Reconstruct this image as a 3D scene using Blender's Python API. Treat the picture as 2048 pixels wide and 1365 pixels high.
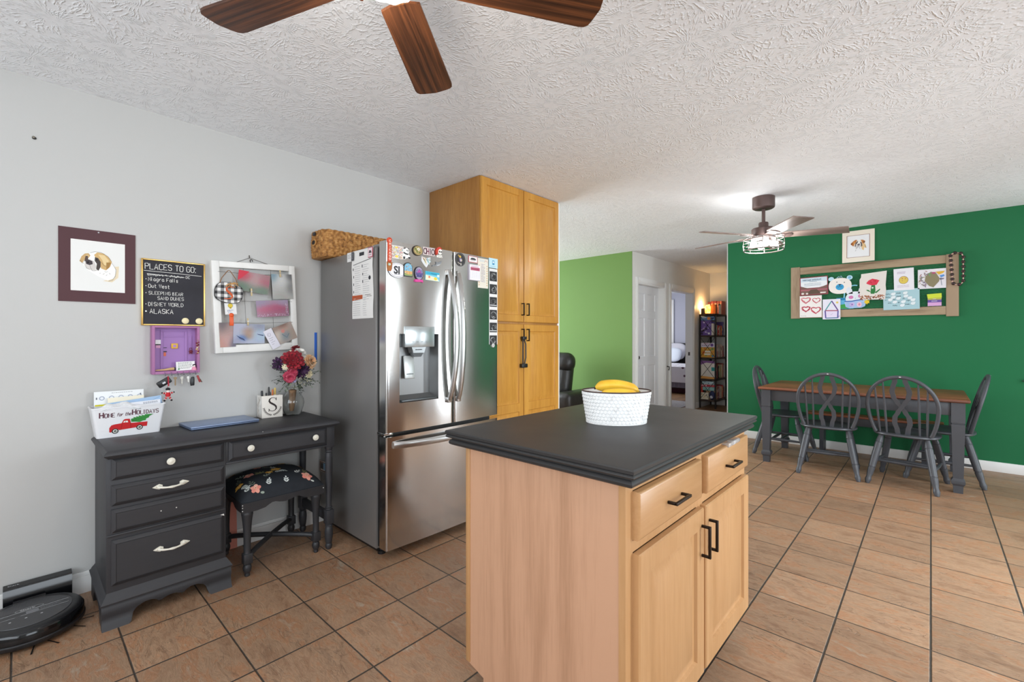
import bpy, bmesh, math, random
from math import sin, cos, pi, radians, hypot, atan2, sqrt
from mathutils import Matrix, Vector, Euler

for _o in list(bpy.data.objects):
    bpy.data.objects.remove(_o)
S = bpy.context.scene
COL = S.collection
R = random.Random(7)

# ---------------------------------------------------------------- camera
cd = bpy.data.cameras.new('camera'); cam = bpy.data.objects.new('camera', cd); COL.objects.link(cam)
cd.sensor_width = 36; cd.lens = 16.0; cd.shift_y = -0.0032; cd.clip_start = .02
cam.location = (0, 0, 1.24); cam.rotation_euler = (pi/2, 0, radians(42.65))
S.camera = cam
# ---------------------------------------------------------------- exposure
S.view_settings.view_transform = 'Standard'; S.view_settings.look = 'None'
S.view_settings.gamma = 1.0; S.view_settings.use_curve_mapping = False
S.view_settings.exposure = 0.56
# ---------------------------------------------------------------- world
W = bpy.data.worlds.new('sky'); S.world = W; W.use_nodes = True
W.node_tree.nodes['Background'].inputs[0].default_value = (.78, .88, 1, 1)
W.node_tree.nodes['Background'].inputs[1].default_value = 1.5
# ---------------------------------------------------------------- daylight at the windows, added fill panels and the lamps' big sources
def area(name, loc, rot, sx, sy, power, col=(1, 1, 1), spread=180):
    l = bpy.data.lights.new(name, 'AREA'); l.shape = 'RECTANGLE'; l.size = sx; l.size_y = sy
    l.energy = power; l.color = col; l.spread = radians(spread)
    o = bpy.data.objects.new(name, l); COL.objects.link(o); o.location = loc; o.rotation_euler = rot
    return o
def point(name, loc, power, r=.03, col=(1, 1, 1), parent=None):
    l = bpy.data.lights.new(name, 'POINT'); l.energy = power; l.shadow_soft_size = r; l.color = col
    o = bpy.data.objects.new(name, l); COL.objects.link(o); o.location = loc
    return o
XR, YB, CE, XL, XLIV = 2.0, -1.7, 2.437, -3.04, -6.6
area('daylight_sliding_door', (XR+.05, 2.90, 1.05), (0, radians(60), 0), 2.0, 1.2, 50, (.85, .94, 1), 140)
area('daylight_dining_window', (XR+.05, 5.2, 1.05), (0, radians(80), 0), 2.0, .58, 17, (.89, .955, 1))
area('fill_behind_camera', (-.3, YB-.05, 1.45), (radians(82), 0, 0), 3.6, 1.5, 34, (.89, .955, 1))  # added wide fill from behind the camera, set in an unseen opening
area('fill_right_side', (XR+.05, .2, 1.45), (0, radians(80), 0), 1.4, 1.6, 18, (.89, .955, 1))  # added fill from the right, flattens the light on the near room
area('daylight_living_window', (XLIV-.05, 3.6, 1.4), (0, radians(-84), 0), 1.8, 2.6, 130, (.88, .96, 1))
area('fill_bedroom', (-5.95, 10.0, 1.5), (0, radians(-90), 0), 1.4, 1.6, 30, (.92, .96, 1))  # added fill inside the bedroom, the wall behind it is solid

# ---------------------------------------------------------------- colour and materials
def lin(c):
    if isinstance(c, str):
        c = c.lstrip('#'); c = [int(c[i:i+2], 16)/255 for i in (0, 2, 4)]
    return tuple((x/12.92 if x <= .04045 else ((x+.055)/1.055)**2.4) for x in c[:3]) + (1,)
MC = {}
def mat(c, rough=.5, metal=0, name=None, emis=0, alpha=None, trans=0, spec=.5, coat=0):
    k = (c, rough, metal, emis, trans, spec, coat)
    if k in MC: return MC[k]
    m = bpy.data.materials.new(name or 'paint_'+str(c).strip('#')); m.use_nodes = True
    b = m.node_tree.nodes['Principled BSDF']
    b.inputs['Base Color'].default_value = lin(c); b.inputs['Roughness'].default_value = rough
    b.inputs['Metallic'].default_value = metal; b.inputs['Specular IOR Level'].default_value = spec
    b.inputs['Coat Weight'].default_value = coat
    if emis:
        b.inputs['Emission Color'].default_value = lin(c); b.inputs['Emission Strength'].default_value = emis
    if trans: b.inputs['Transmission Weight'].default_value = trans
    MC[k] = m
    return m
class NT:
    def __init__(s, name):
        s.m = bpy.data.materials.new(name); s.m.use_nodes = True; s.t = s.m.node_tree
        s.b = s.t.nodes['Principled BSDF']
    def n(s, typ, **kw):
        x = s.t.nodes.new('ShaderNode'+typ)
        for k, v in kw.items():
            if k.startswith('i_'): s.put(x.inputs[int(k[2:]) if k[2:].isdigit() else k[2:].replace('_', ' ')], v)
            else: setattr(x, k, v)
        return x
    def put(s, inp, v):
        if hasattr(v, 'is_output'): s.t.links.new(v, inp)
        elif isinstance(v, bpy.types.Node): s.t.links.new(v.outputs[0], inp)
        else: inp.default_value = v
    def math(s, op, a, b=0, c=None):
        x = s.n('Math', operation=op); s.put(x.inputs[0], a); s.put(x.inputs[1], b)
        if c is not None: s.put(x.inputs[2], c)
        return x.outputs[0]
    def mix(s, f, a, b):
        x = s.n('Mix', data_type='RGBA'); s.put(x.inputs[0], f); s.put(x.inputs[6], a); s.put(x.inputs[7], b)
        return x.outputs[2]
    def ramp(s, f, stops):
        x = s.n('ValToRGB'); s.put(x.inputs[0], f); e = x.color_ramp.elements
        while len(e) < len(stops): e.new(.5)
        for q, (p, c) in zip(e, stops): q.position = p; q.color = lin(c) if isinstance(c, str) else c
        return x.outputs[0]
    def coord(s, which='Object', scale=(1, 1, 1), loc=(0, 0, 0), rot=(0, 0, 0)):
        tc = s.n('TexCoord'); mp = s.n('Mapping'); s.t.links.new(tc.outputs[which], mp.inputs[0])
        mp.inputs['Scale'].default_value = scale; mp.inputs['Location'].default_value = loc
        mp.inputs['Rotation'].default_value = rot
        return mp.outputs[0]
    def noise(s, v, scale, detail=4, rough=.5, dist=0, out=0):
        x = s.n('TexNoise'); s.t.links.new(v, x.inputs['Vector']); x.inputs['Scale'].default_value = scale
        x.inputs['Detail'].default_value = detail; x.inputs['Roughness'].default_value = rough
        x.inputs['Distortion'].default_value = dist
        return x.outputs[out]
    def bump(s, h, strength=.3, dist=.01):
        x = s.n('Bump'); s.put(x.inputs['Height'], h); x.inputs['Strength'].default_value = strength
        x.inputs['Distance'].default_value = dist
        s.t.links.new(x.outputs[0], s.b.inputs['Normal'])
    def set(s, **kw):
        for k, v in kw.items(): s.put(s.b.inputs[k.replace('_', ' ')], v)
        return s.m
WHITE1 = (1, 1, 1, 1); BLACK1 = (0, 0, 0, 1)
def wood(name, light, dark, axis='z', rings=9, fine=90, rough=.4, contrast=1, spec=.5, stretch=14, bump=.05):
    """straight-grained timber; grain runs along one object axis"""
    t = NT(name); sc = [1, 1, 1]; sc['xyz'.index(axis)] = 1/stretch
    v = t.coord('Object', tuple(sc))
    a = t.noise(v, rings, 3, .5, .6); b = t.noise(v, fine, 3, .6)
    f = t.math('ADD', t.math('MULTIPLY', a, .6*contrast+.1), t.math('MULTIPLY', b, .35))
    c = t.ramp(f, [(.36, dark), (.62, light)])
    t.bump(b, bump, .002)
    return t.set(Base_Color=c, Roughness=rough, Specular_IOR_Level=spec)
def plain_noise(name, c1, c2, scale=6, rough=.6, bump=0, bscale=60, spec=.5, bdist=.002):
    t = NT(name); v = t.coord('Object')
    c = t.ramp(t.noise(v, scale, 4, .55), [(.3, c1), (.7, c2)])
    if bump: t.bump(t.noise(v, bscale, 3, .6), bump, bdist)
    return t.set(Base_Color=c, Roughness=rough, Specular_IOR_Level=spec)

def tile_floor():
    t = NT('slate_look_tile'); P = .3085
    v = t.coord('Object')
    sep = t.n('SeparateXYZ'); t.t.links.new(v, sep.inputs[0])
    u = t.math('DIVIDE', t.math('SUBTRACT', sep.outputs[0], -.002), P); w = t.math('DIVIDE', t.math('SUBTRACT', sep.outputs[1], -.017), P)
    def edge(q, hw):
        fr = t.math('FRACT', q); d = t.math('SUBTRACT', .5, t.math('ABSOLUTE', t.math('SUBTRACT', fr, .5)))
        d = t.math('ADD', d, t.math('MULTIPLY', t.math('SUBTRACT', t.noise(v, 35, 2), .5), .006))
        x = t.n('MapRange', interpolation_type='SMOOTHSTEP'); t.put(x.inputs[0], d); x.inputs[1].default_value = hw; x.inputs[2].default_value = hw+.010
        return x.outputs[0]
    tile = t.math('MULTIPLY', edge(u, .0065), edge(w, .0045))
    cmb = t.n('CombineXYZ'); t.put(cmb.inputs[0], t.math('FLOOR', u)); t.put(cmb.inputs[1], t.math('FLOOR', w))
    wn = t.n('TexWhiteNoise', noise_dimensions='3D'); t.t.links.new(cmb.outputs[0], wn.inputs[0])
    off = t.n('VectorMath', operation='MULTIPLY'); t.t.links.new(wn.outputs['Color'], off.inputs[0]); off.inputs[1].default_value = (9, 9, 9)
    vv = t.n('VectorMath', operation='ADD'); t.t.links.new(v, vv.inputs[0]); t.t.links.new(off.outputs[0], vv.inputs[1])
    mp = t.n('Mapping'); t.t.links.new(vv.outputs[0], mp.inputs[0]); mp.inputs['Scale'].default_value = (1, 2.6, 1); mp.inputs['Rotation'].default_value = (0, 0, .5)
    big = t.noise(mp.outputs[0], 2.6, 6, .62, .8); mid = t.noise(mp.outputs[0], 10, 8, .7, 1.2); fine = t.noise(mp.outputs[0], 60, 5, .7, .5)
    f = t.math('ADD', t.math('MULTIPLY', big, .55), t.math('MULTIPLY', mid, .45))
    c = t.ramp(f, [(.30, '745641'), (.41, '9a755a'), (.50, 'ad8c70'), (.56, 'ad7b58'), (.63, 'b29b84'), (.76, 'd0c2b0')])
    vein = t.n('MapRange', interpolation_type='SMOOTHSTEP'); t.put(vein.inputs[0], t.math('ABSOLUTE', t.math('SUBTRACT', t.noise(mp.outputs[0], 5.5, 5, .6, 1.5), .5))); vein.inputs[1].default_value = .0; vein.inputs[2].default_value = .022
    patch = t.n('MapRange', interpolation_type='SMOOTHSTEP'); t.put(patch.inputs[0], t.noise(mp.outputs[0], 4, 2)); patch.inputs[1].default_value = .45; patch.inputs[2].default_value = .6
    crack = t.math('MULTIPLY', t.math('SUBTRACT', 1.0, vein.outputs[0]), patch.outputs[0])
    c = t.mix(t.math('MULTIPLY', t.math('SUBTRACT', fine, .25), .95), c, lin('6e533b'))
    c = t.mix(t.math('MULTIPLY', crack, .35), c, lin('5e4632'))
    hv = t.n('HueSaturation'); t.put(hv.inputs['Color'], c)
    t.put(hv.inputs['Value'], t.math('ADD', .89, t.math('MULTIPLY', wn.outputs[0], .34)))
    c = t.mix(tile, lin('40372f'), hv.outputs[0])
    rr = t.math('ADD', .30, t.math('MULTIPLY', mid, .26))
    h = t.math('ADD', t.math('MULTIPLY', tile, 1.2), t.math('ADD', t.math('MULTIPLY', mid, 1.3), t.math('SUBTRACT', t.math('MULTIPLY', fine, .5), t.math('MULTIPLY', crack, .5))))
    t.bump(h, .6, .006)
    return t.set(Base_Color=c, Roughness=rr, Specular_IOR_Level=.6)
def stomp_ceiling():
    t = NT('stomped_plaster'); v = t.coord('Object')
    wob = t.n('VectorMath', operation='SCALE'); t.put(wob.inputs[0], t.noise(v, 5, 2, .5, 0, 1)); wob.inputs['Scale'].default_value = .06
    v2 = t.n('VectorMath', operation='ADD'); t.put(v2.inputs[0], v); t.put(v2.inputs[1], wob.outputs[0])
    def stars(shift, n):
        a = t.n('VectorMath', operation='ADD'); t.put(a.inputs[0], v2.outputs[0]); a.inputs[1].default_value = shift
        vo = t.n('TexVoronoi', voronoi_dimensions='2D', feature='F1'); t.put(vo.inputs['Vector'], a.outputs[0]); vo.inputs['Scale'].default_value = 4.6
        d = t.n('VectorMath', operation='SUBTRACT'); t.put(d.inputs[0], a.outputs[0]); t.put(d.inputs[1], vo.outputs['Position'])
        s = t.n('SeparateXYZ'); t.put(s.inputs[0], d.outputs[0])
        ang = t.math('ARCTAN2', s.outputs[1], s.outputs[0])
        r = vo.outputs['Distance']
        w = t.math('SINE', t.math('ADD', t.math('MULTIPLY', ang, n), t.math('MULTIPLY', t.noise(v, 26, 3, .6), 9)))
        ridge = t.math('POWER', t.math('ADD', t.math('MULTIPLY', w, .5), .5), 4)
        gap = t.n('MapRange', interpolation_type='SMOOTHSTEP'); t.put(gap.inputs[0], t.noise(v, 30, 2, .6)); gap.inputs[1].default_value = .42; gap.inputs[2].default_value = .58
        ctr = t.n('MapRange', interpolation_type='SMOOTHSTEP'); t.put(ctr.inputs[0], r); ctr.inputs[1].default_value = .06; ctr.inputs[2].default_value = .2
        return t.math('MULTIPLY', t.math('MULTIPLY', ridge, gap.outputs[0]), ctr.outputs[0])
    h = t.math('MAXIMUM', stars((0, 0, 0), 40), stars((.37, .21, 0), 34))
    t.bump(t.math('ADD', h, t.math('MULTIPLY', t.noise(v, 90, 2), .08)), .6, .005)
    return t.set(Base_Color=lin('f3f5f7'), Roughness=.9, Specular_IOR_Level=.2)
def wallpaint(name, c, bump=.12, spec=.3):
    t = NT(name); v = t.coord('Object')
    t.bump(t.noise(v, 140, 3, .6), bump, .002)
    k = t.mix(t.math('MULTIPLY', t.noise(v, 1.3, 3), .06), lin(c), lin('808080'))
    return t.set(Base_Color=k, Roughness=.68, Specular_IOR_Level=spec)
def brushed(name, c, rough=.3, aniso=.7, ax=(1, 60, 900)):
    t = NT(name); v = t.coord('Object', ax)
    n = t.noise(v, 1.0, 2, .5)
    tg = t.n('Tangent', direction_type='RADIAL', axis='Z'); t.t.links.new(tg.outputs[0], t.b.inputs['Tangent'])
    r = t.math('ADD', rough-.02, t.math('MULTIPLY', n, .04))
    k = t.mix(t.math('MULTIPLY', n, .12), lin(c), lin('8a8a88'))
    return t.set(Base_Color=k, Roughness=r, Metallic=1.0, Anisotropic=aniso, Anisotropic_Rotation=.25)

# ---------------------------------------------------------------- mesh builder
def bevbox(sx, sy, sz, bev, seg=2):
    bm = bmesh.new(); bmesh.ops.create_cube(bm, size=1)
    bmesh.ops.scale(bm, vec=(sx, sy, sz), verts=bm.verts)
    if bev > 0:
        bmesh.ops.bevel(bm, geom=bm.edges[:], offset=min(bev, .49*min(sx, sy, sz)), segments=seg, affect='EDGES', profile=.5)
    bm.verts.index_update()
    vs = [v.co.copy() for v in bm.verts]; fs = [[v.index for v in f.verts] for f in bm.faces]; bm.free()
    return vs, fs
I4 = Matrix.Identity(4)
def T(x=0, y=0, z=0): return Matrix.Translation((x, y, z))
def RX(a): return Matrix.Rotation(a, 4, 'X')
def RY(a): return Matrix.Rotation(a, 4, 'Y')
def RZ(a): return Matrix.Rotation(a, 4, 'Z')
def SC(x, y=None, z=None):
    y = x if y is None else y; z = x if z is None else z
    return Matrix.Diagonal((x, y, z, 1))
# frames for things lying on upright surfaces: local x to the right as seen, y up, z out of the surface
def onX(y, z, x): return Matrix(((0, 0, 1, x), (1, 0, 0, y), (0, 1, 0, z), (0, 0, 0, 1)))      # faces +x
def onY(x, z, y): return Matrix(((1, 0, 0, x), (0, 0, -1, y), (0, 1, 0, z), (0, 0, 0, 1)))     # faces -y
class MB:
    def __init__(s, m=None): s.v = []; s.f = []; s.fm = []; s.ms = []; s.m = m; s.M = I4
    def mi(s):
        if s.m not in s.ms: s.ms.append(s.m)
        return s.ms.index(s.m)
    def add(s, vs, fs, M=None):
        M = s.M @ M if M is not None else s.M
        b = len(s.v); flip = M.determinant() < 0
        s.v += [M @ Vector(p) for p in vs]; k = s.mi()
        for f in fs:
            f = [b+i for i in f]
            s.f.append(f[::-1] if flip else f); s.fm.append(k)
        return s
    def box(s, x0, x1, y0, y1, z0, z1, bev=0, seg=2, M=None):
        vs, fs = bevbox(abs(x1-x0), abs(y1-y0), abs(z1-z0), bev, seg)
        Q = T((x0+x1)/2, (y0+y1)/2, (z0+z1)/2)
        return s.add(vs, fs, M @ Q if M is not None else Q)
    def ob(s, M, sx, sy, sz, bev=0, seg=2):
        vs, fs = bevbox(sx, sy, sz, bev, seg); return s.add(vs, fs, M)
    def tube(s, pts, r, n=8, closed=False, M=None, flat=1.0):
        P = [Vector(p) for p in pts]; N = len(P); rs = r if isinstance(r, (list, tuple)) else [r]*N
        vs = []; fs = []; up = None
        for i in range(N):
            a = P[(i-1) % N] if (closed or i) else P[0]; c = P[(i+1) % N] if (closed or i < N-1) else P[-1]
            d = (c-a); d = d.normalized() if d.length > 1e-9 else Vector((0, 0, 1))
            if up is None:
                up = Vector((0, 0, 1)) if abs(d.z) < .9 else Vector((1, 0, 0))
            x = d.cross(up); x = x.normalized() if x.length > 1e-6 else d.orthogonal().normalized()
            y = x.cross(d).normalized(); up = y
            for k in range(n):
                t = 2*pi*k/n; vs.append(P[i]+(x*cos(t)+y*sin(t)*flat)*rs[i])
        for i in range(N if closed else N-1):
            j = (i+1) % N
            for k in range(n):
                l = (k+1) % n; fs.append([i*n+k, i*n+l, j*n+l, j*n+k])
        if not closed: fs.append(list(range(n))[::-1]); fs.append([(N-1)*n+k for k in range(n)])
        return s.add(vs, fs, M)
    def lathe(s, prof, M=None, n=20, sx=1, sy=1, cap=True):
        vs = []; fs = []
        for r, z in prof:
            for k in range(n): t = 2*pi*k/n; vs.append((r*cos(t)*sx, r*sin(t)*sy, z))
        for i in range(len(prof)-1):
            for k in range(n):
                l = (k+1) % n; fs.append([i*n+k, i*n+l, (i+1)*n+l, (i+1)*n+k])
        if cap:
            fs.append(list(range(n))[::-1]); b = (len(prof)-1)*n; fs.append([b+k for k in range(n)])
        return s.add(vs, fs, M)
    def cyl(s, a, b, r, n=12, r2=None):
        return s.tube([a, b], [r, r if r2 is None else r2], n)
    def prism(s, poly, z0, z1, M=None):
        n = len(poly)
        ar = sum(poly[i][0]*poly[(i+1) % n][1]-poly[(i+1) % n][0]*poly[i][1] for i in range(n))
        if ar < 0: poly = poly[::-1]
        vs = [(x, y, z0) for x, y in poly]+[(x, y, z1) for x, y in poly]
        fs = [list(range(n))[::-1], [n+i for i in range(n)]]+[[i, (i+1) % n, n+(i+1) % n, n+i] for i in range(n)]
        return s.add(vs, fs, M)
    def ball(s, c, r, sx=1, sy=1, sz=1, n=12, m=8, M=None):
        vs = []; fs = []
        for i in range(m+1):
            p = pi*i/m
            for k in range(n): t = 2*pi*k/n; vs.append((c[0]+r*sx*sin(p)*cos(t), c[1]+r*sy*sin(p)*sin(t), c[2]-r*sz*cos(p)))
        for i in range(m):
            for k in range(n): l = (k+1) % n; fs.append([i*n+k, i*n+l, (i+1)*n+l, (i+1)*n+k])
        return s.add(vs, fs, M)
    def loops(s, L, cap0=True, cap1=True, M=None):
        n = len(L[0]); vs = [p for l in L for p in l]; fs = []
        for i in range(len(L)-1):
            for k in range(n): l = (k+1) % n; fs.append([i*n+k, i*n+l, (i+1)*n+l, (i+1)*n+k])
        if cap0: fs.append(list(range(n))[::-1])
        if cap1: fs.append([(len(L)-1)*n+k for k in range(n)])
        return s.add(vs, fs, M)
    def grid(s, fn, nu, nv, M=None, flip=False, skip=None):
        vs = [fn(i/nu, j/nv) for j in range(nv+1) for i in range(nu+1)]; fs = []
        for j in range(nv):
            for i in range(nu):
                if skip and skip(i, j): continue
                q = [j*(nu+1)+i, j*(nu+1)+i+1, (j+1)*(nu+1)+i+1, (j+1)*(nu+1)+i]; fs.append(q[::-1] if flip else q)
        return s.add(vs, fs, M)
    # flat marks (ink, paint, print) lying on a surface: local xy plane, z = layer height
    def poly(s, pts, z=0, M=None):
        n = len(pts); ar = sum(pts[i][0]*pts[(i+1) % n][1]-pts[(i+1) % n][0]*pts[i][1] for i in range(n))
        if ar < 0: pts = pts[::-1]
        return s.add([(x, y, z) for x, y in pts], [list(range(n))], M)
    def rect(s, x0, y0, x1, y1, z=0, M=None): return s.poly([(x0, y0), (x1, y0), (x1, y1), (x0, y1)], z, M)
    def disc(s, x, y, r, z=0, ry=None, n=18, a0=0):
        ry = r if ry is None else ry
        return s.poly([(x+r*cos(2*pi*k/n)*cos(a0)-ry*sin(2*pi*k/n)*sin(a0), y+r*cos(2*pi*k/n)*sin(a0)+ry*sin(2*pi*k/n)*cos(a0)) for k in range(n)], z)
    def line(s, pts, w, z=0, closed=False):
        P = [Vector((p[0], p[1])) for p in pts]; N = len(P); ws = w if isinstance(w, (list, tuple)) else [w]*N
        vs = []
        for i in range(N):
            a = P[(i-1) % N] if (closed or i) else P[0]; c = P[(i+1) % N] if (closed or i < N-1) else P[-1]
            d = c-a; d = d.normalized() if d.length > 1e-9 else Vector((1, 0)); q = Vector((-d.y, d.x))*ws[i]/2
            vs += [(P[i].x-q.x, P[i].y-q.y, z), (P[i].x+q.x, P[i].y+q.y, z)]
        fs = [[2*i, (2*i+2) % (2*N), (2*i+3) % (2*N), 2*i+1] for i in range(N if closed else N-1)]
        return s.add(vs, fs)
    def mesh(s, name, ang=40):
        me = bpy.data.meshes.new(name); me.from_pydata([tuple(v) for v in s.v], [], s.f)
        for m in s.ms: me.materials.append(m)
        me.polygons.foreach_set('material_index', s.fm)
        me.polygons.foreach_set('use_smooth', [True]*len(s.f))
        me.update(); me.set_sharp_from_angle(angle=radians(ang))
        return me
def wm(o):
    m = o.matrix_basis.copy()
    while o.parent: o = o.parent; m = o.matrix_basis @ m
    return m
def tag(o, label=None, cat=None, group=None, kind=None):
    if label: o['label'] = label
    if cat: o['category'] = cat
    if group: o['group'] = group
    if kind: o['kind'] = kind
    return o
def thing(name, label, cat, loc=(0, 0, 0), rz=0, group=None, basis=None):
    o = bpy.data.objects.new(name, None); COL.objects.link(o); o.empty_display_size = .05
    o.matrix_basis = basis if basis is not None else T(*loc) @ RZ(rz)
    return tag(o, label, cat, group)
def part(name, mb, parent, local=False, basis=None, label=None, ang=40, kind=None):
    """a part: world-space mesh moved into its thing's space (or already local)"""
    o = bpy.data.objects.new(name, None)
    me = mb.mesh(name, ang)
    bpy.data.objects.remove(o); o = bpy.data.objects.new(name, me); COL.objects.link(o)
    o.parent = parent
    if basis is not None: o.matrix_basis = basis
    elif not local: me.transform(wm(parent).inverted())
    return tag(o, label, None, None, kind)
def single(name, mb, label, cat, loc=None, group=None, basis=None, local=False, ang=40, kind=None):
    """a thing of one mesh"""
    me = mb.mesh(name, ang); o = bpy.data.objects.new(name, me); COL.objects.link(o)
    if basis is None:
        if loc is None:
            xs = [v.co for v in me.vertices]
            loc = ((min(p.x for p in xs)+max(p.x for p in xs))/2, (min(p.y for p in xs)+max(p.y for p in xs))/2, min(p.z for p in xs))
        basis = T(*loc)
    if not local: me.transform(basis.inverted())
    o.matrix_basis = basis
    return tag(o, label, cat, group, kind)
def struct(name, mb, parent=None, ang=40):
    me = mb.mesh(name, ang); o = bpy.data.objects.new(name, me); COL.objects.link(o)
    if parent: o.parent = parent; me.transform(wm(parent).inverted())
    else: o['kind'] = 'structure'
    return o
def dup(root, basis, label=None, group=None):
    r = root.copy(); COL.objects.link(r); r.matrix_basis = basis
    if label: r['label'] = label
    if group: r['group'] = group
    for ch in list(root.children):
        c = ch.copy(); COL.objects.link(c); c.parent = r; c.matrix_basis = ch.matrix_basis.copy()
        for g in list(ch.children):
            d = g.copy(); COL.objects.link(d); d.parent = c; d.matrix_basis = g.matrix_basis.copy()
    return r
# ---------------------------------------------------------------- lettering
GL = {  # single-stroke letters on a grid 4 wide, 6 high: strokes separated by '/', points as xy digits
'A': '00 26 40/12 32', 'B': '00 06 26 35 24 03 23 32 31 20 00', 'C': '45 36 16 05 01 10 30 41', 'D': '00 06 26 44 42 20 00', 'E': '46 06 00 40/03 33',
'F': '46 06 00/03 33', 'G': '45 36 16 05 01 10 30 41 43 23', 'H': '06 00/46 40/03 43', 'I': '16 36/26 20/10 30', 'J': '46 41 30 10 01', 'K': '06 00/46 03 40',
'L': '06 00 40', 'M': '00 06 22 46 40', 'N': '00 06 40 46', 'O': '16 05 01 10 30 41 45 36 16', 'P': '00 06 36 45 44 33 03', 'Q': '16 05 01 10 30 41 45 36 16/22 40',
'R': '00 06 36 45 44 33 03/23 40', 'S': '45 36 16 05 04 13 33 42 41 30 10 01', 'T': '06 46/26 20', 'U': '06 01 10 30 41 46', 'V': '06 20 46', 'W': '06 10 26 30 46',
'X': '06 40/00 46', 'Y': '06 23 46/23 20', 'Z': '06 46 00 40', 'a': '33 24 14 03 01 10 20 31/34 31 40', 'b': '06 00/03 14 24 33 31 20 10 01', 'c': '33 24 14 03 01 10 20 31',
'd': '36 30/33 24 14 03 01 10 20 31', 'e': '02 32 33 24 14 03 01 10 20 31', 'f': '35 26 15 10/04 34', 'g': '33 24 14 03 01 10 20 31/34 3a 2b 0b', 'h': '06 00/03 14 24 33 30',
'i': '14 10/15 16', 'k': '06 00/34 02 30', 'l': '16 10', 'm': '00 04/03 14 20/23 34 40', 'n': '04 00/03 14 24 33 30', 'o': '14 03 01 10 20 31 33 24 14', 'p': '04 0b/03 14 24 33 31 20 10 01',
'r': '04 00/02 13 24 34', 's': '33 24 14 03 12 22 31 20 10 01', 't': '16 11 20 30/04 34', 'u': '04 01 10 20 31/34 30', 'v': '04 20 44', 'w': '04 10 23 30 44', 'y': '04 20/44 0b',
'.': '20 21', ':': '20 21/24 25', "'": '26 25', '!': '26 22/20 21', '-': '03 33', '1': '15 26 20', '2': '05 16 36 45 44 00 40', '0': '16 05 01 10 30 41 45 36 16', '&': '40 04 15 26 25 02 11 20 42'}
def gpt(p): 
    f = lambda ch: {'a': -1, 'b': -2}.get(ch) if ch in 'ab' else int(ch)
    return f(p[0])/4, f(p[1])/6
def write(mb, txt, x, y, h, w=.1, z=0, asp=.62, gap=.28, jit=0, slant=0, rnd=None):
    """pen or chalk strokes; returns the end x"""
    rnd = rnd or R
    for ch in txt:
        if ch == ' ': x += h*asp*.75; continue
        g = GL.get(ch) or GL.get(ch.upper()); 
        if not g: continue
        narrow = ch in "il.:'!1I"; sm = ch.islower(); k = asp*(.55 if narrow else 1)*(.95 if sm else 1)
        ox = .35 if narrow else 0
        dy = rnd.uniform(-jit, jit)*h
        for st in g.split('/'):
            pts = []
            for p in st.split():
                a, b = gpt(p); a = (a-ox)*(1.1 if narrow else 1)
                pts.append((x+a*h*k+slant*b*h+rnd.uniform(-jit, jit)*h*.4, y+b*h+dy+rnd.uniform(-jit, jit)*h*.4))
            mb.line(pts, w*h, z)
        x += h*k*(1 if not sm else .85)+h*gap*.62
    return x
def wlen(txt, h, asp=.62, gap=.28): return write(MB(mat('000000')), txt, 0, 0, h, asp=asp, gap=gap)
def typeset(mb, txt, x, y, h, z=0, align='LEFT', depth=0, M=None, shear=0, xs=1, bold=0):
    """printed lettering set in the built-in typeface, as a flat or raised mesh"""
    cu = bpy.data.curves.new('type', 'FONT'); cu.body = txt; cu.size = h; cu.align_x = align; cu.extrude = depth; cu.shear = shear; cu.offset = bold; cu.resolution_u = 3
    ob = bpy.data.objects.new('type', cu)
    me = bpy.data.meshes.new_from_object(ob)
    Q = T(x, y, z) @ SC(xs, 1, 1)
    mb.add([v.co.copy() for v in me.vertices], [list(p.vertices) for p in me.polygons], M @ Q if M is not None else Q)
    bpy.data.objects.remove(ob); bpy.data.curves.remove(cu); bpy.data.meshes.remove(me)
def scrib(mb, x0, y0, x1, lh, n, w, z, fill=.9, rnd=None):
    """rows of print too small to read"""
    rnd = rnd or R
    for i in range(n):
        y = y0-i*lh; x = x0; end = x0+(x1-x0)*(fill if rnd.random() > .25 else rnd.uniform(.5, .85))
        while x < end:
            l = rnd.uniform(.003, .009); mb.rect(x, y, min(x+l, end), y+w, z); x += l+.002
def sheet(w, h, c='f4f2ec', t=.0012, rough=.7, rim=None):
    """a sheet of paper or card centred on the local origin, front face at z = t"""
    mb = MB(mat(c, rough)); mb.box(-w/2, w/2, -h/2, h/2, 0, t)
    return mb
# ================================================================ THE SETTING
M_white = wallpaint('eggshell_white', 'c3c2bf'); M_hallw = wallpaint('hall_white_lifted', 'eae8e2'); M_trim = mat('eeedea', .45, name='trim_white')  # hall copy of the white lightened in colour to offset the dim hall
M_green = wallpaint('meadow_green', '6c8f4a'); M_dgreen = wallpaint('emerald_green', '1c6d42', .12, .22); M_lav = wallpaint('grey_lavender', 'b9b9c6')
M_door = mat('e9e9ea', .4, name='door_white')
mb = MB(tile_floor()); mb.box(XLIV, XR, YB, 6.13, -.08, 0); struct('floor', mb)
M_board = wood('oak_boards', '9a7552', '6f4e33', 'y', 7, 60, .45)
mb = MB(M_board); mb.box(-3.04, -1.9, 6.13, 8.9, -.08, 0); mb.box(-6.2, -3.04, 5.9, 12, -.08, 0); struct('floor_hall', mb)
mb = MB(stomp_ceiling()); mb.box(XLIV-.2, XR+.2, YB-.2, 12.1, CE, CE+.1); struct('ceiling', mb)
mb = MB(M_white); mb.box(XL-.12, XL, YB, 3.235, 0, CE); struct('wall_left', mb)
mb = MB(M_trim); mb.box(XL-.12, -2.435, 3.241, 3.268, 0, CE, .003); struct('trim_1', mb)
mb = MB(M_green); mb.box(XLIV, XL, 5.745, 5.755, 0, CE); struct('wall_living', mb)
mb = MB(M_hallw)
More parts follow.
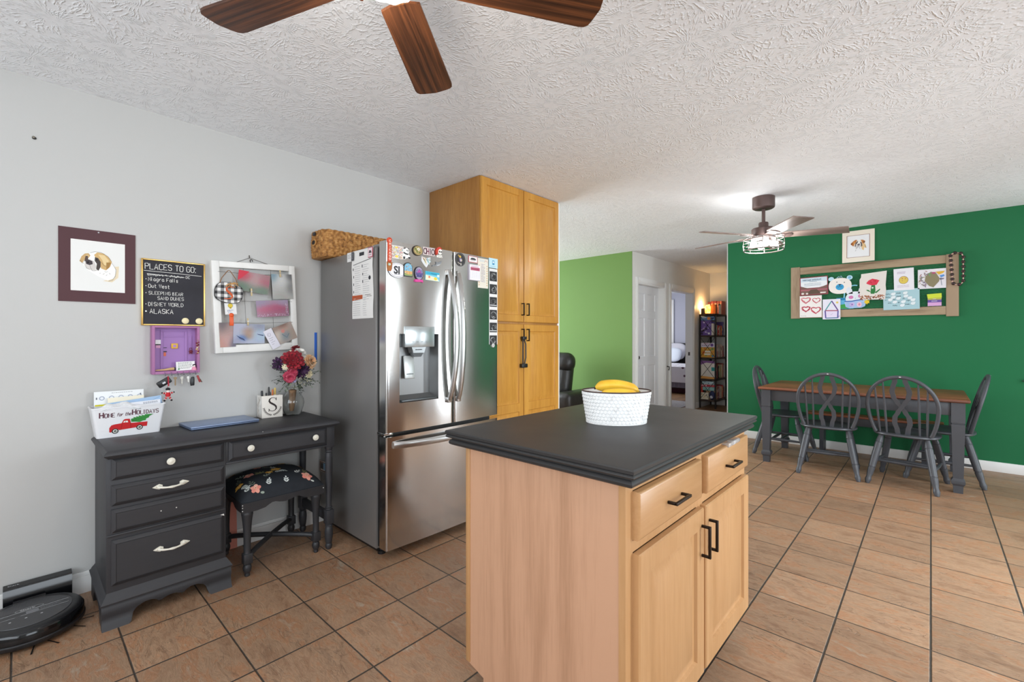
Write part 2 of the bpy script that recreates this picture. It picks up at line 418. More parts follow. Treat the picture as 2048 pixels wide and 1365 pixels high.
for y0, y1, z0 in ((5.756, 5.92, 0), (5.92, 6.77, 2.02), (6.77, 7.02, 0), (7.02, 7.93, 2.02), (7.93, 12, 0)):
    mb.box(XL-.12, XL, y0, y1, z0, CE)
mb.box(XL-.14, XL-.12, 5.90, 6.80, 0, 2.1)
struct('wall_hall', mb)
mb = MB(M_hallw); mb.box(XL, -1.8, 8.76, 8.88, 0, CE); struct('wall_end', mb)
mb = MB(M_dgreen); mb.box(-1.905, XR, 6.13, 6.145, 0, CE); mb.m = M_white; mb.box(-1.918, -1.80, 6.131, 8.76, 0, CE); mb.box(-1.8, XR, 6.146, 6.25, 0, CE); struct('wall_dining', mb)
mb = MB(M_white)   # right wall: sliding door, a narrow gap and a window between tan drapes, and an added side opening for fill light, all outside the frame
for y0, y1, z0, z1 in ((YB, -.6, 0, CE), (-.6, 1.0, 0, .72), (-.6, 1.0, 2.12, CE), (1.0, 2.3, 0, CE), (2.3, 5.5, 2.06, CE), (5.5, 6.25, 0, CE)):
    mb.box(XR, XR+.12, y0, y1, z0, z1)
mb.m = mat('8f7a66', .8)
for y0, y1 in ((3.5, 4.505), (4.655, 4.91)): mb.box(XR, XR+.12, y0, y1, 0, 2.06)
struct('wall_right', mb)
mb = MB(M_white)
for x0, x1, z0, z1 in ((XLIV, -2.1, 0, CE), (-2.1, 1.5, 0, .7), (-2.1, 1.5, 2.2, CE), (1.5, XR+.12, 0, CE)):
    mb.box(x0, x1, YB-.12, YB, z0, z1)
struct('wall_rear', mb)
mb = MB(M_white)
for y0, y1, z0, z1 in ((YB-.12, 2.3, 0, CE), (2.3, 4.9, 0, .5), (2.3, 4.9, 2.3, CE), (4.9, 5.755, 0, CE)):
    mb.box(XLIV-.12, XLIV, y0, y1, z0, z1)
struct('wall_far', mb)
mb = MB(M_lav); mb.box(-6.2, XL-.12, 11.9, 12, 0, CE); mb.box(-6.2, -6.1, 6.9, 11.9, 0, CE); mb.box(-6.2, XL-.142, 6.85, 6.95, 0, CE); mb.box(XL-.125, XL-.12, 7.94, 11.9, 0, CE); struct('wall_bedroom', mb)
# baseboards
def baseboard(name, run, h=.1):
    mb = MB(M_trim); run(mb, h); return struct(name, mb)
baseboard('baseboard_left', lambda m, h: (m.box(XL, XL+.014, YB, 2.29, 0, h-.02), m.box(XL, XL+.009, YB, 2.29, h-.02, h, .003)))
baseboard('baseboard_dining', lambda m, h: m.box(-1.918, XR, 6.116, 6.13, 0, .092, .004))
baseboard('baseboard_hall', lambda m, h: (m.box(XL, XL+.012, 5.74, 5.85, 0, h, .003), m.box(XL, XL+.012, 6.84, 6.95, 0, h, .003), m.box(XL, XL+.012, 8.0, 8.76, 0, h, .003), m.box(XL+.012, -1.92, 8.748, 8.76, 0, h, .003)))
baseboard('baseboard_living', lambda m, h: m.box(XLIV, XL-.02, 5.733, 5.745, 0, h, .003))
# hall doors
def raised(mb, w, h, t, panels, fr, raise_=.007, field=.04, side=None, x0=None, x1=None):
    """a panelled leaf in local xy, back at z = 0: frame face plus sunk, raised-centre panels"""
    e = .004
    mb.loops([[(0, 0, 0), (w, 0, 0), (w, h, 0), (0, h, 0)], [(0, 0, t-e), (w, 0, t-e), (w, h, t-e), (0, h, t-e)], [(e, e, t), (w-e, e, t), (w-e, h-e, t), (e, h-e, t)]], True, False)
    xs = sorted({e, w-e} | {p[0] for p in panels} | {p[1] for p in panels}); ys = sorted({e, h-e} | {p[2] for p in panels} | {p[3] for p in panels})
    for a, b in zip(xs, xs[1:]):
        for c, d in zip(ys, ys[1:]):
            if any(p[0]-1e-6 <= a and b <= p[1]+1e-6 and p[2]-1e-6 <= c and d <= p[3]+1e-6 for p in panels): continue
            mb.rect(a, c, b, d, t)
    for a, b, c, d in panels:
        L = []
        for i, z in ((0, t), (.005, t-raise_), (.014, t-raise_-.001), (field, t-.0015)):
            L.append([(a+i, c+i, z), (b-i, c+i, z), (b-i, d-i, z), (a+i, d-i, z)])
        mb.loops(L, False, True)
d1 = bpy.data.objects.new('door_1', None); COL.objects.link(d1); d1.matrix_basis = T(XL-.12, 6.345, 0); d1['kind'] = 'structure'
mb = MB(M_door); mb.M = onX(5.935, .01, XL-.12); w_, h_ = .82, 1.995
P6 = []
for a, b in ((.11, .36), (.46, .71)):
    P6 += [(a, b, .22, .82), (a, b, .95, 1.52), (a, b, 1.63, 1.88)]
raised(mb, w_, h_, .035, P6, .1, .01, .05); part('door_leaf', mb, d1)
mb = MB(mat('2c2826', .35, .8)); mb.lathe([(.026, 0), (.026, .006), (.01, .008), (.01, .03), (.026, .036), (.03, .05), (.024, .062), (.0, .064)], onX(6.0, .955, XL-.085) , 16); part('door_knob', mb, d1)
def casing(y0, y1, ztop, w=.075):
    mb = MB(M_trim)
    for a, b, c, d in ((y0-w, y0, 0, ztop+w), (y1, y1+w, 0, ztop+w), (y0-.0005, y1+.0005, ztop, ztop+w)):
        mb.box(XL, XL+.014, a, b, c, d, .004); 
        ii = .016; mb.box(XL+.014, XL+.020, a+ii, b-ii, c if c == 0 else c+ii, d-ii, .004)
    mb.box(XL-.125, XL+.004, y0, y0+.015, 0, ztop); mb.box(XL-.125, XL+.004, y1-.015, y1, 0, ztop); mb.box(XL-.125, XL+.004, y0, y1, ztop-.015, ztop)
    return mb
struct('trim_2', casing(5.92, 6.77, 2.02)); struct('trim_3', casing(7.02, 7.93, 2.02))
mb = MB(mat('55504a', .3, .9)); mb.box(XL-.075, XL-.045, 7.911, 7.915, .93, .99, .001); mb.box(XL-.07, XL-.05, 7.908, 7.912, .945, .975); o = struct('trim_4', mb)
mb = MB(mat('2a2422', .4, .3)); mb.lathe([(.012, 0), (.012, .004), (.005, .006), (.005, .03), (.008, .034)], onX(6.865+.02, .79, XL), 10); mb.tube([(XL+.03, 6.885, .79), (XL+.036, 6.885, .765), (XL+.03, 6.885, .735), (XL+.015, 6.885, .74)], .006, 8)
single('wall_hook', mb, 'small dark hook on the white wall between the two hall doorways', 'hook')
mb = MB(mat('e8e4dc', .5)); mb.lathe([(.055, 0), (.055, -.02), (.045, -.032), (0, -.034)], T(-2.05, 7.55, CE), 18); single('smoke_detector', mb, 'round white smoke detector on the hall ceiling beside the green wall', 'smoke detector')
mb = MB(mat('8a8478', .4, .6)); mb.ball((XL+.004, .049, 2.163), .0055, .8, 1, 1, 10, 6); mb.m = mat('1c1a18', .6); mb.ball((XL+.002, .051, 2.160), .008, .3, 1, .8, 10, 6); single('nail', mb, 'lone nail stub high on the white wall above the dog print', 'nail')

# ================================================================ REFRIGERATOR
M_steel = brushed('brushed_steel', 'c9c7c4', .15, .6, (3, 420, 3)); M_side = NT('grey_painted_steel')
_v = M_side.coord('Object'); M_side.bump(M_side.noise(_v, 260, 2), .05, .001)
M_side = M_side.set(Base_Color=lin('8a8886'), Roughness=.34, Metallic=.5, Specular_IOR_Level=.5)
M_black = mat('141415', .4); M_dk = mat('2b2b2c', .45); M_chrome = mat('d4d4d2', .18, 1)
FY0, FY1 = 1.37, 2.245; FX = -2.20
fr = thing('refrigerator', 'tall stainless steel french door refrigerator covered in magnets', 'refrigerator', (-2.62, 1.81, 0))
mb = MB(M_side); mb.box(-3.0, -2.305, FY0, FY1, .045, 1.755, .006); mb.m = M_black; mb.box(-3.0, -2.33, FY0+.02, FY1-.02, .02, .045); part('cabinet', mb, fr)
mb = MB(M_black); mb.box(-2.306, -2.272, FY0+.012, FY1-.012, .06, 1.75); part('gasket', mb, fr, label='black door gasket')
def fx(y): 
    q = (y-(FY0+FY1)/2)/((FY1-FY0)/2); return FX+.010*(1-q*q)
def fdoor(name, y0, y1, z0, z1, hole=None):
    mb = MB(M_steel); nu, nv = 24, 2
    ys = [y0+(y1-y0)*i/nu for i in range(nu+1)]; zs = [z0, z1]
    if hole:
        ys = sorted(set([round(y, 5) for y in ys if min(abs(y-hole[0]), abs(y-hole[1])) > .008] + [hole[0], hole[1]])); zs = [z0, hole[2], hole[3], z1]
    r = .012
    def X(y):
        d = min(y-y0, y1-y); return fx(y)-(0 if d >= r else r-sqrt(max(0, r*r-(r-d)**2)))
    ys = sorted(set(ys+[y0+.0012, y0+.004, y0+.008, y0+r, y1-.0012, y1-.004, y1-.008, y1-r]))
    vs = [(X(y), y, z) for z in zs for y in ys]; n = len(ys); fs = []
    for j in range(len(zs)-1):
        for i in range(n-1):
            if hole and hole[0]-1e-6 <= ys[i] and ys[i+1] <= hole[1]+1e-6 and abs(zs[j]-hole[2]) < 1e-6: continue
            fs.append([j*n+i, j*n+i+1, (j+1)*n+i+1, (j+1)*n+i])
    mb.add(vs, fs)
    xb = -2.27
    top = [(X(y), y, z1) for y in ys]; bot = [(X(y), y, z0) for y in ys]
    mb.add(top+[(xb, y1, z1), (xb, y0, z1)], [list(range(n+2))]); mb.add(bot+[(xb, y1, z0), (xb, y0, z0)], [list(range(n+2))[::-1]])
    mb.add([(X(y0), y0, z0), (X(y0), y0, z1), (xb, y0, z1), (xb, y0, z0)], [[0, 1, 2, 3]]); mb.add([(X(y1), y1, z0), (X(y1), y1, z1), (xb, y1, z1), (xb, y1, z0)], [[3, 2, 1, 0]])
    mb.add([(xb, y0, z0), (xb, y1, z0), (xb, y1, z1), (xb, y0, z1)], [[3, 2, 1, 0]])
    if hole:
        a, b, c, d = hole; xi = FX-.062
        fr_ = [(fx(y), y, z) for y, z in ((a, c), (b, c), (b, d), (a, d))]; bk = [(xi, y, z) for y, z in ((a+.012, c+.035), (b-.012, c+.035), (b-.012, d), (a+.012, d))]
        mb.m = mat('8f9090', .3, .75); mb.add(fr_+bk, [[0, 1, 5, 4], [1, 2, 6, 5], [2, 3, 7, 6], [3, 0, 4, 7], [4, 5, 6, 7]])
    return part(name, mb, fr)
MIDY = 1.842
HOLE = (1.452, 1.722, .872, 1.262)
dl = fdoor('door', FY0, MIDY-.004, .712, 1.778, HOLE); dr = fdoor('door', MIDY+.004, FY1, .712, 1.778); dz = fdoor('freezer_drawer', FY0, FY1, .062, .688)
def bow(y0, z0, z1, lean, out=.062):
    mb = MB(mat('c4c4c3', .3, 1)); N = 22; L = []
    for i in range(N+1):
        t = i/N; z = z0+(z1-z0)*t; q = 1-(2*t-1)**2; x = fx(y0)+.006+out*q**.8; y = y0+lean*q
        wd, th = .0145, .009
        L.append([(x-th, y-wd, z), (x+th*.6, y-wd, z), (x+th, y-wd*.5, z), (x+th, y+wd*.5, z), (x+th*.6, y+wd, z), (x-th, y+wd, z)])
    mb.loops(L, True, True); mb.box(fx(y0)-.004, fx(y0)+.018, y0-.0145, y0+.0145, z0-.004, z0+.03, .004); mb.box(fx(y0)-.004, fx(y0)+.018, y0-.0145, y0+.0145, z1-.03, z1+.004, .004)
    return mb
part('handle', bow(MIDY-.045, .845, 1.655, .016), dl); part('handle', bow(MIDY+.03, .845, 1.655, -.016+.01), dr)
mb = MB(mat('c4c4c3', .3, 1)); L = []
for i in range(25):
    t = i/24; y = 1.41+(2.205-1.41)*t; q = 1-(2*t-1)**2; x = fx(y)+.004+.045*q**.6; z = .640-.004*q
    L.append([(x-.008, y, z-.016), (x+.006, y, z-.016), (x+.01, y, z-.008), (x+.01, y, z+.010), (x+.003, y, z+.02), (x-.008, y, z+.02)])
mb.loops(L); part('handle', mb, dz)
# dispenser
mb = MB(mat('b9bfc0', .22, .7)); mb.M = onX((HOLE[0]+HOLE[1])/2, 1.238, fx(1.587)+.0005); mb.box(-.105, .105, -.052, .068, -.05, .004, .004)
mb.m = mat('6e7474', .5)
for i, xx in enumerate((-.08, -.05, -.02, .012, .045, .075)): mb.rect(xx-.008, -.022, xx+.008, -.019, .0046); mb.rect(xx-.005, -.028, xx+.005, -.026, .0046)
for xx in (-.02, .0, .025): mb.rect(xx-.005, -.044, xx+.005, -.042, .0046)
mb.rect(-.006, .05, .006, .053, .0046); part('control_panel', mb, dl, label='pale dispenser control panel')
mb = MB(mat('9fa3a4', .25, .8)); mb.M = onX((HOLE[0]+HOLE[1])/2, 1.158, fx(1.587)-.02)
mb.prism([(-.05, .028), (.05, .028), (.038, -.006), (-.038, -.006)], -.035, .012); mb.m = mat('4a4c4d', .4); mb.prism([(-.04, -.006), (.04, -.006), (.022, -.03), (-.022, -.03)], -.03, .002)
mb.m = M_dk; mb.rect(-.025, .01, .022, .015, .0125); part('nozzle', mb, dl)
mb = MB(mat('c9cdcc', .3, .5)); mb.M = onX(1.548, 1.075, FX-.05) @ RX(-.12); mb.box(-.036, .036, -.075, .06, 0, .01, .009); mb.m = mat('777b7b', .4, .6); mb.rect(-.024, -.052, .024, -.044, .0104); part('paddle', mb, dl)
mb = MB(mat('63686a', .35, .6)); mb.box(FX-.055, FX+.012, HOLE[0]+.012, HOLE[1]-.012, HOLE[2]+.004, HOLE[2]+.014, .003); part('drip_tray', mb, dl)
mb = MB(M_side)
for y in (FY0+.07, FY1-.07):
    mb = MB(M_side); mb.box(-2.46, -2.245, y-.055, y+.055, 1.755, 1.772, .006); mb.box(-2.40, -2.25, y-.035, y+.035, 1.77, 1.782, .005); part('hinge_cover', mb, fr)
mb = MB(M_chrome); mb.box(-2.30, -2.225, FY0+.002, FY0+.06, .692, .708, .003); mb.cyl((-2.25, FY0+.02, .685), (-2.25, FY0+.02, .718), .007); part('hinge', mb, fr)
for y in (FY0+.05, FY1-.05):
    mb = MB(M_black); mb.lathe([(.022, 0), (.022, .018), (.014, .02), (.014, .046)], T(-2.33, y, 0), 12); part('foot', mb, fr)
for y in (FY0+.05, FY1-.05):
    mb = MB(M_black); mb.lathe([(.022, 0), (.022, .02)], T(-2.93, y, 0), 12); part('foot', mb, fr)

# ================================================================ PANTRY
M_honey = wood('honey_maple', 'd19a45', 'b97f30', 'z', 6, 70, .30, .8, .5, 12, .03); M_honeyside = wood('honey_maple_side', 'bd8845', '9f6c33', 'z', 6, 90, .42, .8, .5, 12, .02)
M_bronze = mat('2b231d', .38, .7)
pt = thing('pantry_cabinet', 'ceiling-high honey maple pantry cabinet beside the refrigerator', 'cabinet', (-2.73, 2.77, 0))
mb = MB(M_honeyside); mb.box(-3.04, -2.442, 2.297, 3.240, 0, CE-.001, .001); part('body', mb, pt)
def pull(M, ln=.10, pr=.03, th=.0085):
    mb = MB(M_bronze); mb.M = M
    mb.box(-ln/2, ln/2, -th/2, th/2, pr-th, pr, .0012); 
    for s in (-1, 1): mb.box(s*(ln/2-th/2)-th/2, s*(ln/2-th/2)+th/2, -th/2, th/2, 0, pr-th/2, .0012)
    return mb
def pdoor(y0, y1, z0, z1, panels, hy, hz):
    mb = MB(M_honey); mb.M = onX(y0, z0, -2.441); w = y1-y0; h = z1-z0
    raised(mb, w, h, .021, [(.052, w-.052, a, b) for a, b in panels], .052, .008, .042)
    d = part('door', mb, pt); part('handle', pull(onX(hy, hz, -2.42) @ RZ(pi/2), .10), d)
    return d
zt = CE-.006
pdoor(2.300, 2.766, 1.366, zt, [(.055, zt-1.366-.055)], 2.742, 1.468); pdoor(2.774, 3.236, 1.366, zt, [(.055, zt-1.366-.055)], 2.805, 1.468)
pdoor(2.300, 2.766, .12, 1.348, [(.055, .53), (.595, 1.173)], 2.742, 1.262); pdoor(2.774, 3.236, .12, 1.348, [(.055, .53), (.595, 1.173)], 2.805, 1.262)
mb = MB(mat('3a352f', .5)); mb.tube([(-2.402, 2.735, 1.235), (-2.395, 2.728, 1.19), (-2.396, 2.727, 1.08), (-2.40, 2.736, 1.02)], .0055, 8); mb.tube([(-2.402, 2.748, 1.235), (-2.394, 2.762, 1.19), (-2.394, 2.763, 1.08), (-2.40, 2.752, 1.02)], .0055, 8)
mb.m = M_black; mb.box(-2.412, -2.388, 2.722, 2.768, 1.225, 1.25, .004); mb.box(-2.416, -2.388, 2.712, 2.782, 1.0, 1.032, .005)
single('cabinet_strap', mb, 'black child safety strap hanging from the lower pantry door handle', 'strap')

# ================================================================ KITCHEN ISLAND
M_maple = wood('pale_maple', 'bf9468', 'ae8256', 'z', 6, 70, .32, .7, .5, 12, .02); M_mapleh = wood('pale_maple_drawer', 'bf9468', 'ae8256', 'y', 6, 70, .32, .7, .5, 12, .02)
M_mapleside = wood('pale_maple_side', 'bd9274', 'a67d60', 'z', 12, 150, .45, 1.1, .4, 22, .03)
IX0, IX1, IY0, IY1 = -1.192, -.578, 1.06, 2.068
isl = thing('kitchen_island', 'maple kitchen island with black countertop and two doors', 'kitchen island', ((IX0+IX1)/2, (IY0+IY1)/2, 0))
mb = MB(M_mapleside); mb.prism([(IX0, .118), (IX0+.085, .095), (IX0+.085, 0), (IX1-.075, 0), (IX1-.075, .105), (IX1-.02, .105), (IX1-.02, .866), (IX0, .866)], 0, .016, onY(0, 0, IY0+.016))
part('end_panel', mb, isl)
mb = MB(M_maple); mb.box(IX0, IX0+.02, IY0-.004, IY0+.02, .118, .866, .002); part('corner_trim', mb, isl)
mb = MB(M_mapleside); mb.box(IX0+.001, IX1-.0205, IY0+.0165, IY1, .105, .8615); part('carcass', mb, isl)
mb = MB(M_maple)
for a, b, c, d in ((IY0-.002, IY0+.036, .105, .866), (IY1-.04, IY1, .105, .866), (1.535, 1.59, .14, .838), (IY0+.036, IY1-.04, .105, .14), (IY0+.036, 1.535, .675, .705), (1.59, IY1-.04, .675, .705), (IY0+.036, IY1-.04, .838, .866)):
    mb.box(IX1-.02, IX1, a, b, c, d)
part('face_frame', mb, isl)
mb = MB(M_black); mb.box(IX0+.086, IX1-.076, IY0+.017, IY1-.01, 0, .104); part('toe_kick', mb, isl, label='black recessed toe kick')
def molded(mb, x0, x1, y0, y1, prof, cap=True):
    """rectangle swept with an edge profile of (outward offset, z) pairs"""
    L = [[(x0-o, y0-o, z), (x1+o, y0-o, z), (x1+o, y1+o, z), (x0-o, y1+o, z)] for o, z in prof]
    mb.loops(L, True, cap)
t = NT('black_laminate'); v = t.coord('Object'); t.bump(t.noise(v, 300, 2), .06, .001)
M_lam = t.set(Base_Color=lin('2b2a2a'), Roughness=t.math('ADD', .40, t.math('MULTIPLY', t.noise(v, 4, 4), .16)), Specular_IOR_Level=.5)
mb = MB(M_lam)
molded(mb, -1.263+.03, -.535-.03, 1.021+.03, 2.095-.03, [(-.01, .862), (.012, .862), (.019, .866), (.021, .873), (.017, .880), (.012, .883), (.012, .887), (.026, .889), (.029, .893), (.026, .898), (.024, .8995), (.029, .902), (.030, .910), (.027, .914), (.022, .915)])
part('countertop', mb, isl, label='black laminate countertop with stepped edge', ang=30)
def idrawer(y0, y1, z0, z1):
    mb = MB(M_mapleh); mb.M = onX(y0, z0, IX1); w, h = y1-y0, z1-z0; e = .008
    mb.loops([[(0, 0, 0), (w, 0, 0), (w, h, 0), (0, h, 0)], [(0, 0, .014), (w, 0, .014), (w, h, .014), (0, h, .014)], [(.003, .003, .018), (w-.003, .003, .018), (w-.003, h-.003, .018), (.003, h-.003, .018)], [(e, e, .021), (w-e, e, .021), (w-e, h-e, .021), (e, h-e, .021)]])
    d = part('drawer', mb, isl); part('handle', pull(onX((y0+y1)/2, (z0+z1)/2-.005, IX1+.021), .105), d); return d
idrawer(1.094, 1.537, .708, .836); dR = idrawer(1.588, 2.048, .708, .838)
def idoor(y0, y1, hy):
    mb = MB(M_maple); mb.M = onX(y0, .122, IX1); w, h = y1-y0, .672-.122
    raised(mb, w, h, .021, [(.062, w-.062, .062, h-.062)], .06, .009, .042); d = part('door', mb, isl); part('handle', pull(onX(hy, .60-.03, IX1+.021) @ RZ(pi/2), .105), d)
idoor(1.096, 1.553, 1.53); idoor(1.573, 2.052, 1.598)
t = NT('clear_plastic'); M_clear = t.set(Base_Color=(.95, .95, .95, 1), Roughness=.15, Transmission_Weight=.7, IOR=1.4)
mb = MB(M_clear); mb.box(IX1-.004, IX1+.026, 1.79, 1.86, .830, .846, .004); mb.box(IX1+.004, IX1+.03, 1.83, 1.91, .834, .85, .004); part('child_latch', mb, dR, label='clear plastic child latch')
# ================================================================ WRITING DESK
def blackpaint(name, c='313134', rough=.5, ax=(60, 6, 60)):
    t = NT(name); v = t.coord('Object', ax); n = t.noise(v, 1, 3, .6)
    t.bump(n, .14, .002)
    return t.set(Base_Color=t.mix(t.math('MULTIPLY', n, .35), lin(c), lin('434244')), Roughness=rough, Specular_IOR_Level=.45)
M_desk = blackpaint('charcoal_paint'); M_ivory = mat('e6e1d2', .35, name='ivory_glaze'); M_chip = mat('e8e6e0', .7)
DF = -2.585
dk = thing('writing_desk', 'black painted writing desk with ivory knobs and bracket feet', 'desk', (-2.78, .75, 0))
mb = MB(M_desk); molded(mb, -3.005, -2.557, .258, 1.258, [(-.02, .724), (.0, .724), (.004, .730), (.012, .735), (.016, .741), (.015, .747), (.006, .755), (.0, .760)])
mb.m = M_chip; mb.ball((-2.545, .248, .742), .0035, n=6, m=4); mb.ball((-2.548, .86, .752), .002, n=6, m=4); part('desktop', mb, dk)
mb = MB(M_desk); mb.box(-2.99, DF, .254, .702, .11, .725, .003); part('pedestal', mb, dk)
def lipfront(y0, y1, z0, z1, name='drawer'):
    mb = MB(M_desk); mb.M = onX(y0, z0, DF); w, h = y1-y0, z1-z0
    R4 = lambda i, z: [(i, i, z), (w-i, i, z), (w-i, h-i, z), (i, h-i, z)]
    mb.loops([R4(0, 0), R4(0, .007), R4(.002, .009), R4(.014, .017), R4(.0145, .0145), R4(.017, .0145), R4(.0175, .016)])
    return part(name, mb, dk)
def knob(y, z, x, par):
    mb = MB(M_ivory); mb.lathe([(.007, 0), (.006, .010), (.008, .013), (.016, .015), (.0168, .018), (.0155, .021), (.012, .0225), (.011, .0215), (.009, .0225), (.005, .0245), (.0, .025)], onX(y, z, x), 20)
    for k in range(10): mb.ball((x+.0225, y+.0115*cos(k*pi/5), z+.0115*sin(k*pi/5)), .0014, n=5, m=3)
    part('knob', mb, par)
def bail(y, z, x, par):
    mb = MB(M_ivory); P = []; rr = []
    for i in range(15):
        t = i/14*2-1; P.append((x+.006+.017*(1-t*t)**.7, y+t*.05, z-.006*(1-t*t))); rr.append(.0048+.0012*cos(t*8)*(1-abs(t)))
    mb.tube(P, rr, 8)
    for s in (-1, 1):
        q = [(0, .006), (.012, .012), (.022, .008), (.03, .004), (.037, 0)]; poly = [(s*a, b) for a, b in q]+[(s*a, -b) for a, b in q[::-1]]
        mb.prism(poly, 0, .004, onX(y+s*.032, z, x)); mb.ball((x+.004, y+s*.046, z), .007, 1, 1, .9, 8, 5); mb.ball((x+.004, y+s*.056, z), .0045, 1, 1.2, .8, 8, 5)
    part('pull', mb, par)
d = lipfront(.270, .692, .628, .722); knob(.474, .676, DF+.0155, d)
d = lipfront(.270, .692, .518, .606); bail(.477, .566, DF+.0155, d)
d = lipfront(.270, .692, .402, .502)
for hy_ in (.44, .497):
    mb = MB(mat('d8d5cf', .8)); mb.lathe([(.0028, 0), (.0022, .0008), (0, .0004)], onX(hy_, .454, DF+.0160), 10); part('screw_hole', mb, d, label='bare screw hole')
d = lipfront(.270, .692, .176, .370); bail(.480, .284, DF+.0155, d)
mb = MB(M_chip); mb.M = onX(.685, .366, DF+.012); mb.poly([(-.012, .002), (.004, .004), (.006, -.006), (.001, -.003), (-.006, .0)], .003); part('chip', mb, d, label='bare chipped corner')
mb = MB(M_desk); mb.box(DF-.01, DF+.006, .256, .70, .384, .394, .003); part('drawer_rail', mb, dk)
mb = MB(M_desk); mb.box(-2.97, DF-.004, .702, 1.222, .605, .724, .002); mb.box(-2.985, -2.97, .702, 1.222, .60, .724); mb.box(DF-.02, DF+.004, .702, 1.22, .606, .616, .002); part('apron', mb, dk)
d = lipfront(.712, 1.212, .624, .722); knob(.806, .676, DF+.0155, d); knob(1.138, .677, DF+.0155, d)
# base moulding and bracket feet
mb = MB(M_desk); molded(mb, -2.99, DF, .256, .704, [(-.01, .100), (.020, .100), (.022, .108), (.016, .116), (.013, .124), (.005, .136), (.0, .146), (-.02, .148)]); part('base_moulding', mb, dk)
mb = MB(M_desk)
yA, yB = .238, .722; Lw = yB-yA
sk = [(0, 0), (.095, 0), (.098, .012), (.103, .035), (.118, .056), (.142, .068), (.168, .069), (.186, .060), (.196, .046), (.212, .052), (.226, .060), (.242, .062)]
top = [(0, .104)]; half = sk; other = [(Lw-a, b) for a, b in half[::-1]]
def ogee(z):  # outward flare of the skirt by height
    t = 1-z/.104; return .010*sin(pi*min(1, t/.6))+.022*max(0, (t-.5)/.5)**1.6
xs = [i*Lw/60 for i in range(61)]
def under(x):
    a = x if x <= Lw/2 else Lw-x
    for (p, q), (r, s_) in zip(sk[1:], sk[2:]):
        if p <= a <= r: return q+(s_-q)*((a-p)/(r-p) if r > p else 0)
    return 0 if a < .095 else .062
vs = []; fs = []; NZ = 8
for i, x in enumerate(xs):
    zb = under(x)
    for j in range(NZ+1):
        z = zb+(.104-zb)*j/NZ; vs.append((DF+.006+ogee(z), yA+x, z))
    for j in range(NZ+1):
        z = zb+(.104-zb)*j/NZ; vs.append((DF-.014+ogee(z)*.3, yA+x, z))
K = 2*(NZ+1)
for i in range(60):
    for j in range(NZ): fs.append([i*K+j, (i+1)*K+j, (i+1)*K+j+1, i*K+j+1]); fs.append([i*K+NZ+1+j+1, (i+1)*K+NZ+1+j+1, (i+1)*K+NZ+1+j, i*K+NZ+1+j])
    fs.append([i*K, i*K+NZ+1, (i+1)*K+NZ+1, (i+1)*K])
fs.append([j for j in range(NZ+1)]+[NZ+1+NZ-j for j in range(NZ+1)]); fs.append(([60*K+j for j in range(NZ+1)]+[60*K+NZ+1+NZ-j for j in range(NZ+1)])[::-1])
mb.add(vs, fs); part('skirt', mb, dk)
for yy in (.24, .703):
    mb = MB(M_desk); mb.prism([(-2.985, 0), (-2.90, 0), (-2.885, .04), (-2.86, .062), (-2.70, .062), (-2.675, .04), (-2.66, 0), (DF, 0), (DF, .104), (-2.985, .104)], -.016, 0, onY(0, 0, yy)); part('side_bracket', mb, dk)
def turned_leg(x, y):
    mb = MB(M_desk); s = .0235
    mb.box(x-s, x+s, y-s, y+s, .60, .726, .002)
    pr = [(.012, .0), (.017, .006), (.0195, .02), (.0175, .03), (.0155, .034), (.018, .04), (.022, .07), (.0235, .10), (.021, .125), (.017, .133), (.021, .137), (.017, .142), (.021, .147), (.017, .153)]
    mb.lathe(pr, T(x, y, 0), 16); mb.box(x-.022, x+.022, y-.022, y+.022, .15, .232, .003)
    pr = [(.017, .23), (.02, .235), (.016, .24), (.021, .246), (.015, .252), (.0145, .262), (.0165, .34), (.019, .44), (.0205, .53), (.019, .56), (.015, .567), (.021, .573), (.0165, .58), (.021, .587), (.0225, .602)]
    mb.lathe(pr, T(x, y, 0), 16); part('leg', mb, dk)
turned_leg(-2.605, 1.238); turned_leg(-2.965, 1.238)
mb = MB(M_desk); mb.box(-2.955, -2.615, 1.225, 1.251, .165, .215, .003); part('stretcher', mb, dk)

# ================================================================ STOOL
st = thing('stool', 'low black stool with a dark floral cushion tucked under the desk', 'stool', (-2.795, .99, 0))
sx0, sx1, sy0, sy1 = -3.0, -2.585, .775, 1.20
cxs, cys, hx, hy = (sx0+sx1)/2, (sy0+sy1)/2, (sx1-sx0)/2, (sy1-sy0)/2
def cz(u, v): return .392+.092*(max(0, (1-abs(u)**3.2))*max(0, (1-abs(v)**3.2)))**.55
M_cush = plain_noise('navy_black_cotton', '1b1f25', '20252b', 30, .85, .05, 900)
mb = MB(M_cush)
mb.grid(lambda a, b: (cxs+(2*a-1)*hx, cys+(2*b-1)*hy, cz(2*a-1, 2*b-1)), 28, 28); mb.box(sx0+.001, sx1-.001, sy0+.001, sy1-.001, .385, .394)
pm = mb; rr_ = random.Random(4)
def onc(x, y, e=.0016): return (x, y, cz(max(-1, min(1, (x-cxs)/hx)), max(-1, min(1, (y-cys)/hy)))+e)
def petal(cx, cy, a, l, w, c, e=.0016):
    pm.m = mat(c, .85); P = []
    for k in range(10):
        t = 2*pi*k/10; p, q = l*(.5+.5*cos(t)), w*.5*sin(t)
        P.append(onc(cx+p*cos(a)-q*sin(a), cy+p*sin(a)+q*cos(a), e))
    if any(abs(x-cxs) > hx-.004 or abs(y-cys) > hy-.004 for x, y, z in P): return
    ctr = onc(cx+.5*l*cos(a), cy+.5*l*sin(a), e+.0004); n = len(P)
    pm.add(P+[ctr], [[i, (i+1) % n, n] for i in range(n)])
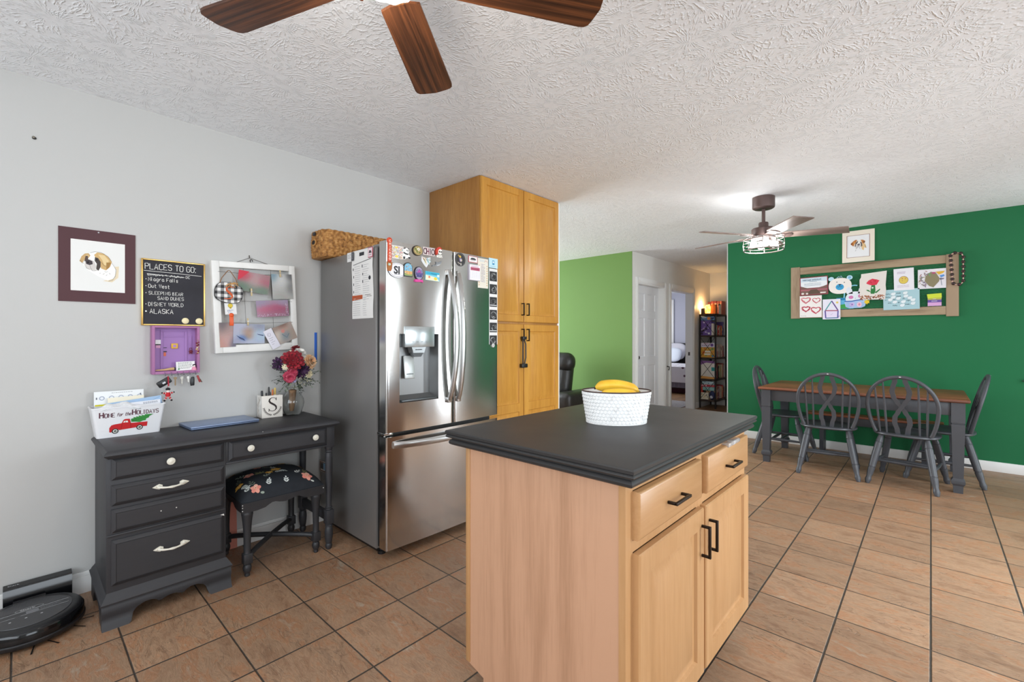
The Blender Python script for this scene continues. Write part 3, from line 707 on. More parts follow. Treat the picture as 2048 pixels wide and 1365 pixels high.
def sprig(cx, cy, a, col, n=4, ln=.06):
    for k in range(n):
        t = (.35+.65*k/n)*ln; x, y = cx+t*cos(a), cy+t*sin(a); l = .019-.002*k
        petal(x, y, a+.75, l, .0075, col); petal(x, y, a-.75, l, .0075, col)
    petal(cx+ln*.95*cos(a), cy+ln*.95*sin(a), a, .018, .008, col)
def flower(cx, cy, cols, r=.024, a0=0):
    for k in range(5): petal(cx, cy, a0+k*2*pi/5, r, r*.8, cols[k % len(cols)], .0022)
    for k in range(5): petal(cx, cy, a0+k*2*pi/5, .006, .004, 'f6e6b8', .0030)
    petal(cx-.003, cy, 0, .006, .006, '9c3b2c', .0034)
PK = ['eaa08c', 'e88f7e', 'f0b9a3']; YE = ['dba23c', 'e2b04e', 'cf9433']; LF = ['c9cfc8', '9aa596', '6d7466', '8d8a5c']
for cx, cy, cl, r, a in ((-2.622, .85, PK, .021, .3), (-2.63, 1.12, PK, .024, .1), (-2.775, .865, PK, .022, .9), (-2.765, 1.0, YE, .023, .2), (-2.735, .955, YE, .017, 1), (-2.88, .94, PK, .020, .5), (-2.885, 1.075, YE, .020, .4), (-2.94, .83, YE, .018, .1), (-2.72, .80, YE, .016, 0), (-2.95, 1.0, PK, .018, 1.3), (-2.80, 1.16, YE, .018, .7), (-2.93, 1.15, PK, .018, .2)):
    for q in range(2): sprig(cx+.012*cos(a+q*2.6), cy+.012*sin(a+q*2.6), a+q*2.6+.4, LF[rr_.randrange(4)], 2 if q else 3, .052)
    flower(cx, cy, cl, r*1.25, a)
sprig(-2.605, .905, 2.7, 'dfe4e0', 3, .055); sprig(-2.60, 1.0, 2.9, 'dfe4e0', 2, .038); sprig(-2.625, .795, 2.3, 'cdd2cc', 2, .04); sprig(-2.66, 1.06, 2.2, 'dfe4e0', 2, .045); sprig(-2.69, .90, 2.0, '9aa596', 2, .05)
part('cushion', pm, st, label='dark cushion with pink, mustard and white flower print', ang=60)
M_stool = blackpaint('black_stool_paint', '2a2a2c', .45, (30, 30, 6))
def wavy(L):
    P = [(0, .046), (L, .046), (L, -.002), (L-.07, -.002)]
    for t, z in ((.26, .004), (.30, .014), (.34, .022), (.38, .022), (.42, .016), (.46, .012), (.5, .010), (.54, .012), (.58, .016), (.62, .022), (.66, .022), (.70, .014), (.74, .004)): P.append((L*(1-t), z))
    P += [(.07, -.002), (0, -.002)]; return P
mb = MB(M_stool); L_ = sy1-sy0
mb.prism(wavy(L_), -.016, 0, onX(sy0, .341, sx1)); mb.prism(wavy(L_), 0, .016, onX(sy0, .341, sx0)); Lx = sx1-sx0
Lx -= .0324; mb.prism(wavy(Lx), -.016, 0, onY(sx0+.0162, .341, sy0)); mb.prism(wavy(Lx), 0, .016, onY(sx0+.0162, .341, sy1)); mb.m = M_chip
for z in (.352, .368, .381): mb.ball((sx1-.001, sy0+.002, z), .003, n=5, m=3)
mb.ball((sx1-.001, sy1-.003, .372), .0035, n=5, m=3); part('apron', mb, st)
LG = [(.010, 0), (.013, .004), (.012, .018), (.016, .022), (.0195, .034), (.021, .045), (.017, .060), (.013, .064), (.018, .068)]
LG2 = [(.018, .118), (.0165, .123), (.0165, .17), (.018, .23), (.022, .285), (.026, .315), (.0275, .322), (.0275, .330), (.022, .340), (.022, .346)]
lp = [(-2.617, .808), (-2.617, 1.167), (-2.968, .808), (-2.968, 1.167)]
for x, y in lp:
    mb = MB(M_stool); mb.lathe(LG, T(x, y, 0), 16); mb.box(x-.021, x+.021, y-.021, y+.021, .067, .120, .003); mb.lathe(LG2, T(x, y, 0), 16); part('leg', mb, st)
mb = MB(M_stool)
for (xa, ya), (xb, yb) in ((lp[0], lp[3]), (lp[1], lp[2])):
    P = []
    for i in range(17):
        t = i/16; s = .5-.5*cos(pi*t); bow_ = .035*sin(2*pi*t)
        P.append((xa+(xb-xa)*t+bow_*.7, ya+(yb-ya)*t-bow_*.7*(1 if yb > ya else -1), .098+.012*sin(pi*t)))
    mb.tube(P, .0135, 10)
part('stretcher', mb, st)
# notes and sticker in the knee space
mb = sheet(.15, .30, 'd98a78', .004); mb.m = mat('5a2f28', .8); rq = random.Random(3)
for i in range(9): write(mb, ''.join(rq.choice('aehnorstu ') for _ in range(16)), -.068, .12-i*.027, .008, .12, .0046, rnd=rq)
mb.m = mat('b5604f', .8); mb.rect(-.075, .13, .075, .142, .0044)
single('note_card', mb, 'pink handwritten card leaning on the wall behind the stool', 'card', basis=onX(.80, .155, -3.018) @ RX(-.06), local=True)
mb = sheet(.10, .075, '6e5a50', .001); mb.m = mat('d9cfc6', .6); mb.line([(-.046, -.034), (.046, -.034), (.046, .034), (-.046, .034)], .003, .0016, True); mb.m = mat('3a3733', .6); mb.rect(-.03, -.012, .005, .02, .0016); mb.m = mat('7fa0b8', .6); mb.rect(.008, -.02, .035, .026, .0016); mb.m = mat('d9cfc6', .6); mb.rect(-.03, -.024, .03, -.018, .0017)
single('sticker', mb, 'small printed sticker low on the refrigerator side behind the desk leg', 'sticker', basis=onY(-2.965, .385, FY0-.0002), local=True)
mb = MB(mat('2f66c4', .5)); mb.box(-3.0395, -3.036, 1.345, 1.362, 1.08, 1.275, .001); single('tape_strip', mb, 'strip of blue tape on the wall at the back edge of the refrigerator', 'tape')

# ================================================================ ON THE DESK
# holiday tin
TB = T(-2.955, .372, .76) @ RZ(.02)
tin = thing('planter_tin', 'white metal tin with HOME for the HOLIDAYS and a red truck', 'tin', basis=TB)
M_tin = mat('e6e6e8', .35, name='white_enamel'); mb = MB(M_tin)
def rr(hx, hy, z, r=.012, n=4):
    P = []
    for cx, cy, a0 in ((hx-r, hy-r, 0), (-hx+r, hy-r, pi/2), (-hx+r, -hy+r, pi), (hx-r, -hy+r, 1.5*pi)):
        for k in range(n+1): a = a0+k*pi/2/n; P.append((cx+r*cos(a), cy+r*sin(a), z))
    return P
mb.loops([rr(.052, .121, .0), rr(.064, .140, .140), rr(.067, .143, .1405), rr(.067, .143, .146), rr(.062, .138, .146), rr(.050, .119, .004)], True, True)
part('body', mb, tin, local=True)
sl = math.atan2(.012, .14)
def front(u, v): return Matrix(((0, -sin(sl), cos(sl), 0), (1, 0, 0, 0), (0, cos(sl), sin(sl), 0), (0, 0, 0, 1)))
FR = T(.0525, 0, 0) @ Matrix(((0, sin(sl), cos(sl), 0), (1, 0, 0, 0), (0, cos(sl), -sin(sl), 0), (0, 0, 0, 1)))
mb = MB(mat('571f33', .5)); mb.M = FR
def caps(mb, txt, x, y, h, big=1.35, z=.001, w=.15):
    for i, ch in enumerate(txt):
        hh = h*(big if i == 0 else 1); l = write(mb, ch, x, y, hh, w*(1.15 if i == 0 else 1), z, asp=.50, gap=.24)
        if ch in 'HIMNDE':
            for q in (0, 1): mb.rect(x-.0015, y+q*(hh-.0014), x+.0035, y+q*(hh-.0014)+.0014, z)
        x = l+.001
    return x
x = caps(mb, 'HOME', -.112, .098, .0195); x = write(mb, 'for the', x+.003, .100, .0165, .12, .001, asp=.46, gap=.20, slant=.25); caps(mb, 'HOLIDAYS', x+.004, .101, .019)
part('lettering', mb, tin, local=True, label='plum HOME for the HOLIDAYS lettering')
def zp(X, Y): return ((X-1090)/1500*.257-.008*(1-(Y-500)/700), .138-(Y-(620-.078*(X-200)-0))/640*.138)   # painted picture coordinates
mb = MB(mat('c4161c', .45)); mb.M = FR
body = [(650, 1105), (655, 1010), (700, 950), (760, 930), (925, 905), (975, 825), (1010, 810), (1110, 805), (1130, 905), (1510, 880), (1490, 985), (1385, 990), (1350, 965), (1290, 960), (1250, 1010), (870, 1060), (830, 1040), (760, 1030), (710, 1060), (690, 1110)]
P = [zp(*p) for p in body]; mb.poly(P, .001)
mb.m = mat('f3f0ea', .5); mb.poly([zp(*p) for p in [(955, 890), (990, 850), (1060, 848), (1072, 888)]], .0016)
mb.m = mat('7d0f14', .5); mb.line([zp(1010, 850), zp(1012, 890)], .0015, .002); mb.line([zp(1120, 900), zp(1122, 1020)], .0012, .0017); mb.line([zp(940, 915), zp(900, 1050)], .001, .0017)
for cx, cy in ((775, 1080), (1320, 1008)):
    for r, c, z in ((.0125, '17201c', .0016), (.0085, 'e9e6de', .002), (.0052, '1f2b22', .0024), (.0022, '9aa79c', .0028)): mb.m = mat(c, .5); q = zp(cx, cy); mb.disc(q[0], q[1], r, z)
part('truck_print', mb, tin, local=True, label='red pickup truck print')
mb = MB(mat('2f8a36', .6)); mb.M = FR; tp = [(1140, 880), (1135, 810), (1200, 795), (1190, 770), (1260, 780), (1250, 755), (1320, 765), (1310, 735), (1385, 750), (1380, 725), (1450, 735), (1460, 710), (1660, 700), (1560, 750), (1540, 790), (1480, 810), (1470, 850), (1400, 860), (1330, 890), (1230, 880)]
mb.poly([zp(*p) for p in tp], .0012); mb.m = mat('1d5f2a', .6); rq = random.Random(8)
for i in range(34):
    a = rq.random(); X = 1160+a*440; Y = 845-a*115+rq.uniform(-28, 28)*(1-a*.7); p, q = zp(X, Y), zp(X-20, Y+16); mb.line([p, q], .001, .0017)
part('tree_print', mb, tin, local=True, label='green fir tree print')
# papers in the tin
def upright(name, w, h, y, x, z, label, cat, art=None, c='eef0f0', lean=.12, roll=0, t=.0012):
    mb = sheet(w, h, c, t)
    if art: art(mb)
    return single(name, mb, label, cat, basis=onX(y, z, x) @ RZ(roll) @ RX(-lean), local=True)
def art_cal(mb):
    mb.m = mat('a9b0c2', .7)
    for k in range(5): mb.disc(-.066+k*.036, .052, .0105, .0016); 
    mb.m = mat('e8ebef', .7)
    for k in range(5): mb.disc(-.066+k*.036, .052, .0065, .002)
    mb.m = mat('6d717b', .7); scrib(mb, -.03, .075, .06, .006, 1, .0016, .0016); mb.rect(-.088, .047, -.083, .057, .0016); mb.rect(.080, .055, .085, .066, .0016); mb.m = mat('dcd22a', .7); mb.rect(-.0915, .014, -.04, .022, .0016)
upright('sheet_paper', .19, .17, .345, -2.992, .89, 'tall white printed sheet at the back of the holiday tin', 'paper', art_cal, lean=.05)
def art_bd(mb):
    mb.m = mat('7a6a4a', .7); write(mb, "IT'S BIRTHDAY TIME!", -.058, -.002, .011, .14, .0018, asp=.55)
    for k, c in enumerate(('8a6a3a', 'a0763f', '7d7f86', '5b7f6a', '705030')): mb.m = mat(c, .7); mb.disc(-.05+k*.026, .019, .0026, .0018)
upright('greeting_card', .14, .11, .37, -2.972, .89, "cream card reading IT'S BIRTHDAY TIME in the holiday tin", 'card', art_bd, 'efe6cf', .08, .03)
upright('envelope', .21, .07, .405, -2.955, .895, 'light blue envelope slanting out of the holiday tin', 'envelope', lambda m: (setattr(m, 'm', mat('7fa3c8', .6)), m.line([(-.1, .03), (0, -.01), (.1, .03)], .002, .0018)), 'a4c0de', .12, .10)
upright('folded_letter', .20, .06, .40, -2.930, .888, 'white folded letter at the front right of the holiday tin', 'letter', lambda m: (setattr(m, 'm', mat('3b4150', .7)), scrib(m, .03, .022, .095, .005, 2, .002, .0018)), 'e3e4ea', .2, .05)
t = NT('thin_plastic'); M_poly = t.set(Base_Color=(.9, .91, .92, 1), Roughness=.3, Transmission_Weight=.25)
mb = MB(M_poly); rq = random.Random(2); mb.grid(lambda a, b: (-2.965+.075*b+.004*sin(9*a), .255+.16*a, .894+.028*sin(pi*a)*sin(pi*b)+.008*sin(13*a+5*b)*sin(7*b+2)), 24, 12); mb.grid(lambda a, b: (-2.965+.075*b+.004*sin(9*a), .255+.16*a, .892+.028*sin(pi*a)*sin(pi*b)+.008*sin(13*a+5*b)*sin(7*b+2)), 24, 12, flip=True)
single('plastic_bag', mb, 'crumpled clear plastic bag at the front left of the holiday tin', 'bag')
# laptop
LB = T(-2.915, .762, .7605) @ RZ(.05)
lt = thing('laptop', 'closed slate blue laptop lying on the desk', 'laptop', basis=LB); M_lap = mat('8fa0bf', .35, .6, name='blue_anodised')
mb = MB(M_lap); mb.box(-.108, .108, -.165, .165, .009, .0165, .003); part('lid', mb, lt, local=True)
mb = MB(mat('6f7f9c', .4, .6)); mb.box(-.107, .107, -.164, .164, .001, .0085, .003); part('base', mb, lt, local=True)
# pencil box
PB = T(-2.965, 1.040, .76) @ RZ(-.04); PW = .058
pb = thing('pencil_box', 'square whitewashed wooden pencil box with a black letter S', 'pencil box', basis=PB)
M_pb = wood('whitewashed_wood', 'e9e2d8', 'a87a54', 'y', 10, 60, .7, 2.0, .3, 9); M_pb2 = wood('whitewashed_side', 'e4e0d8', 'a89a8a', 'y', 14, 60, .7, 1.2, .3, 9)
mb = MB(M_pb); mb.box(.040, .048, -PW, PW, 0, .132, .001); part('front_panel', mb, pb, local=True)
mb = MB(M_pb2); mb.box(-.048, .040, -PW, -PW+.007, 0, .13, .001); mb.box(-.048, .040, PW-.007, PW, 0, .13, .001); mb.box(-.048, -.041, -PW+.007, PW-.007, 0, .13, .001); mb.box(-.041, .040, -PW+.007, PW-.007, 0, .006); part('box', mb, pb, local=True)
mb = MB(mat('2a1d1a', .6)); mb.M = onX(0, 0, .0485)
Sp = [(.021, .106), (.017, .114), (.006, .119), (-.006, .118), (-.016, .110), (-.018, .100), (-.012, .090), (0, .082), (.012, .074), (.020, .064), (.021, .052), (.013, .042), (.001, .038), (-.012, .041), (-.019, .050)]
mb.line(Sp, [.002, .003, .003, .004, .0075, .010, .0105, .011, .0105, .010, .0075, .004, .003, .003, .002], .0006); mb.poly([(.021, .12), (.023, .12), (.022, .10), (.017, .106)], .0006); mb.poly([(-.019, .036), (-.021, .036), (-.021, .056), (-.016, .05)], .0006)
for s in (-1, 1):
    for k in range(8):
        a = -pi/2+s*(k+.6)*.17; x, y = .048*cos(a)*1.0, .068+.052*sin(a); 
        for q in (-1, 1):
            b = a+s*pi/2+q*.6; mb.poly([(x, y), (x+.005*cos(b+.35), y+.005*sin(b+.35)), (x+.0115*cos(b), y+.0115*sin(b)), (x+.005*cos(b-.35), y+.005*sin(b-.35))], .0006)
    mb.line([(.048*cos(-pi/2+s*t), .068+.052*sin(-pi/2+s*t)) for t in (.05, .4, .8, 1.2, 1.4)], .0012, .0006)
part('monogram', mb, pb, local=True, label='black letter S over a leaf wreath')
def pen(dx, dy, top, c, tipc, label, lean=(0, 0), r=.005, name='pen'):
    mb = MB(mat(c, .4)); b = Vector((dx, dy, .008)); e = Vector((dx+lean[0], dy+lean[1], top)); mb.tube([PB @ b, PB @ (b+(e-b)*.75)], r, 10); mb.m = mat(tipc, .4)
    mb.tube([PB @ (b+(e-b)*.75), PB @ (b+(e-b)*.96), PB @ e], [r*1.12, r*1.12, r*.7], 10)
    single(name, mb, label, name)
pen(.0, -.040, .160, '222222', '1b1d22', 'black capped marker at the left of the pencil box', (.0, -.004), .006, 'marker')
pen(.02, -.024, .148, 'd8d8da', '16181c', 'white pen with a dark cap standing in the pencil box', (.006, -.004), .0045)
pen(-.01, -.008, .150, '202226', '2a2c30', 'thick black marker lying low at the middle of the pencil box', (.01, .006), .0075, 'marker')
pen(-.02, .004, .178, 'd2691e', '2b2a2c', 'orange pencil with a dark end, tallest in the pencil box', (-.004, -.002), .0045, 'pencil')
pen(.005, .012, .165, 'b95a1c', 'c96a2a', 'short orange pencil in front of the tallest one', (.004, .001), .0045, 'pencil')
pen(-.012, .030, .172, 'f0ece0', 'e3c266', 'white pen with a yellow end at the right of the pencil box', (.004, .002), .0055)
# glass vase
t = NT('clear_glass'); M_glass = t.set(Base_Color=(.97, .98, .97, 1), Roughness=.02, Transmission_Weight=1.0, IOR=1.45)
VX, VY = -2.935, 1.165
mb = MB(M_glass); V = [(.034, 0), (.042, .003), (.052, .02), (.062, .05), (.066, .075), (.062, .10), (.048, .125), (.036, .14), (.034, .155), (.042, .172)]
mb.lathe(V+[(r-.0028, z+.001) for r, z in V[:0:-1]]+[(.03, .008), (0, .009)], T(VX, VY, .7602), 32, cap=True); single('vase', mb, 'clear glass vase holding the flower bouquet on the desk', 'vase')
# ================================================================ BOUQUET
bq = thing('flower_bouquet', 'bouquet of burgundy, plum, peach and cream artificial flowers in the glass vase', 'bouquet', (VX, VY, .775))
rb = random.Random(11)
def bloom(name, c, r, col, n=5, rows=4, wid=.5, tilt=Vector((1, -.25, .25)), cup=.5, label=None, pt=.16):
    """a many-petalled flower head facing along tilt"""
    mb = MB(); z = tilt.normalized(); x = z.orthogonal().normalized(); y = z.cross(x)
    M = Matrix(((x.x, y.x, z.x, c[0]), (x.y, y.y, z.y, c[1]), (x.z, y.z, z.z, c[2]), (0, 0, 0, 1)))
    for k in range(rows):
        f = 1-k/rows; nn = max(5, int(n*(.55+.45*f))); el = (k/rows)**1.0*1.25*cup+.1
        mb.m = mat(col[k % len(col)], .75)
        for i in range(nn):
            a = 2*pi*(i+.5*(k % 2))/nn+rb.uniform(-.1, .1); L = r*(.45+.55*f)*rb.uniform(.92, 1.06); w = L*wid*rb.uniform(.9, 1.1)
            rows_ = []
            for s, ww, dz in ((.08, .25, 0), (.4, .8, .02), (.72, 1, .0), (.93, .7, -.05), (1, pt, -.08)):
                e = el+dz*2; px_, pz_ = L*s*cos(el), L*s*sin(el)+L*dz*1.2+.004*k
                rows_.append([(px_, -w*ww/2, pz_+w*.12), (px_, 0, pz_-.0), (px_, w*ww/2, pz_+w*.12)])
            vs = [p for q in rows_ for p in q]; fs = []
            for j in range(4):
                for q in range(2): fs.append([j*3+q, (j+1)*3+q, (j+1)*3+q+1, j*3+q+1])
            mb.add(vs, fs, M @ RZ(a))
    return part(name, mb, bq, label=label, ang=70)
bx = VX+.03
def fc(X, Y, dx=0):    # place by where the heads sit around the vase: metres right of and above the bouquet centre
    return (bx+dx, VY+X, 1.055+Y)
RED = ['8f1524', '7a0f1e', 'a31c2c', '640b18']; PUR = ['3c1a3f', '2b1330', '4a2450', '1f0d24']; PNK = ['c0425c', 'ad3450', 'd05d74']; PEA = ['edc49a', 'e6b184', 'f0d0ae']; CRM = ['f0e6c8', 'e8dab4']
bloom('dahlia', fc(-.035, .045, .055), .068, RED, 15, 6, .34, Vector((1, -.35, .15)), .75, 'burgundy dahlia')
bloom('purple_bloom', fc(.022, -.015, .04), .056, PUR, 12, 5, .36, Vector((1, .0, -.15)), .7, 'plum dahlia')
bloom('purple_bloom', fc(-.10, .03, .02), .045, PUR, 10, 4, .4, Vector((.8, -.7, .1)), .6, 'plum dahlia')
bloom('pink_bloom', fc(-.055, -.05, .06), .038, PNK, 9, 5, .75, Vector((1, -.2, -.2)), .8, 'rose pink bloom', .5)
bloom('pink_bloom', fc(-.035, -.022, .05), .032, PNK, 9, 5, .75, Vector((1, -.1, .1)), .8, 'rose pink bloom', .5)
bloom('peach_bloom', fc(.075, .035, .035), .048, PEA, 9, 5, .7, Vector((.9, .4, .2)), .8, 'peach bloom', .5)
bloom('cream_bloom', fc(.065, -.04, .045), .028, CRM, 12, 4, .35, Vector((1, .3, -.1)), .6, 'cream daisy')
bloom('cream_bloom', fc(-.075, .012, .05), .024, CRM, 12, 3, .35, Vector((1, -.4, 0)), .6, 'cream daisy')
bloom('white_bloom', fc(.02, .085, .02), .042, ['efece6', 'e4dfd8'], 10, 5, .7, Vector((.7, .1, .8)), .8, 'white rose', .5)
bloom('red_bloom', fc(.01, .11, -.01), .036, RED, 9, 4, .5, Vector((.4, .1, 1)), .7, 'burgundy bloom')
bloom('cream_bloom', fc(-.02, .09, -.01), .022, CRM, 10, 3, .4, Vector((.6, -.3, .9)), .6, 'cream daisy')
bloom('lilac_bloom', fc(-.03, -.075, .06), .016, ['a9a2c4', '8f88b0'], 8, 3, .6, Vector((1, 0, -.3)), .6, 'lilac sprig', .5)
mb = MB(); gl = ['55614f', '434d40', '6b7a62', '2f372e', '7f8b78']
def leaf(p, d, l, w):
    d = d.normalized(); s = d.cross(Vector((rb.uniform(-1, 1), rb.uniform(-1, 1), rb.uniform(-1, 1)))).normalized(); u = d.cross(s)*.12*l
    mb.add([p, p+d*l*.5+s*w/2+u, p+d*l, p+d*l*.5-s*w/2+u, p+d*l*.5], [[0, 4, 1], [1, 4, 2], [2, 4, 3], [3, 4, 0]])
cen = Vector((bx-.01, VY, 1.0))
for k in range(64):
    th = rb.uniform(-pi, pi); sp = Vector((rb.uniform(-.35, .9), cos(th), sin(th)*.85)); sp.normalize()
    if sp.z > .55 and abs(sp.y) < .45: sp.z *= .6
    ln = rb.uniform(.10, .155); p0 = cen+sp*.04; mb.m = mat('3d4438', .8); tip = cen+sp*ln+Vector((0, 0, .02))
    if tip.x < -3.025: tip.x = -3.025
    mb.tube([p0, (p0+tip)/2+Vector((0, 0, .008)), tip], .0009, 4)
    mb.m = mat(gl[k % 5], .75)
    for j in range(8):
        q = p0+(tip-p0)*(j+1)/8; dd = Vector((rb.uniform(-1, 1), rb.uniform(-1, 1), rb.uniform(-1, 1)))+sp*.8
        if q.x < -3.02: continue
        if dd.x < 0 and q.x < -3.0: dd.x = -dd.x
        leaf(q, dd, rb.uniform(.011, .019), rb.uniform(.006, .010))
part('foliage', mb, bq, label='grey green eucalyptus sprigs', ang=80)
mb = MB(mat('d8d2a8', .7))
for k in range(70):
    a = rb.uniform(-pi, pi); r = rb.uniform(.02, .1); p = cen+Vector((rb.uniform(.02, .07), r*cos(a)*.9, -.02+rb.uniform(-.05, .03))); mb.ball(p, rb.uniform(.0018, .0035), n=5, m=3)
part('filler_buds', mb, bq, label='tiny cream filler buds', kind='stuff')
mb = MB(mat('8a6a4c', .8)); mb.lathe([(.012, 0), (.016, .03), (.019, .085), (.022, .13), (.014, .135)], T(VX, VY-.008, .785) @ RY(.12), 12)
part('wrapped_stems', mb, bq, label='tan wrapped stems')

# ================================================================ ROBOT VACUUM AND DOCK
rv = thing('robot_vacuum', 'round black robot vacuum docked on the floor left of the desk', 'robot vacuum', (-2.785, .035, 0), rz=.25)
RVM = T(-2.785, .035, 0); M_rv = mat('1c1c1e', .35, name='black_plastic'); M_gloss = mat('0e0e10', .12); r_ = .170
mb = MB(M_rv); mb.lathe([(r_-.02, .012), (r_-.006, .016), (r_, .024), (r_, .034), (r_-.004, .038)], RVM, 64); part('skirt', mb, rv)
mb = MB(M_gloss); mb.lathe([(r_-.006, .038), (r_-.004, .040), (r_-.004, .068), (r_-.010, .076)], RVM, 64, cap=False); part('bumper', mb, rv, label='glossy black bumper')
mb = MB(M_rv); mb.lathe([(r_-.014, .070), (r_-.010, .077), (r_-.016, .083), (r_-.035, .086), (0, .0865)], RVM, 64); part('cover', mb, rv)
mb = MB(mat('3c3c3e', .35)); mb.lathe([(.128, .0866), (.127, .0885), (0, .0888)], RVM, 56); part('lid', mb, rv, label='dark grey lid')
mb = MB(mat('57575a', .3)); mb.M = RVM @ RZ(pi/2+.05)
for i in range(56):
    x = -.118+i*.0043; h = sqrt(max(0, .118**2-x*x))
    if h > .038: mb.rect(x-.0009, .036, x+.0009, h, .0890)
mb.m = mat('b9babd', .25, .6); mb.rect(-.118, .018, .118, .0225, .0891); mb.rect(-.03, -.018, .115, -.0145, .0891); mb.rect(-.12, -.018, -.045, -.0145, .0891); mb.m = mat('8b8c90', .3, .5); mb.rect(-.012, -.012, .025, .012, .0891); mb.m = mat('a9aaad', .3, .5); scrib(mb, .03, .008, .10, .005, 4, .0016, .0892)
mb.m = mat('d0d1d4', .3, .5); mb.line([(.0+.042*cos(2*pi*k/24), .034+.0135*sin(2*pi*k/24)) for k in range(24)], .0016, .0892, True); typeset(mb, 'Shark', -.028, .028, .020, .0893, bold=.0004)
for k in range(3): mb.disc(-.06+k*.045, -.05, .004, .0891)
part('lid_print', mb, rv, label='silver stripes and logo on the lid')
mb = MB(mat('262628', .3)); mb.box(-.02, .02, -.05, .05, .08, .0895, .003, M=RVM @ T(-.135, 0, 0)); part('button_strip', mb, rv)
for a in (1.15, .2):
    mb = MB(mat('121213', .7)); mb.M = RVM @ RZ(a)
    for q in (-.05, .05): mb.add([(.13, q*.3-.002, .006), (.13, q*.3+.002, .006), (.195, q*.8+.003, .002), (.195, q*.8-.003, .002)], [[0, 1, 2, 3], [3, 2, 1, 0]])
    part('side_brush', mb, rv)
for q in (-.1, .1): mb = MB(M_rv); mb.cyl((RVM @ Vector((0, q-.01, .022))), (RVM @ Vector((0, q+.01, .022))), .022, 14); part('wheel', mb, rv)
dc = thing('charging_dock', 'black charging dock behind the robot vacuum against the baseboard', 'charging dock', (-3.0, .06, 0))
mb = MB(M_gloss); mb.prism([(-3.024, 0), (-2.93, 0), (-2.925, .008), (-2.972, .016), (-2.972, .128), (-2.978, .136), (-3.018, .139), (-3.024, .134)], 0, .218, Matrix(((1, 0, 0, 0), (0, 0, 1, -.045), (0, 1, 0, 0), (0, 0, 0, 1)))); part('shell', mb, dc)
mb = MB(mat('c4c5c8', .3, .5)); mb.M = onX(-.012, .1395, -2.99) @ RX(-pi/2+.07); typeset(mb, 'Shark', -.02, -.002, .016, .0008); part('logo', mb, dc, label='small silver logo')

# ================================================================ ON THE WHITE WALL
def px2(X, Y, X0, Y0, sx, sy): return ((X-X0)*sx, -(Y-Y0)*sy)
# dog print, brown mat
W0 = onX(.271, 1.593, XL)
pr = thing('dog_print', 'watercolour of a drooping tan and white dog in a brown mat', 'picture', basis=W0)
mb = MB(mat('54363a', .8)); mb.M = I4
for a, b, c, d in ((-.142, -.100, -.178, .178), (.100, .142, -.178, .178), (-.100, .100, -.178, -.124), (-.100, .100, .124, .178)): mb.box(a, b, c, d, 0, .004)
part('mat_board', mb, pr, local=True, label='dark brown mat')
mb = MB(mat('e9e8e4', .8)); mb.box(-.101, .101, -.125, .125, .0005, .0026); mb.m = mat('f5f3ee', .7); 
for a, b, c, d in ((-.1, -.0985, -.124, .124), (.0985, .1, -.124, .124), (-.1, .1, -.124, -.1225), (-.1, .1, .1225, .124)): mb.box(a, b, c, d, .0026, .0036)
dq = lambda P: [px2(X, Y, 313, 333, .000585, .00072) for X, Y in P]
def blob(c, P, z): mb.m = mat(c, .85); mb.poly(dq(P), z)
blob('e6d6b8', [(390, 330), (445, 320), (440, 400), (400, 435), (340, 430), (395, 410)], .0028)
blob('f6f4ef', [(255, 250), (300, 232), (350, 245), (400, 290), (428, 350), (415, 405), (370, 425), (310, 400), (250, 365), (215, 330), (228, 280)], .003)
blob('c9a673', [(228, 252), (250, 248), (262, 262), (250, 280), (228, 290), (212, 318), (195, 305), (208, 272)], .0033); blob('dcc08e', [(235, 262), (250, 258), (252, 272), (232, 284)], .0036)
blob('d2ae76', [(285, 255), (305, 236), (345, 240), (380, 265), (398, 295), (385, 330), (360, 355), (330, 345), (318, 310), (300, 290)], .0033)
blob('e6cd9a', [(310, 250), (350, 252), (378, 285), (372, 320), (350, 320), (335, 285)], .0036); blob('a67f48', [(362, 300), (392, 298), (380, 335), (362, 350)], .0037)
blob('4c4340', [(290, 270), (310, 275), (326, 300), (325, 335), (312, 362), (298, 350), (302, 315), (288, 295)], .0039); blob('2a2424', [(296, 282), (306, 284), (308, 292), (298, 292)], .0042)
blob('5a4a44', [(232, 268), (246, 266), (248, 290), (236, 300), (224, 306)], .0039)
blob('d7d0cb', [(232, 300), (258, 288), (285, 300), (298, 335), (290, 362), (262, 358), (240, 350), (226, 330)], .0041); blob('4a4246', [(230, 300), (250, 290), (274, 300), (276, 320), (256, 328), (236, 322)], .0044); blob('211c1e', [(240, 306), (252, 303), (254, 314), (242, 316)], .0047)
mb.m = mat('3a3230', .8)
for L in ([(258, 328), (262, 345), (275, 366), (292, 364), (305, 355)], [(232, 335), (238, 350), (258, 358)], [(262, 244), (290, 232), (330, 235), (372, 258), (396, 292)], [(200, 300), (210, 316), (222, 320)], [(398, 300), (425, 345), (420, 390), (402, 420), (375, 430)], [(318, 380), (326, 376)], [(340, 385), (350, 378)], [(360, 392), (368, 384)], [(380, 372), (388, 380)], [(350, 362), (360, 368), (372, 362)], [(330, 300), (345, 322), (360, 330)]): mb.line(dq(L), .0009, .0048)
part('painting', mb, pr, local=True, label='dog watercolour on white paper')
mb = MB(mat('d8d8dc', .2, .3)); mb.ball((0, .168, .006), .004, n=8, m=6); part('pin', mb, pr, local=True)
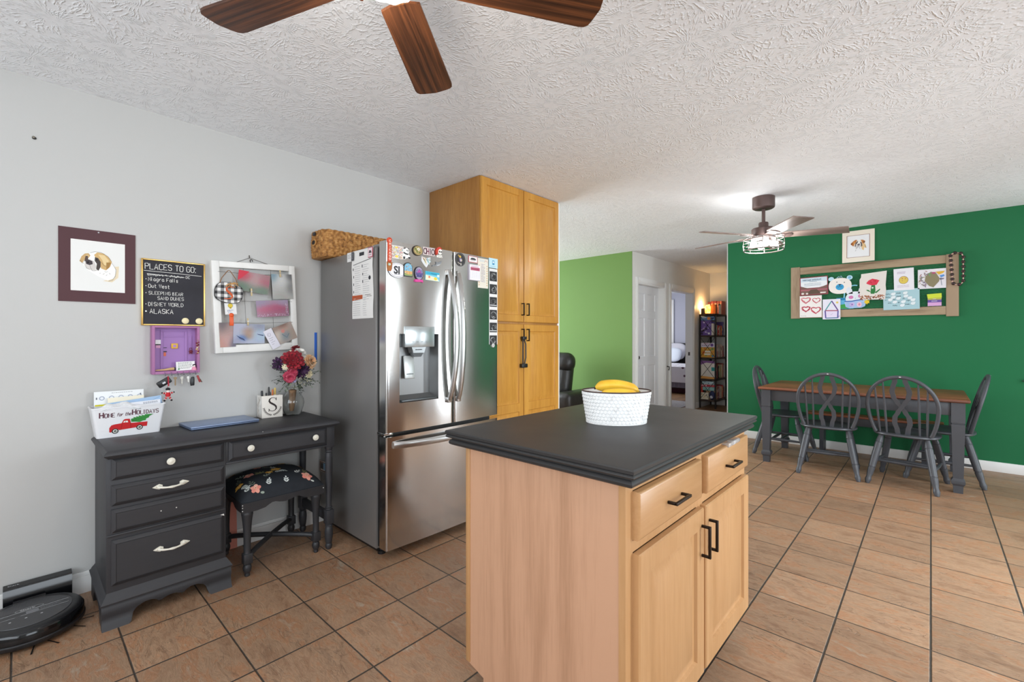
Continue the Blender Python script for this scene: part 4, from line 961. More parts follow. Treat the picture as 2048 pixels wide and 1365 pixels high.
# chalkboard
W0 = onX(.577, 1.481, XL)
cb = thing('chalkboard', 'gold framed chalkboard list titled PLACES TO GO', 'chalkboard', basis=W0)
hw, hh = .142, .176
M_gold = mat('d9b36a', .3, .9, name='brass'); mb = MB(M_gold)
for a, b, c, d in ((-hw, -hw+.008, -hh, hh), (hw-.008, hw, -hh, hh), (-hw+.0081, hw-.0081, -hh, -hh+.008), (-hw+.0081, hw-.0081, hh-.008, hh)): mb.box(a, b, c, d, .0, .016, .002)
part('frame', mb, cb, local=True)
mb = MB(plain_noise('chalk_slate', '28272c', '34333a', 5, .8)); mb.box(-hw+.006, hw-.006, -hh+.006, hh-.006, .001, .010); part('board', mb, cb, local=True)
mb = MB(mat('f1efe9', .95)); rq = random.Random(21); z = .0106
lx = -.128
write(mb, 'PLACES TO GO:', lx+.002, .122, .030, .085, z, asp=.50, gap=.26, jit=.03, rnd=rq)
mb.line([(lx-.003, .112), (0, .110), (.125, .105)], .002, z)
P = [];
for i in range(46): P.append((lx+.012+i*.0036, .092+rq.uniform(-.006, .006)))
mb.line(P, .0022, z); mb.line([(lx+.01, .096), (.04, .090)], .003, z); write(mb, 'DC', .052, .086, .013, .12, z, rnd=rq)
y0 = .060
for txt, dx, h in (('Niagra Falls', .016, .019), ('Out West', .016, .019), ('SLEEPING BEAR', .018, .017), ('SAND DUNES', .055, .017), ('DISNEY WORLD', .016, .019), ('ALASKA', .022, .024)):
    if txt != 'SAND DUNES': mb.disc(lx+.006, y0+h*.45, .0022 if txt != 'ALASKA' else .004, z, n=8)
    write(mb, txt, lx+dx, y0, h, .10, z, asp=.52, gap=.34, jit=.035, rnd=rq)
    y0 -= {'Niagra Falls': .036, 'Out West': .036, 'SLEEPING BEAR': .026, 'SAND DUNES': .034, 'DISNEY WORLD': .040}.get(txt, 0)
part('chalk_writing', mb, cb, local=True, label='white chalk handwriting')
for k, (dx, s) in enumerate(((.049, 'left'), (.113, 'right'))):
    mb = MB(mat('efe2b4', .4)); mb.lathe([(.0165, 0), (.0165, .004), (.014, .006), (0, .0065)], None, 24)
    single('magnet', mb, ('round cream magnet on the chalkboard beside the other, %s one' % ('further from the corner,' if k == 0 else 'in its lower right corner,')).replace(',', ''), 'magnet', basis=onX(.577+dx, 1.333, XL+.0102), local=True)
# purple key box (recessed panel door motif left plain)
KB = onX(.579, 1.175, XL); M_pur = mat('a078b4', .6, name='lilac_paint'); M_purd = mat('a9709c', .6, name='mauve_paint')
kb = thing('key_box', 'shallow purple shadow box of a panelled door with key hooks', 'key holder', basis=KB)
mb = MB(M_purd); w, h = .105, .128
for a, b, c, d in ((-w, -w+.012, -h, h), (w-.012, w, -h, h), (-w+.0121, w-.0121, -h, -h+.014), (-w+.0121, w-.0121, h-.010, h)): mb.box(a, b, c, d, 0, .055, .001)
part('rim', mb, kb, local=True)
mb = MB(M_pur); mb.box(-w+.01, w-.01, -h+.01, h-.01, .0, .008)
for a, b, c, d in ((-.064, -.052, -h+.012, .0979), (.044, .056, -h+.012, .0979), (-.064, .056, .098, .108), (-.0519, .0439, .068, .073)): mb.box(a, b, c, d, .008, .012, .001)
mb.box(-.05, .042, .076, .096, .008, .0095); mb.box(.064, .078, -.02, .075, .008, .011, .001); part('door_panel', mb, kb, local=True)
mb = MB(mat('e0b02c', .5)); mb.box(-.017, .013, .006, .034, .012, .016, .003); mb.m = mat('a880bc', .6); mb.box(-.009, .005, .013, .027, .016, .0165); part('square_plate', mb, kb, local=True, label='small yellow square')
mb = MB(mat('2a2226', .5)); mb.box(-.049, -.036, -.012, -.007, .008, .014, .001); mb.box(-.049, -.036, .010, .013, .008, .012); mb.m = mat('d2694a', .6); mb.box(-.049, -.039, -.034, -.014, .008, .010); part('latch', mb, kb, local=True)
mb = MB(mat('ecebee', .6)); mb.box(-.085, -.062, .03, .054, .012, .013); mb.m = mat('2a2226', .6); mb.box(-.085, -.062, .025, .031, .012, .0132); mb.m = mat('d8a2c4', .6); mb.box(-.083, -.064, .010, .025, .012, .0128); part('note', mb, kb, local=True)
hk = MB(mat('7e6f86', .35, .8))
for k in range(6):
    hk = MB(mat('7e6f86', .35, .8)); x = -.052+k*.027; hk.tube([(x, -.121, .055), (x, -.123, .064), (x, -.131, .066), (x, -.136, .070), (x, -.132, .076)], .0018, 6); part('hook', hk, kb, local=True)
def kthing(name, mb, label, cat, y, z, x, roll=0): return single(name, mb, label, cat, basis=onX(y, z, x) @ RZ(roll), local=True)
mb = sheet(.085, .048, 'efefec', .0012); mb.m = mat('7a807a', .7); rq = random.Random(5); scrib(mb, -.034, .017, .036, .0062, 6, .0022, .0016, rnd=rq); mb.m = mat('3f8a52', .7); mb.poly([(-.036, -.02), (-.03, -.008), (-.026, -.018)], .0018)
kthing('note_card', mb, 'small white printed card propped inside the purple key box', 'card', .621, 1.0862, -3.0, .03)
mb = MB(mat('c9a878', .6)); mb.tube([(-.05, 0, 0), (-.01, .001, 0), (.012, .004, 0)], [.003, .005, .007], 8); mb.tube([(.012, .004, 0), (.03, .005, 0)], [.008, .0075], 8); mb.m = mat('2a2422', .5); mb.tube([(.03, .005, 0), (.036, .005, 0)], .0078, 8); kthing('pocket_knife', mb, 'little wooden handled tool lying at the bottom of the purple key box', 'tool', .540, 1.0680, -3.0)
def doll(mb, s=1, arms=True):
    """small dangling knitted figure"""
    mb.m = mat('c4222c', .8); mb.lathe([(.008*s, -.012*s), (.010*s, -.004*s), (.007*s, .006*s)], RX(-pi/2), 10); mb.m = mat('f0ded6', .8); mb.ball((0, .012*s, 0), .0065*s, n=8, m=6); mb.m = mat('eceae6', .8); mb.ball((0, .008*s, .003*s), .005*s, 1, .8, .6, 8, 5)
    for sx in (-1, 1):
        mb.m = mat('e6b9b4', .8); mb.tube([(sx*.007*s, .002*s, 0), (sx*.018*s, .004*s, .001)], .0035*s, 6); mb.tube([(sx*.004*s, -.011*s, 0), (sx*.010*s, -.024*s, .001)], .0038*s, 6); mb.m = mat('b81d28', .8); mb.ball((sx*.013*s, .003*s, .001), .0042*s, n=7, m=5); mb.ball((sx*.007*s, -.018*s, .001), .0045*s, n=7, m=5); mb.m = mat('241a1c', .7); mb.ball((sx*.020*s, .005*s, .001), .0036*s, n=7, m=5); mb.ball((sx*.012*s, -.028*s, .002), .0042*s, n=7, m=5)
mb = MB(); mb.m = mat('2a1c22', .6); mb.ball((0, .014, 0), .008, 1, .9, .8, 8, 6); mb.m = mat('e79ab4', .8); mb.lathe([(.013, -.012), (.010, 0), (.005, .008)], RX(-pi/2), 10); mb.m = mat('f3e6e2', .8); mb.ball((0, .010, .004), .006, n=8, m=6); kthing('figurine', mb, 'tiny pink figurine standing at the right end of the purple key box', 'figurine', .660, 1.0735, -2.997)
mb = MB(mat('7c2236', .5)); rq = random.Random(6)
for k in range(14):
    mb.m = mat(rq.choice(['7c2236', '5e1628', 'cfae7c', 'd8cfc2', '8f2a40']), .5); x, y = rq.uniform(-.007, .007), .03-k*.0048; mb.ball((x, y, rq.uniform(0, .006)), rq.uniform(.003, .0055), n=7, m=5)
mb.m = mat('b9a47a', .3, .8); mb.tube([(0, .045, 0), (0, .03, 0)], .0012, 6)
kthing('bead_charm', mb, 'dark red and gold bead charm hanging on the right rim of the purple key box', 'charm', .673, 1.185, XL+.0590)
mb = MB(mat('6e2030', .6)); mb.tube([(-.006, .0, 0), (-.004, .012, 0), (.004, .012, 0), (.006, 0, 0)], .0015, 6); mb.ball((0, -.008, 0), .009, 1.1, .9, .4, 8, 6); mb.box(-.007, -.002, -.022, -.014, -.002, .002); mb.box(.002, .007, -.022, -.014, -.002, .002); kthing('key_charm', mb, 'small maroon charm hanging inside the purple key box', 'charm', .650, 1.172, -3.022)
# keys on the hooks
HKZ = 1.045; HX = XL+.070
def ring(mb, r=.008, y=-.008): mb.m = mat('b9b9bc', .25, .9); mb.tube([(r*cos(2*pi*k/16), y+r*sin(2*pi*k/16), .002) for k in range(16)], .0010, 5, closed=True)
mb = MB(); ring(mb); mb.m = mat('17181a', .35); mb.ob(T(-.012, -.040, .004) @ RZ(.55), .064, .034, .013, .006); mb.m = mat('c9cacd', .3, .5); mb.ob(T(-.014, -.042, .0108) @ RZ(.55), .014, .009, .001); mb.m = mat('a3142c', .6); mb.ob(T(.004, -.034, .013) @ RZ(.04), .006, .052, .002); kthing('car_key', mb, 'black car key fob with a red ribbon on the leftmost hook', 'key', .533, HKZ, HX)
mb = MB(mat('a3142c', .6)); mb.tube([(0, .024, -.004), (0, .045, 0)], .001, 5); mb.m = mat('1c1a1c', .6); mb.ball((0, .018, 0), .011, 1, .8, .8, 10, 7); mb.M = T(0, -.006, 0); doll(mb, 1.25); kthing('doll_charm', mb, 'red and white knitted doll charm dangling below the car key', 'charm', .537, .950, HX+.004)
def key(y, c, label, s=1.0, roll=0):
    mb = MB(); ring(mb); mb.m = mat(c, .3, .9)
    mb.prism([(-.006*s, -.014), (.006*s, -.014), (.007*s, -.024), (.003, -.029), (.0032, -.052*s), (.001, -.056*s), (-.003, -.053*s), (-.003, -.029), (-.007*s, -.024)], .001, .0032); kthing('key', mb, label, 'key', y, HKZ, HX, roll)
key(.569, '8d7a62', 'bronze key on the second hook of the purple key box, next to the car key', 1.1); key(.598, 'b9b6ae', 'steel key on the third hook of the purple key box', 1); key(.625, 'd2d0cc', 'thin pale key on the fourth hook of the purple key box', .85, .05)
mb = MB(); ring(mb); mb.m = mat('131416', .3); mb.tube([(-.004, -.018, .002), (-.006, -.03, .002), (-.007, -.052, .002), (-.006, -.066, .002)], [.006, .0095, .0105, .009], 10, flat=.7); kthing('key_fob', mb, 'long black oval key fob on the fifth hook of the purple key box', 'key fob', .652, HKZ, HX)
mb = MB(); ring(mb); mb.m = mat('9c3030', .45); mb.ob(T(.004, -.030, .003) @ RZ(.35), .011, .040, .006, .003); mb.m = mat('5a3a2c', .5); mb.ob(T(.013, -.040, .005) @ RZ(.5), .005, .022, .004, .001); kthing('key_tag', mb, 'red key tag on the last hook of the purple key box', 'key tag', .669, HKZ, HX+.008)
# ================================================================ ON THE REFRIGERATOR
def fthing(name, mb, label, cat, y, z, roll=0, group=None): 
    return single(name, mb, label, cat, basis=onX(y, z, fx(min(max(y, FY0+.012), FY1-.012))+.0006) @ RZ(roll), local=True, group=group)
ell = lambda rx, ry, n=28, cx=0, cy=0: [(cx+rx*cos(2*pi*k/n), cy+ry*sin(2*pi*k/n)) for k in range(n)]
mb = MB(mat('c8431f', .5)); mb.box(-.011, .011, -.064, .055, 0, .0104, .003); mb.lathe([(.016, 0), (.016, .008), (.012, .010), (0, .010)], T(0, .055, 0), 16); mb.m = mat('8f2a14', .5); mb.box(-.008, .008, -.066, -.058, 0, .008, .002)
mb.m = mat('f6dfcf', .6)
for i, ch in enumerate('CHICAGO'): typeset(mb, ch, 0, .046-i*.0165, .0165, .0108, 'CENTER', bold=.0005)
fthing('magnet', mb, 'tall orange red CHICAGO letter magnet at the top corner of the refrigerator door', 'magnet', 1.386, 1.722)
mb = MB(mat('a5622a', .6)); mb.prism([(-.017, .024), (.018, .024), (.015, -.012), (.008, -.026), (-.010, -.026), (-.015, -.010)], 0, .006); mb.m = mat('7e4a20', .6); mb.line([(-.015, .022), (.016, .022), (.013, -.012), (.007, -.024), (-.009, -.024), (-.013, -.01)], .0014, .0063, True); mb.m = mat('9db8a8', .6); mb.disc(-.001, .010, .009, .0065, .007); mb.m = mat('e8e2cf', .6); mb.disc(.002, .012, .004, .0068)
fthing('magnet', mb, 'brown glass shaped magnet below the CHICAGO magnet', 'magnet', 1.386, 1.634)
mb = sheet(.088, .072, 'e8e2dc', .0025); rq = random.Random(14)
for k in range(420): mb.m = mat(rq.choice(['d8b86a', 'c98fa0', '8fb3c4', 'e9dcc0', 'b9a2b8', 'f4efe6', 'd9a58f', '9fb58f']), .6); mb.disc(rq.uniform(-.04, .04), rq.uniform(-.032, .032), rq.uniform(.0015, .0035), .0026+k*.000002, n=6)
mb.m = mat('ecd35a', .6); mb.disc(0, -.024, .010, .0038, .007); mb.disc(-.002, .026, .010, .0038, .005); fthing('magnet', mb, 'rectangular magnet with a pale confetti pattern beside the CHICAGO magnet', 'magnet', 1.432, 1.718)
mb = MB(mat('f1efea', .5)); pan = [(-.012, .030), (.0, .034), (.012, .030), (.02, .018), (.016, .006), (.012, 0), (.024, -.010), (.028, -.020), (.018, -.026), (.006, -.022), (-.010, -.034), (-.022, -.030), (-.026, -.018), (-.018, -.004), (-.022, .010), (-.018, .022)]
mb.prism(pan, 0, .006); mb.m = mat('1f1f22', .5); 
for P in ([(-.016, .028), (-.010, .036), (-.004, .032), (-.010, .026)], [(.010, .032), (.016, .034), (.018, .028), (.013, .027)], [(-.018, .010), (-.004, .004), (.012, .002), (.010, -.006), (-.006, -.004), (-.020, .002)], [(-.022, -.018), (-.008, -.016), (-.008, -.030), (-.020, -.032)], [(.010, -.018), (.026, -.014), (.028, -.024), (.014, -.026)]): mb.poly(P, .0065)
mb.disc(.004, .020, .0035, .0066); mb.disc(.013, .019, .003, .0066); mb.disc(.010, .013, .0022, .0067); fthing('magnet', mb, 'black and white panda magnet', 'magnet', 1.492, 1.716)
mb = MB(mat('2e2218', .6)); mb.prism(ell(.034, .030, cx=-.001), 0, .004); mb.m = mat('a8915c', .6); mb.prism(ell(.030, .026, cx=.001), .004, .007); rq = random.Random(9)
for k in range(30): mb.m = mat(rq.choice(['6f7a3a', '8f8a4a', '4d4a34', 'c9b98a', 'b5723f']), .6); mb.disc(rq.uniform(-.022, .022), rq.uniform(-.017, .017), rq.uniform(.002, .005), .0072+k*.00001, n=7)
mb.m = mat('ece3d0', .6); mb.disc(.004, .008, .009, .0078, .008); mb.m = mat('3a2f26', .6); mb.disc(.001, .009, .002, .008); mb.disc(.007, .009, .002, .008); mb.disc(.004, .006, .0018, .008)
fthing('magnet', mb, 'rounded brown and olive wildlife magnet left of the OHIO letters', 'magnet', 1.569, 1.745)
mb = MB(mat('d9c9c6', .5)); mb.box(-.042, .042, -.024, .022, 0, .002, .001)
for i, ch in enumerate('OHIO'): mb.m = mat(('4a2a33', '7a2f48', '54323f', '463038')[i], .5); typeset(mb, ch, -.028+i*.019-(0 if i < 3 else .0), -.019, .052, .0024, 'CENTER', depth=.0012, xs=.62, bold=.0008)
fthing('magnet', mb, 'magnet of the four dark letters OHIO', 'magnet', 1.650, 1.752)
mb = MB(mat('f0ece4', .5)); mb.prism([(-.014, .012), (.0, .022), (.016, .014), (.018, 0), (.012, -.012), (0, -.016), (-.010, -.010)], 0, .007); mb.m = mat('c23a26', .6); mb.prism([(-.026, -.016), (-.028, .004), (-.020, .022), (-.004, .031), (.010, .026), (.016, .014), (.002, .020), (-.012, .010), (-.014, -.006), (-.020, -.020)], 0, .009)
mb.m = mat('221e1e', .5); mb.disc(-.001, .002, .0055, .0074); mb.disc(.012, .002, .005, .0074); mb.poly([(.005, -.004), (.008, -.004), (.0065, -.0)], .0075); mb.m = mat('f0ece4', .5); mb.box(-.02, .022, -.034, -.018, 0, .005, .003); mb.m = mat('3a3432', .5); mb.line([(-.016, -.020), (-.006, -.030), (.002, -.022), (.012, -.032), (.02, -.022)], .002, .0055)
fthing('magnet', mb, 'white skull magnet with a red headscarf right of the OHIO letters', 'magnet', 1.726, 1.758)
mb = MB(mat('d9dadb', .4)); mb.prism([(-.030, .026), (0, .019), (.032, .028), (.034, .002), (.014, -.020), (.004, -.036), (-.006, -.030), (-.020, -.016), (-.032, .0)], 0, .003); rq = random.Random(19)
for k, c in enumerate(['d9a36a', 'c98a6c', '8fa56a', 'e0c48a', 'b98a70', '9fc0c4', '7fb0b8', 'a8c9c4', 'c4a58a', '88aab0']): mb.m = mat(c, .6); a = -.024+.0055*k; mb.line([(a, .022-.004*(k % 3)), (a+.010, .006-.008*(k % 4))], .004, .0033)
fthing('magnet', mb, 'heart shaped pastel map magnet below the OHIO letters', 'magnet', 1.628, 1.690)
mb = MB(mat('85888b', .4)); mb.prism([(-.036, -.018), (-.030, -.014), (-.012, -.012), (-.006, -.002), (-.010, .008), (.004, .004), (.022, .012), (.034, .018), (.030, .008), (.026, -.002), (.012, -.014), (-.010, -.018), (-.026, -.018), (-.034, -.024)], 0, .006); mb.m = mat('d5d7d8', .4); mb.poly([(-.006, -.016), (.012, -.012), (.024, -.002), (.012, -.008), (-.004, -.012)], .0063); mb.m = mat('1d1f21', .5); mb.disc(.024, .008, .0014, .0064); fthing('magnet', mb, 'grey dolphin magnet near the door handle', 'magnet', 1.709, 1.689)
mb = MB(mat('2e2d31', .5)); mb.prism(ell(.058, .0425), 0, .0018); mb.m = mat('eceaf0', .5); mb.prism(ell(.0565, .041), .0018, .0022); mb.m = mat('2e2d31', .5); mb.line(ell(.050, .0355), .0014, .0024, True); mb.m = mat('eceaf0', .5); mb.m = mat('232226', .5); typeset(mb, 'SI', -.002, -.018, .058, .0026, 'CENTER', bold=.0022); mb.m = mat('5a5860', .5); scrib(mb, -.02, -.0245, .022, .004, 1, .003, .0026)
fthing('magnet', mb, 'white oval magnet with black letters SI', 'magnet', 1.436, 1.617)
mb = MB(mat('33302e', .6)); arch = [(-.029, -.038), (.029, -.038)]+[(.029*cos(a), .014+.029*sin(a)) for a in [pi*k/12 for k in range(13)]]; mb.prism(arch, 0, .005); s_ = lambda f, P: [(x*f, y*f) for x, y in P]; mb.m = mat('7db7d4', .5); mb.prism(s_(.88, arch), .005, .0062); mb.m = mat('d7a868', .5); mb.rect(-.0255, -.033, .0255, -.006, .0064); mb.m = mat('8fa05a', .5); mb.poly([(-.0255, -.033), (.0255, -.033), (.0255, -.022), (0, -.026), (-.0255, -.018)], .0066); rq = random.Random(31)
for k in range(26): mb.m = mat(rq.choice(['e8c78a', 'b9793f', 'f0e0b4', '9a6a3a', 'dfe9ee', '5b93b5']), .6); y = rq.uniform(-.02, .034); mb.disc(rq.uniform(-.02, .02), y, .0022, .0068, n=6)
fthing('magnet', mb, 'arched magnet with a blue sky over a tan landscape', 'magnet', 1.505, 1.626)
mb = MB(mat('2a2430', .6)); mb.prism(ell(.031, .040), 0, .006); mb.m = mat('9a93a8', .5); mb.prism(ell(.027, .036), .006, .007); mb.m = mat('5a4f86', .5); mb.poly([(-.024, -.012), (.024, -.012), (.026, .004), (.018, .018), (0, .028), (-.018, .018), (-.026, .004)], .0072); mb.m = mat('b04a9a', .5); mb.poly([(-.016, .0), (0, .024), (.016, 0), (0, .006)], .0074); mb.m = mat('3f3a78', .5); mb.poly([(-.022, -.022), (-.012, -.004), (0, -.014), (.012, -.004), (.022, -.022)], .0076); mb.m = mat('d4c8e4', .5); mb.line([(-.02, .004), (0, .030), (.02, .004)], .002, .0078)
mb.m = mat('d63c94', .5); mb.prism([(-.026, -.036), (.024, -.036), (.028, -.052), (.016, -.048), (-.014, -.052), (-.030, -.050)], .0, .0085); fthing('magnet', mb, 'purple egg shaped magnet with a pink ribbon', 'magnet', 1.578, 1.614)
mb = sheet(.104, .052, '7fc9dc', .002); mb.m = mat('2aa5c4', .5); mb.rect(-.05, .008, .05, .025, .0022); mb.m = mat('efe3c4', .5); mb.poly([(-.05, -.025), (.05, -.025), (.03, -.004), (-.05, .004)], .0024); mb.m = mat('e0672c', .5)
for k in range(5): a = k*2*pi/5; mb.poly([(-.024+.012*cos(a), -.006+.012*sin(a)), (-.024+.004*cos(a+.6), -.006+.004*sin(a+.6)), (-.024+.004*cos(a-.6), -.006+.004*sin(a-.6))], .0026)
mb.disc(-.024, -.006, .0048, .0027); mb.m = mat('e6cf2e', .5); mb.disc(.022, -.012, .012, .0026, .009); mb.m = mat('d7e6ea', .5); mb.rect(.034, .0, .05, .014, .0026); mb.m = mat('157f9c', .5); mb.line([(-.012, .017), (.016, .014), (.03, .016)], .004, .0026)
fthing('magnet', mb, 'turquoise beach magnet with an orange starfish', 'magnet', 1.676, 1.606, -.03)
mb = MB(mat('2b2a2b', .5)); mb.lathe([(.042, 0), (.042, .002), (0, .0022)], None, 36); mb.m = mat('77736e', .5); mb.line(ell(.036, .036), .0016, .0025, True); mb.m = mat('cfa94a', .5); mb.disc(-.002, .018, .008, .0026); mb.poly([(-.020, .024), (-.008, .014), (-.012, .030)], .0026); mb.m = mat('9a86b8', .5); mb.poly([(-.010, .008), (.010, .008), (.006, -.010), (-.004, -.014)], .0027); mb.m = mat('c8bcae', .5); mb.disc(.006, -.004, .008, .0028); mb.line([(-.022, -.018), (-.01, -.026), (.01, -.024)], .004, .0027); mb.m = mat('e6e2da', .5); mb.disc(.004, -.032, .004, .0028); fthing('magnet', mb, 'round black badge magnet on the right door', 'magnet', 1.894, 1.734)
mb = sheet(.080, .042, 'bb4450', .002); mb.m = mat('e9e4e2', .5); mb.rect(-.036, -.018, .036, .018, .0022); mb.m = mat('3b3a3e', .5); mb.poly([(-.024, .0), (-.014, .010), (.010, .010), (.026, .002), (.022, -.004), (-.024, -.004)], .0024); scrib(mb, -.02, -.010, .02, .004, 1, .0018, .0024); fthing('magnet', mb, 'red bordered card magnet with a dark car drawing', 'magnet', 2.004, 1.749)
mb = MB(mat('c9c4cf', .6)); mb.box(-.047, .047, -.052, .05, 0, .012, .001); mb.m = mat('efecef', .7); mb.box(-.045, .045, -.050, .048, .012, .0135); mb.m = mat('b5516c', .6); mb.rect(-.04, .012, .04, .032, .0138); mb.m = mat('dcc0cc', .6); mb.rect(-.036, .034, .03, .042, .0138); mb.m = mat('a9a4b4', .6)
for k in range(5): mb.rect(-.04, .004-k*.010, .04, .0046-k*.010, .0139)
for k in range(6): mb.rect(-.04+k*.016, -.037, -.0394+k*.016, .004, .0139)
mb.m = mat('f1dde4', .6); mb.m = mat('4a2733', .6); scrib(mb, -.034, .020, .036, .006, 1, .003, .0140); fthing('wall_calendar', mb, 'tear-off calendar pad with a pink banner on the right refrigerator door', 'calendar', 2.012, 1.664)
mb = sheet(.094, .196, 'e6dfd0', .001); rq = random.Random(44); mb.m = mat('8f86a8', .7); scrib(mb, -.018, .058, .022, .0082, 15, .003, .0014, rnd=rq); mb.m = mat('b9ccd6', .7); scrib(mb, -.03, .085, .02, .008, 2, .004, .0014, rnd=rq); mb.m = mat('d2b183', .7)
for k in range(9): mb.disc(-.036, .05-k*.016, .005, .0013, n=8); mb.disc(.036, .05-k*.016, .005, .0013, n=8)
mb.m = mat('c98a7a', .7); mb.line([(.026+.012*cos(a), .074+.012*sin(a)) for a in [pi*k/8 for k in range(9)]], .003, .0014); fthing('paper_list', mb, 'cream printed list beside the tear-off calendar', 'paper', 2.096, 1.668)
# strip of scan pictures
mb = sheet(.080, .515, 'e4e2e0', .001); rq = random.Random(77)
for k in range(6):
    cy = .205-k*.087; mb.m = mat('131315', .5); mb.rect(-.035, cy-.032, .035, cy+.034, .0013)
    for q in range(16):
        mb.m = mat(rq.choice(['6d6d6d', '9c9c9c', 'c4c4c4', '4c4c4c']), .6); a0 = rq.uniform(0, 6.3); r = rq.uniform(.008, .027); mb.line([(.002+r*cos(a0+t*.25)*1.05, cy+r*sin(a0+t*.25)*.95) for t in range(6)], rq.uniform(.0012, .0035), .0014+q*.00001)
    if k in (2, 4): mb.m = mat('dcdcdc', .6); mb.rect(-.032, cy-.024, .032, cy-.019, .0016)
fthing('photo_strip', mb, 'long hanging strip of six black and white scan pictures', 'photo strip', 2.196, 1.452)
mb = sheet(.084, .066, 'bfe0ec', .0015); mb.m = mat('3c8fb8', .6); mb.rect(-.010, -.012, .010, .018, .0018); mb.m = mat('e9f4f8', .6); mb.rect(-.006, .0, .006, .012, .0020); mb.m = mat('6d98aa', .6); scrib(mb, -.03, -.024, .03, .005, 1, .0022, .0018); single('card', mb, 'pale blue card at the top of the scan picture strip', 'card', basis=onX(2.194, 1.748, fx(2.194)+.0028), local=True)
mb = MB(mat('cfcfcb', .4)); mb.ball((0, 0, .004), .014, 1, 1.05, .4, 14, 8); mb.m = mat('a8a8a4', .4); mb.line([(.009*cos(k*.5)*(1-k/22), .009*sin(k*.5)*(1-k/22)) for k in range(20)], .0015, .0100); single('magnet', mb, 'small round pale magnet at the bottom of the scan picture strip', 'magnet', basis=onX(2.192, 1.188, fx(2.192)+.0008), local=True)
# papers on the grey side
SY = FY0-.0006
mb = MB(mat('e6e4e0', .8)); hw, hh = .119, .203
mb.grid(lambda a, b: ((2*a-1)*hw+.004*sin(b*7), (2*b-1)*hh, .0012+.004*max(0, sin(b*pi*3.2))*(1-abs(2*a-1)*.3)), 10, 28)
mb.grid(lambda a, b: ((2*a-1)*hw+.004*sin(b*7), (2*b-1)*hh, .0002+.004*max(0, sin(b*pi*3.2))*(1-abs(2*a-1)*.3)), 10, 28, flip=True)
def zz(y): b = (y/hh+1)/2; return .0020+.004*max(0, sin(b*pi*3.2))
rq = random.Random(12)
def row(x0, x1, y, w=.0016): 
    for i in range(1): scrib(mb, x0, y, x1, .01, 1, w, zz(y), rnd=rq)
mb.m = mat('2f3136', .7); mb.rect(-.035, .165, .02, .187, zz(.175)); mb.line([(-.10, .118), (.10, .138)], .003, zz(.13)); mb.m = mat('83848a', .8)
for k in range(17): row(-.085, -.015, .105-k*.0125); row(.005, .085, .108-k*.0125)
mb.m = mat('2f3136', .7)
for k in range(4): mb.rect(-.105, .085-k*.045, -.098, .10-k*.045, zz(.09-k*.045))
for k in range(3): mb.rect(.0, .095-k*.045, .008, .112-k*.045, zz(.1-k*.045))
mb.disc(.082, .03, .012, zz(.03)+.001); mb.m = mat('b4532a', .7); mb.rect(-.118, -.095, .002, -.064, zz(-.08)); mb.m = mat('f2d9c8', .7); row(-.10, -.05, -.075, .003); row(-.10, -.06, -.086, .003); mb.m = mat('83848a', .8)
for k in range(7): row(-.105, -.01, -.108-k*.0125)
for k in range(9): row(.012, .055, -.085-k*.0125)
mb.m = mat('4a3a34', .8); row(.03, .10, -.068, .003); row(.05, .11, -.077, .003)
single('flyer', mb, 'long wavy printed flyer hanging on the grey refrigerator side', 'paper', basis=onY(-2.452, 1.556, SY), local=True)
mb = sheet(.058, .056, 'e3e2e0', .001); mb.m = mat('5c5d62', .7); scrib(mb, -.02, .012, .02, .009, 3, .0025, .0014); single('card', mb, 'small square white card at the top left of the flyer', 'card', basis=onY(-2.606, 1.730, SY), local=True)
mb = MB(mat('4a4b50', .5)); mb.box(-.013, .013, -.026, .026, 0, .004, .001); mb.m = mat('9a9ba0', .6); scrib(mb, -.010, .018, .010, .008, 5, .0035, .0043); single('magnet', mb, 'dark strip magnet holding the flyer beside the square card', 'magnet', basis=onY(-2.556, 1.728, SY-.0062), local=True)
mb = MB(mat('b0475a', .5)); mb.box(-.025, .025, -.029, .029, 0, .003, .001); mb.m = mat('ead3d8', .6); mb.rect(-.021, -.025, .021, .025, .0033); mb.m = mat('3f3a3e', .6); mb.poly([(-.016, -.004), (-.010, .012), (.008, .010), (.016, -.004)], .0035); scrib(mb, -.014, -.016, .014, .005, 1, .004, .0035); single('magnet', mb, 'pink framed magnet at the top right corner of the flyer', 'magnet', basis=onY(-2.352, 1.728, SY-.0062), local=True)

# ================================================================ WICKER BASKET
wb = thing('wicker_basket', 'low woven wicker basket lying on top of the refrigerator', 'basket', (-2.92, 1.545, 1.7555))
def wick():
    t = NT('water_hyacinth'); v = t.coord('Object'); n = t.noise(v, 45, 3, .6); c = t.ramp(n, [(.3, '6b4420'), (.5, 'a87338'), (.7, 'c99a5c')]); t.bump(t.noise(v, 160, 3), .3, .003); return t.set(Base_Color=c, Roughness=.7)
M_wick = wick(); mb = MB(M_wick); BW, BL, BH = .108, .235, .172
def per(s, o):   # rounded rectangle perimeter
    P = rr(BW+o, BL+o, 0, .05, 10); n = len(P); L = [0]
    for i in range(n): L.append(L[-1]+hypot(P[(i+1) % n][0]-P[i][0], P[(i+1) % n][1]-P[i][1]))
    q = (s % 1)*L[-1]
    for i in range(n):
        if L[i] <= q <= L[i+1]: f = (q-L[i])/max(1e-9, L[i+1]-L[i]); a, b = P[i], P[(i+1) % n]; return a[0]+(b[0]-a[0])*f, a[1]+(b[1]-a[1])*f
    return P[0][0], P[0][1]
NU = 320; rowsN = 10
basep = [per(i/NU, 0) for i in range(NU)]
Lp = []
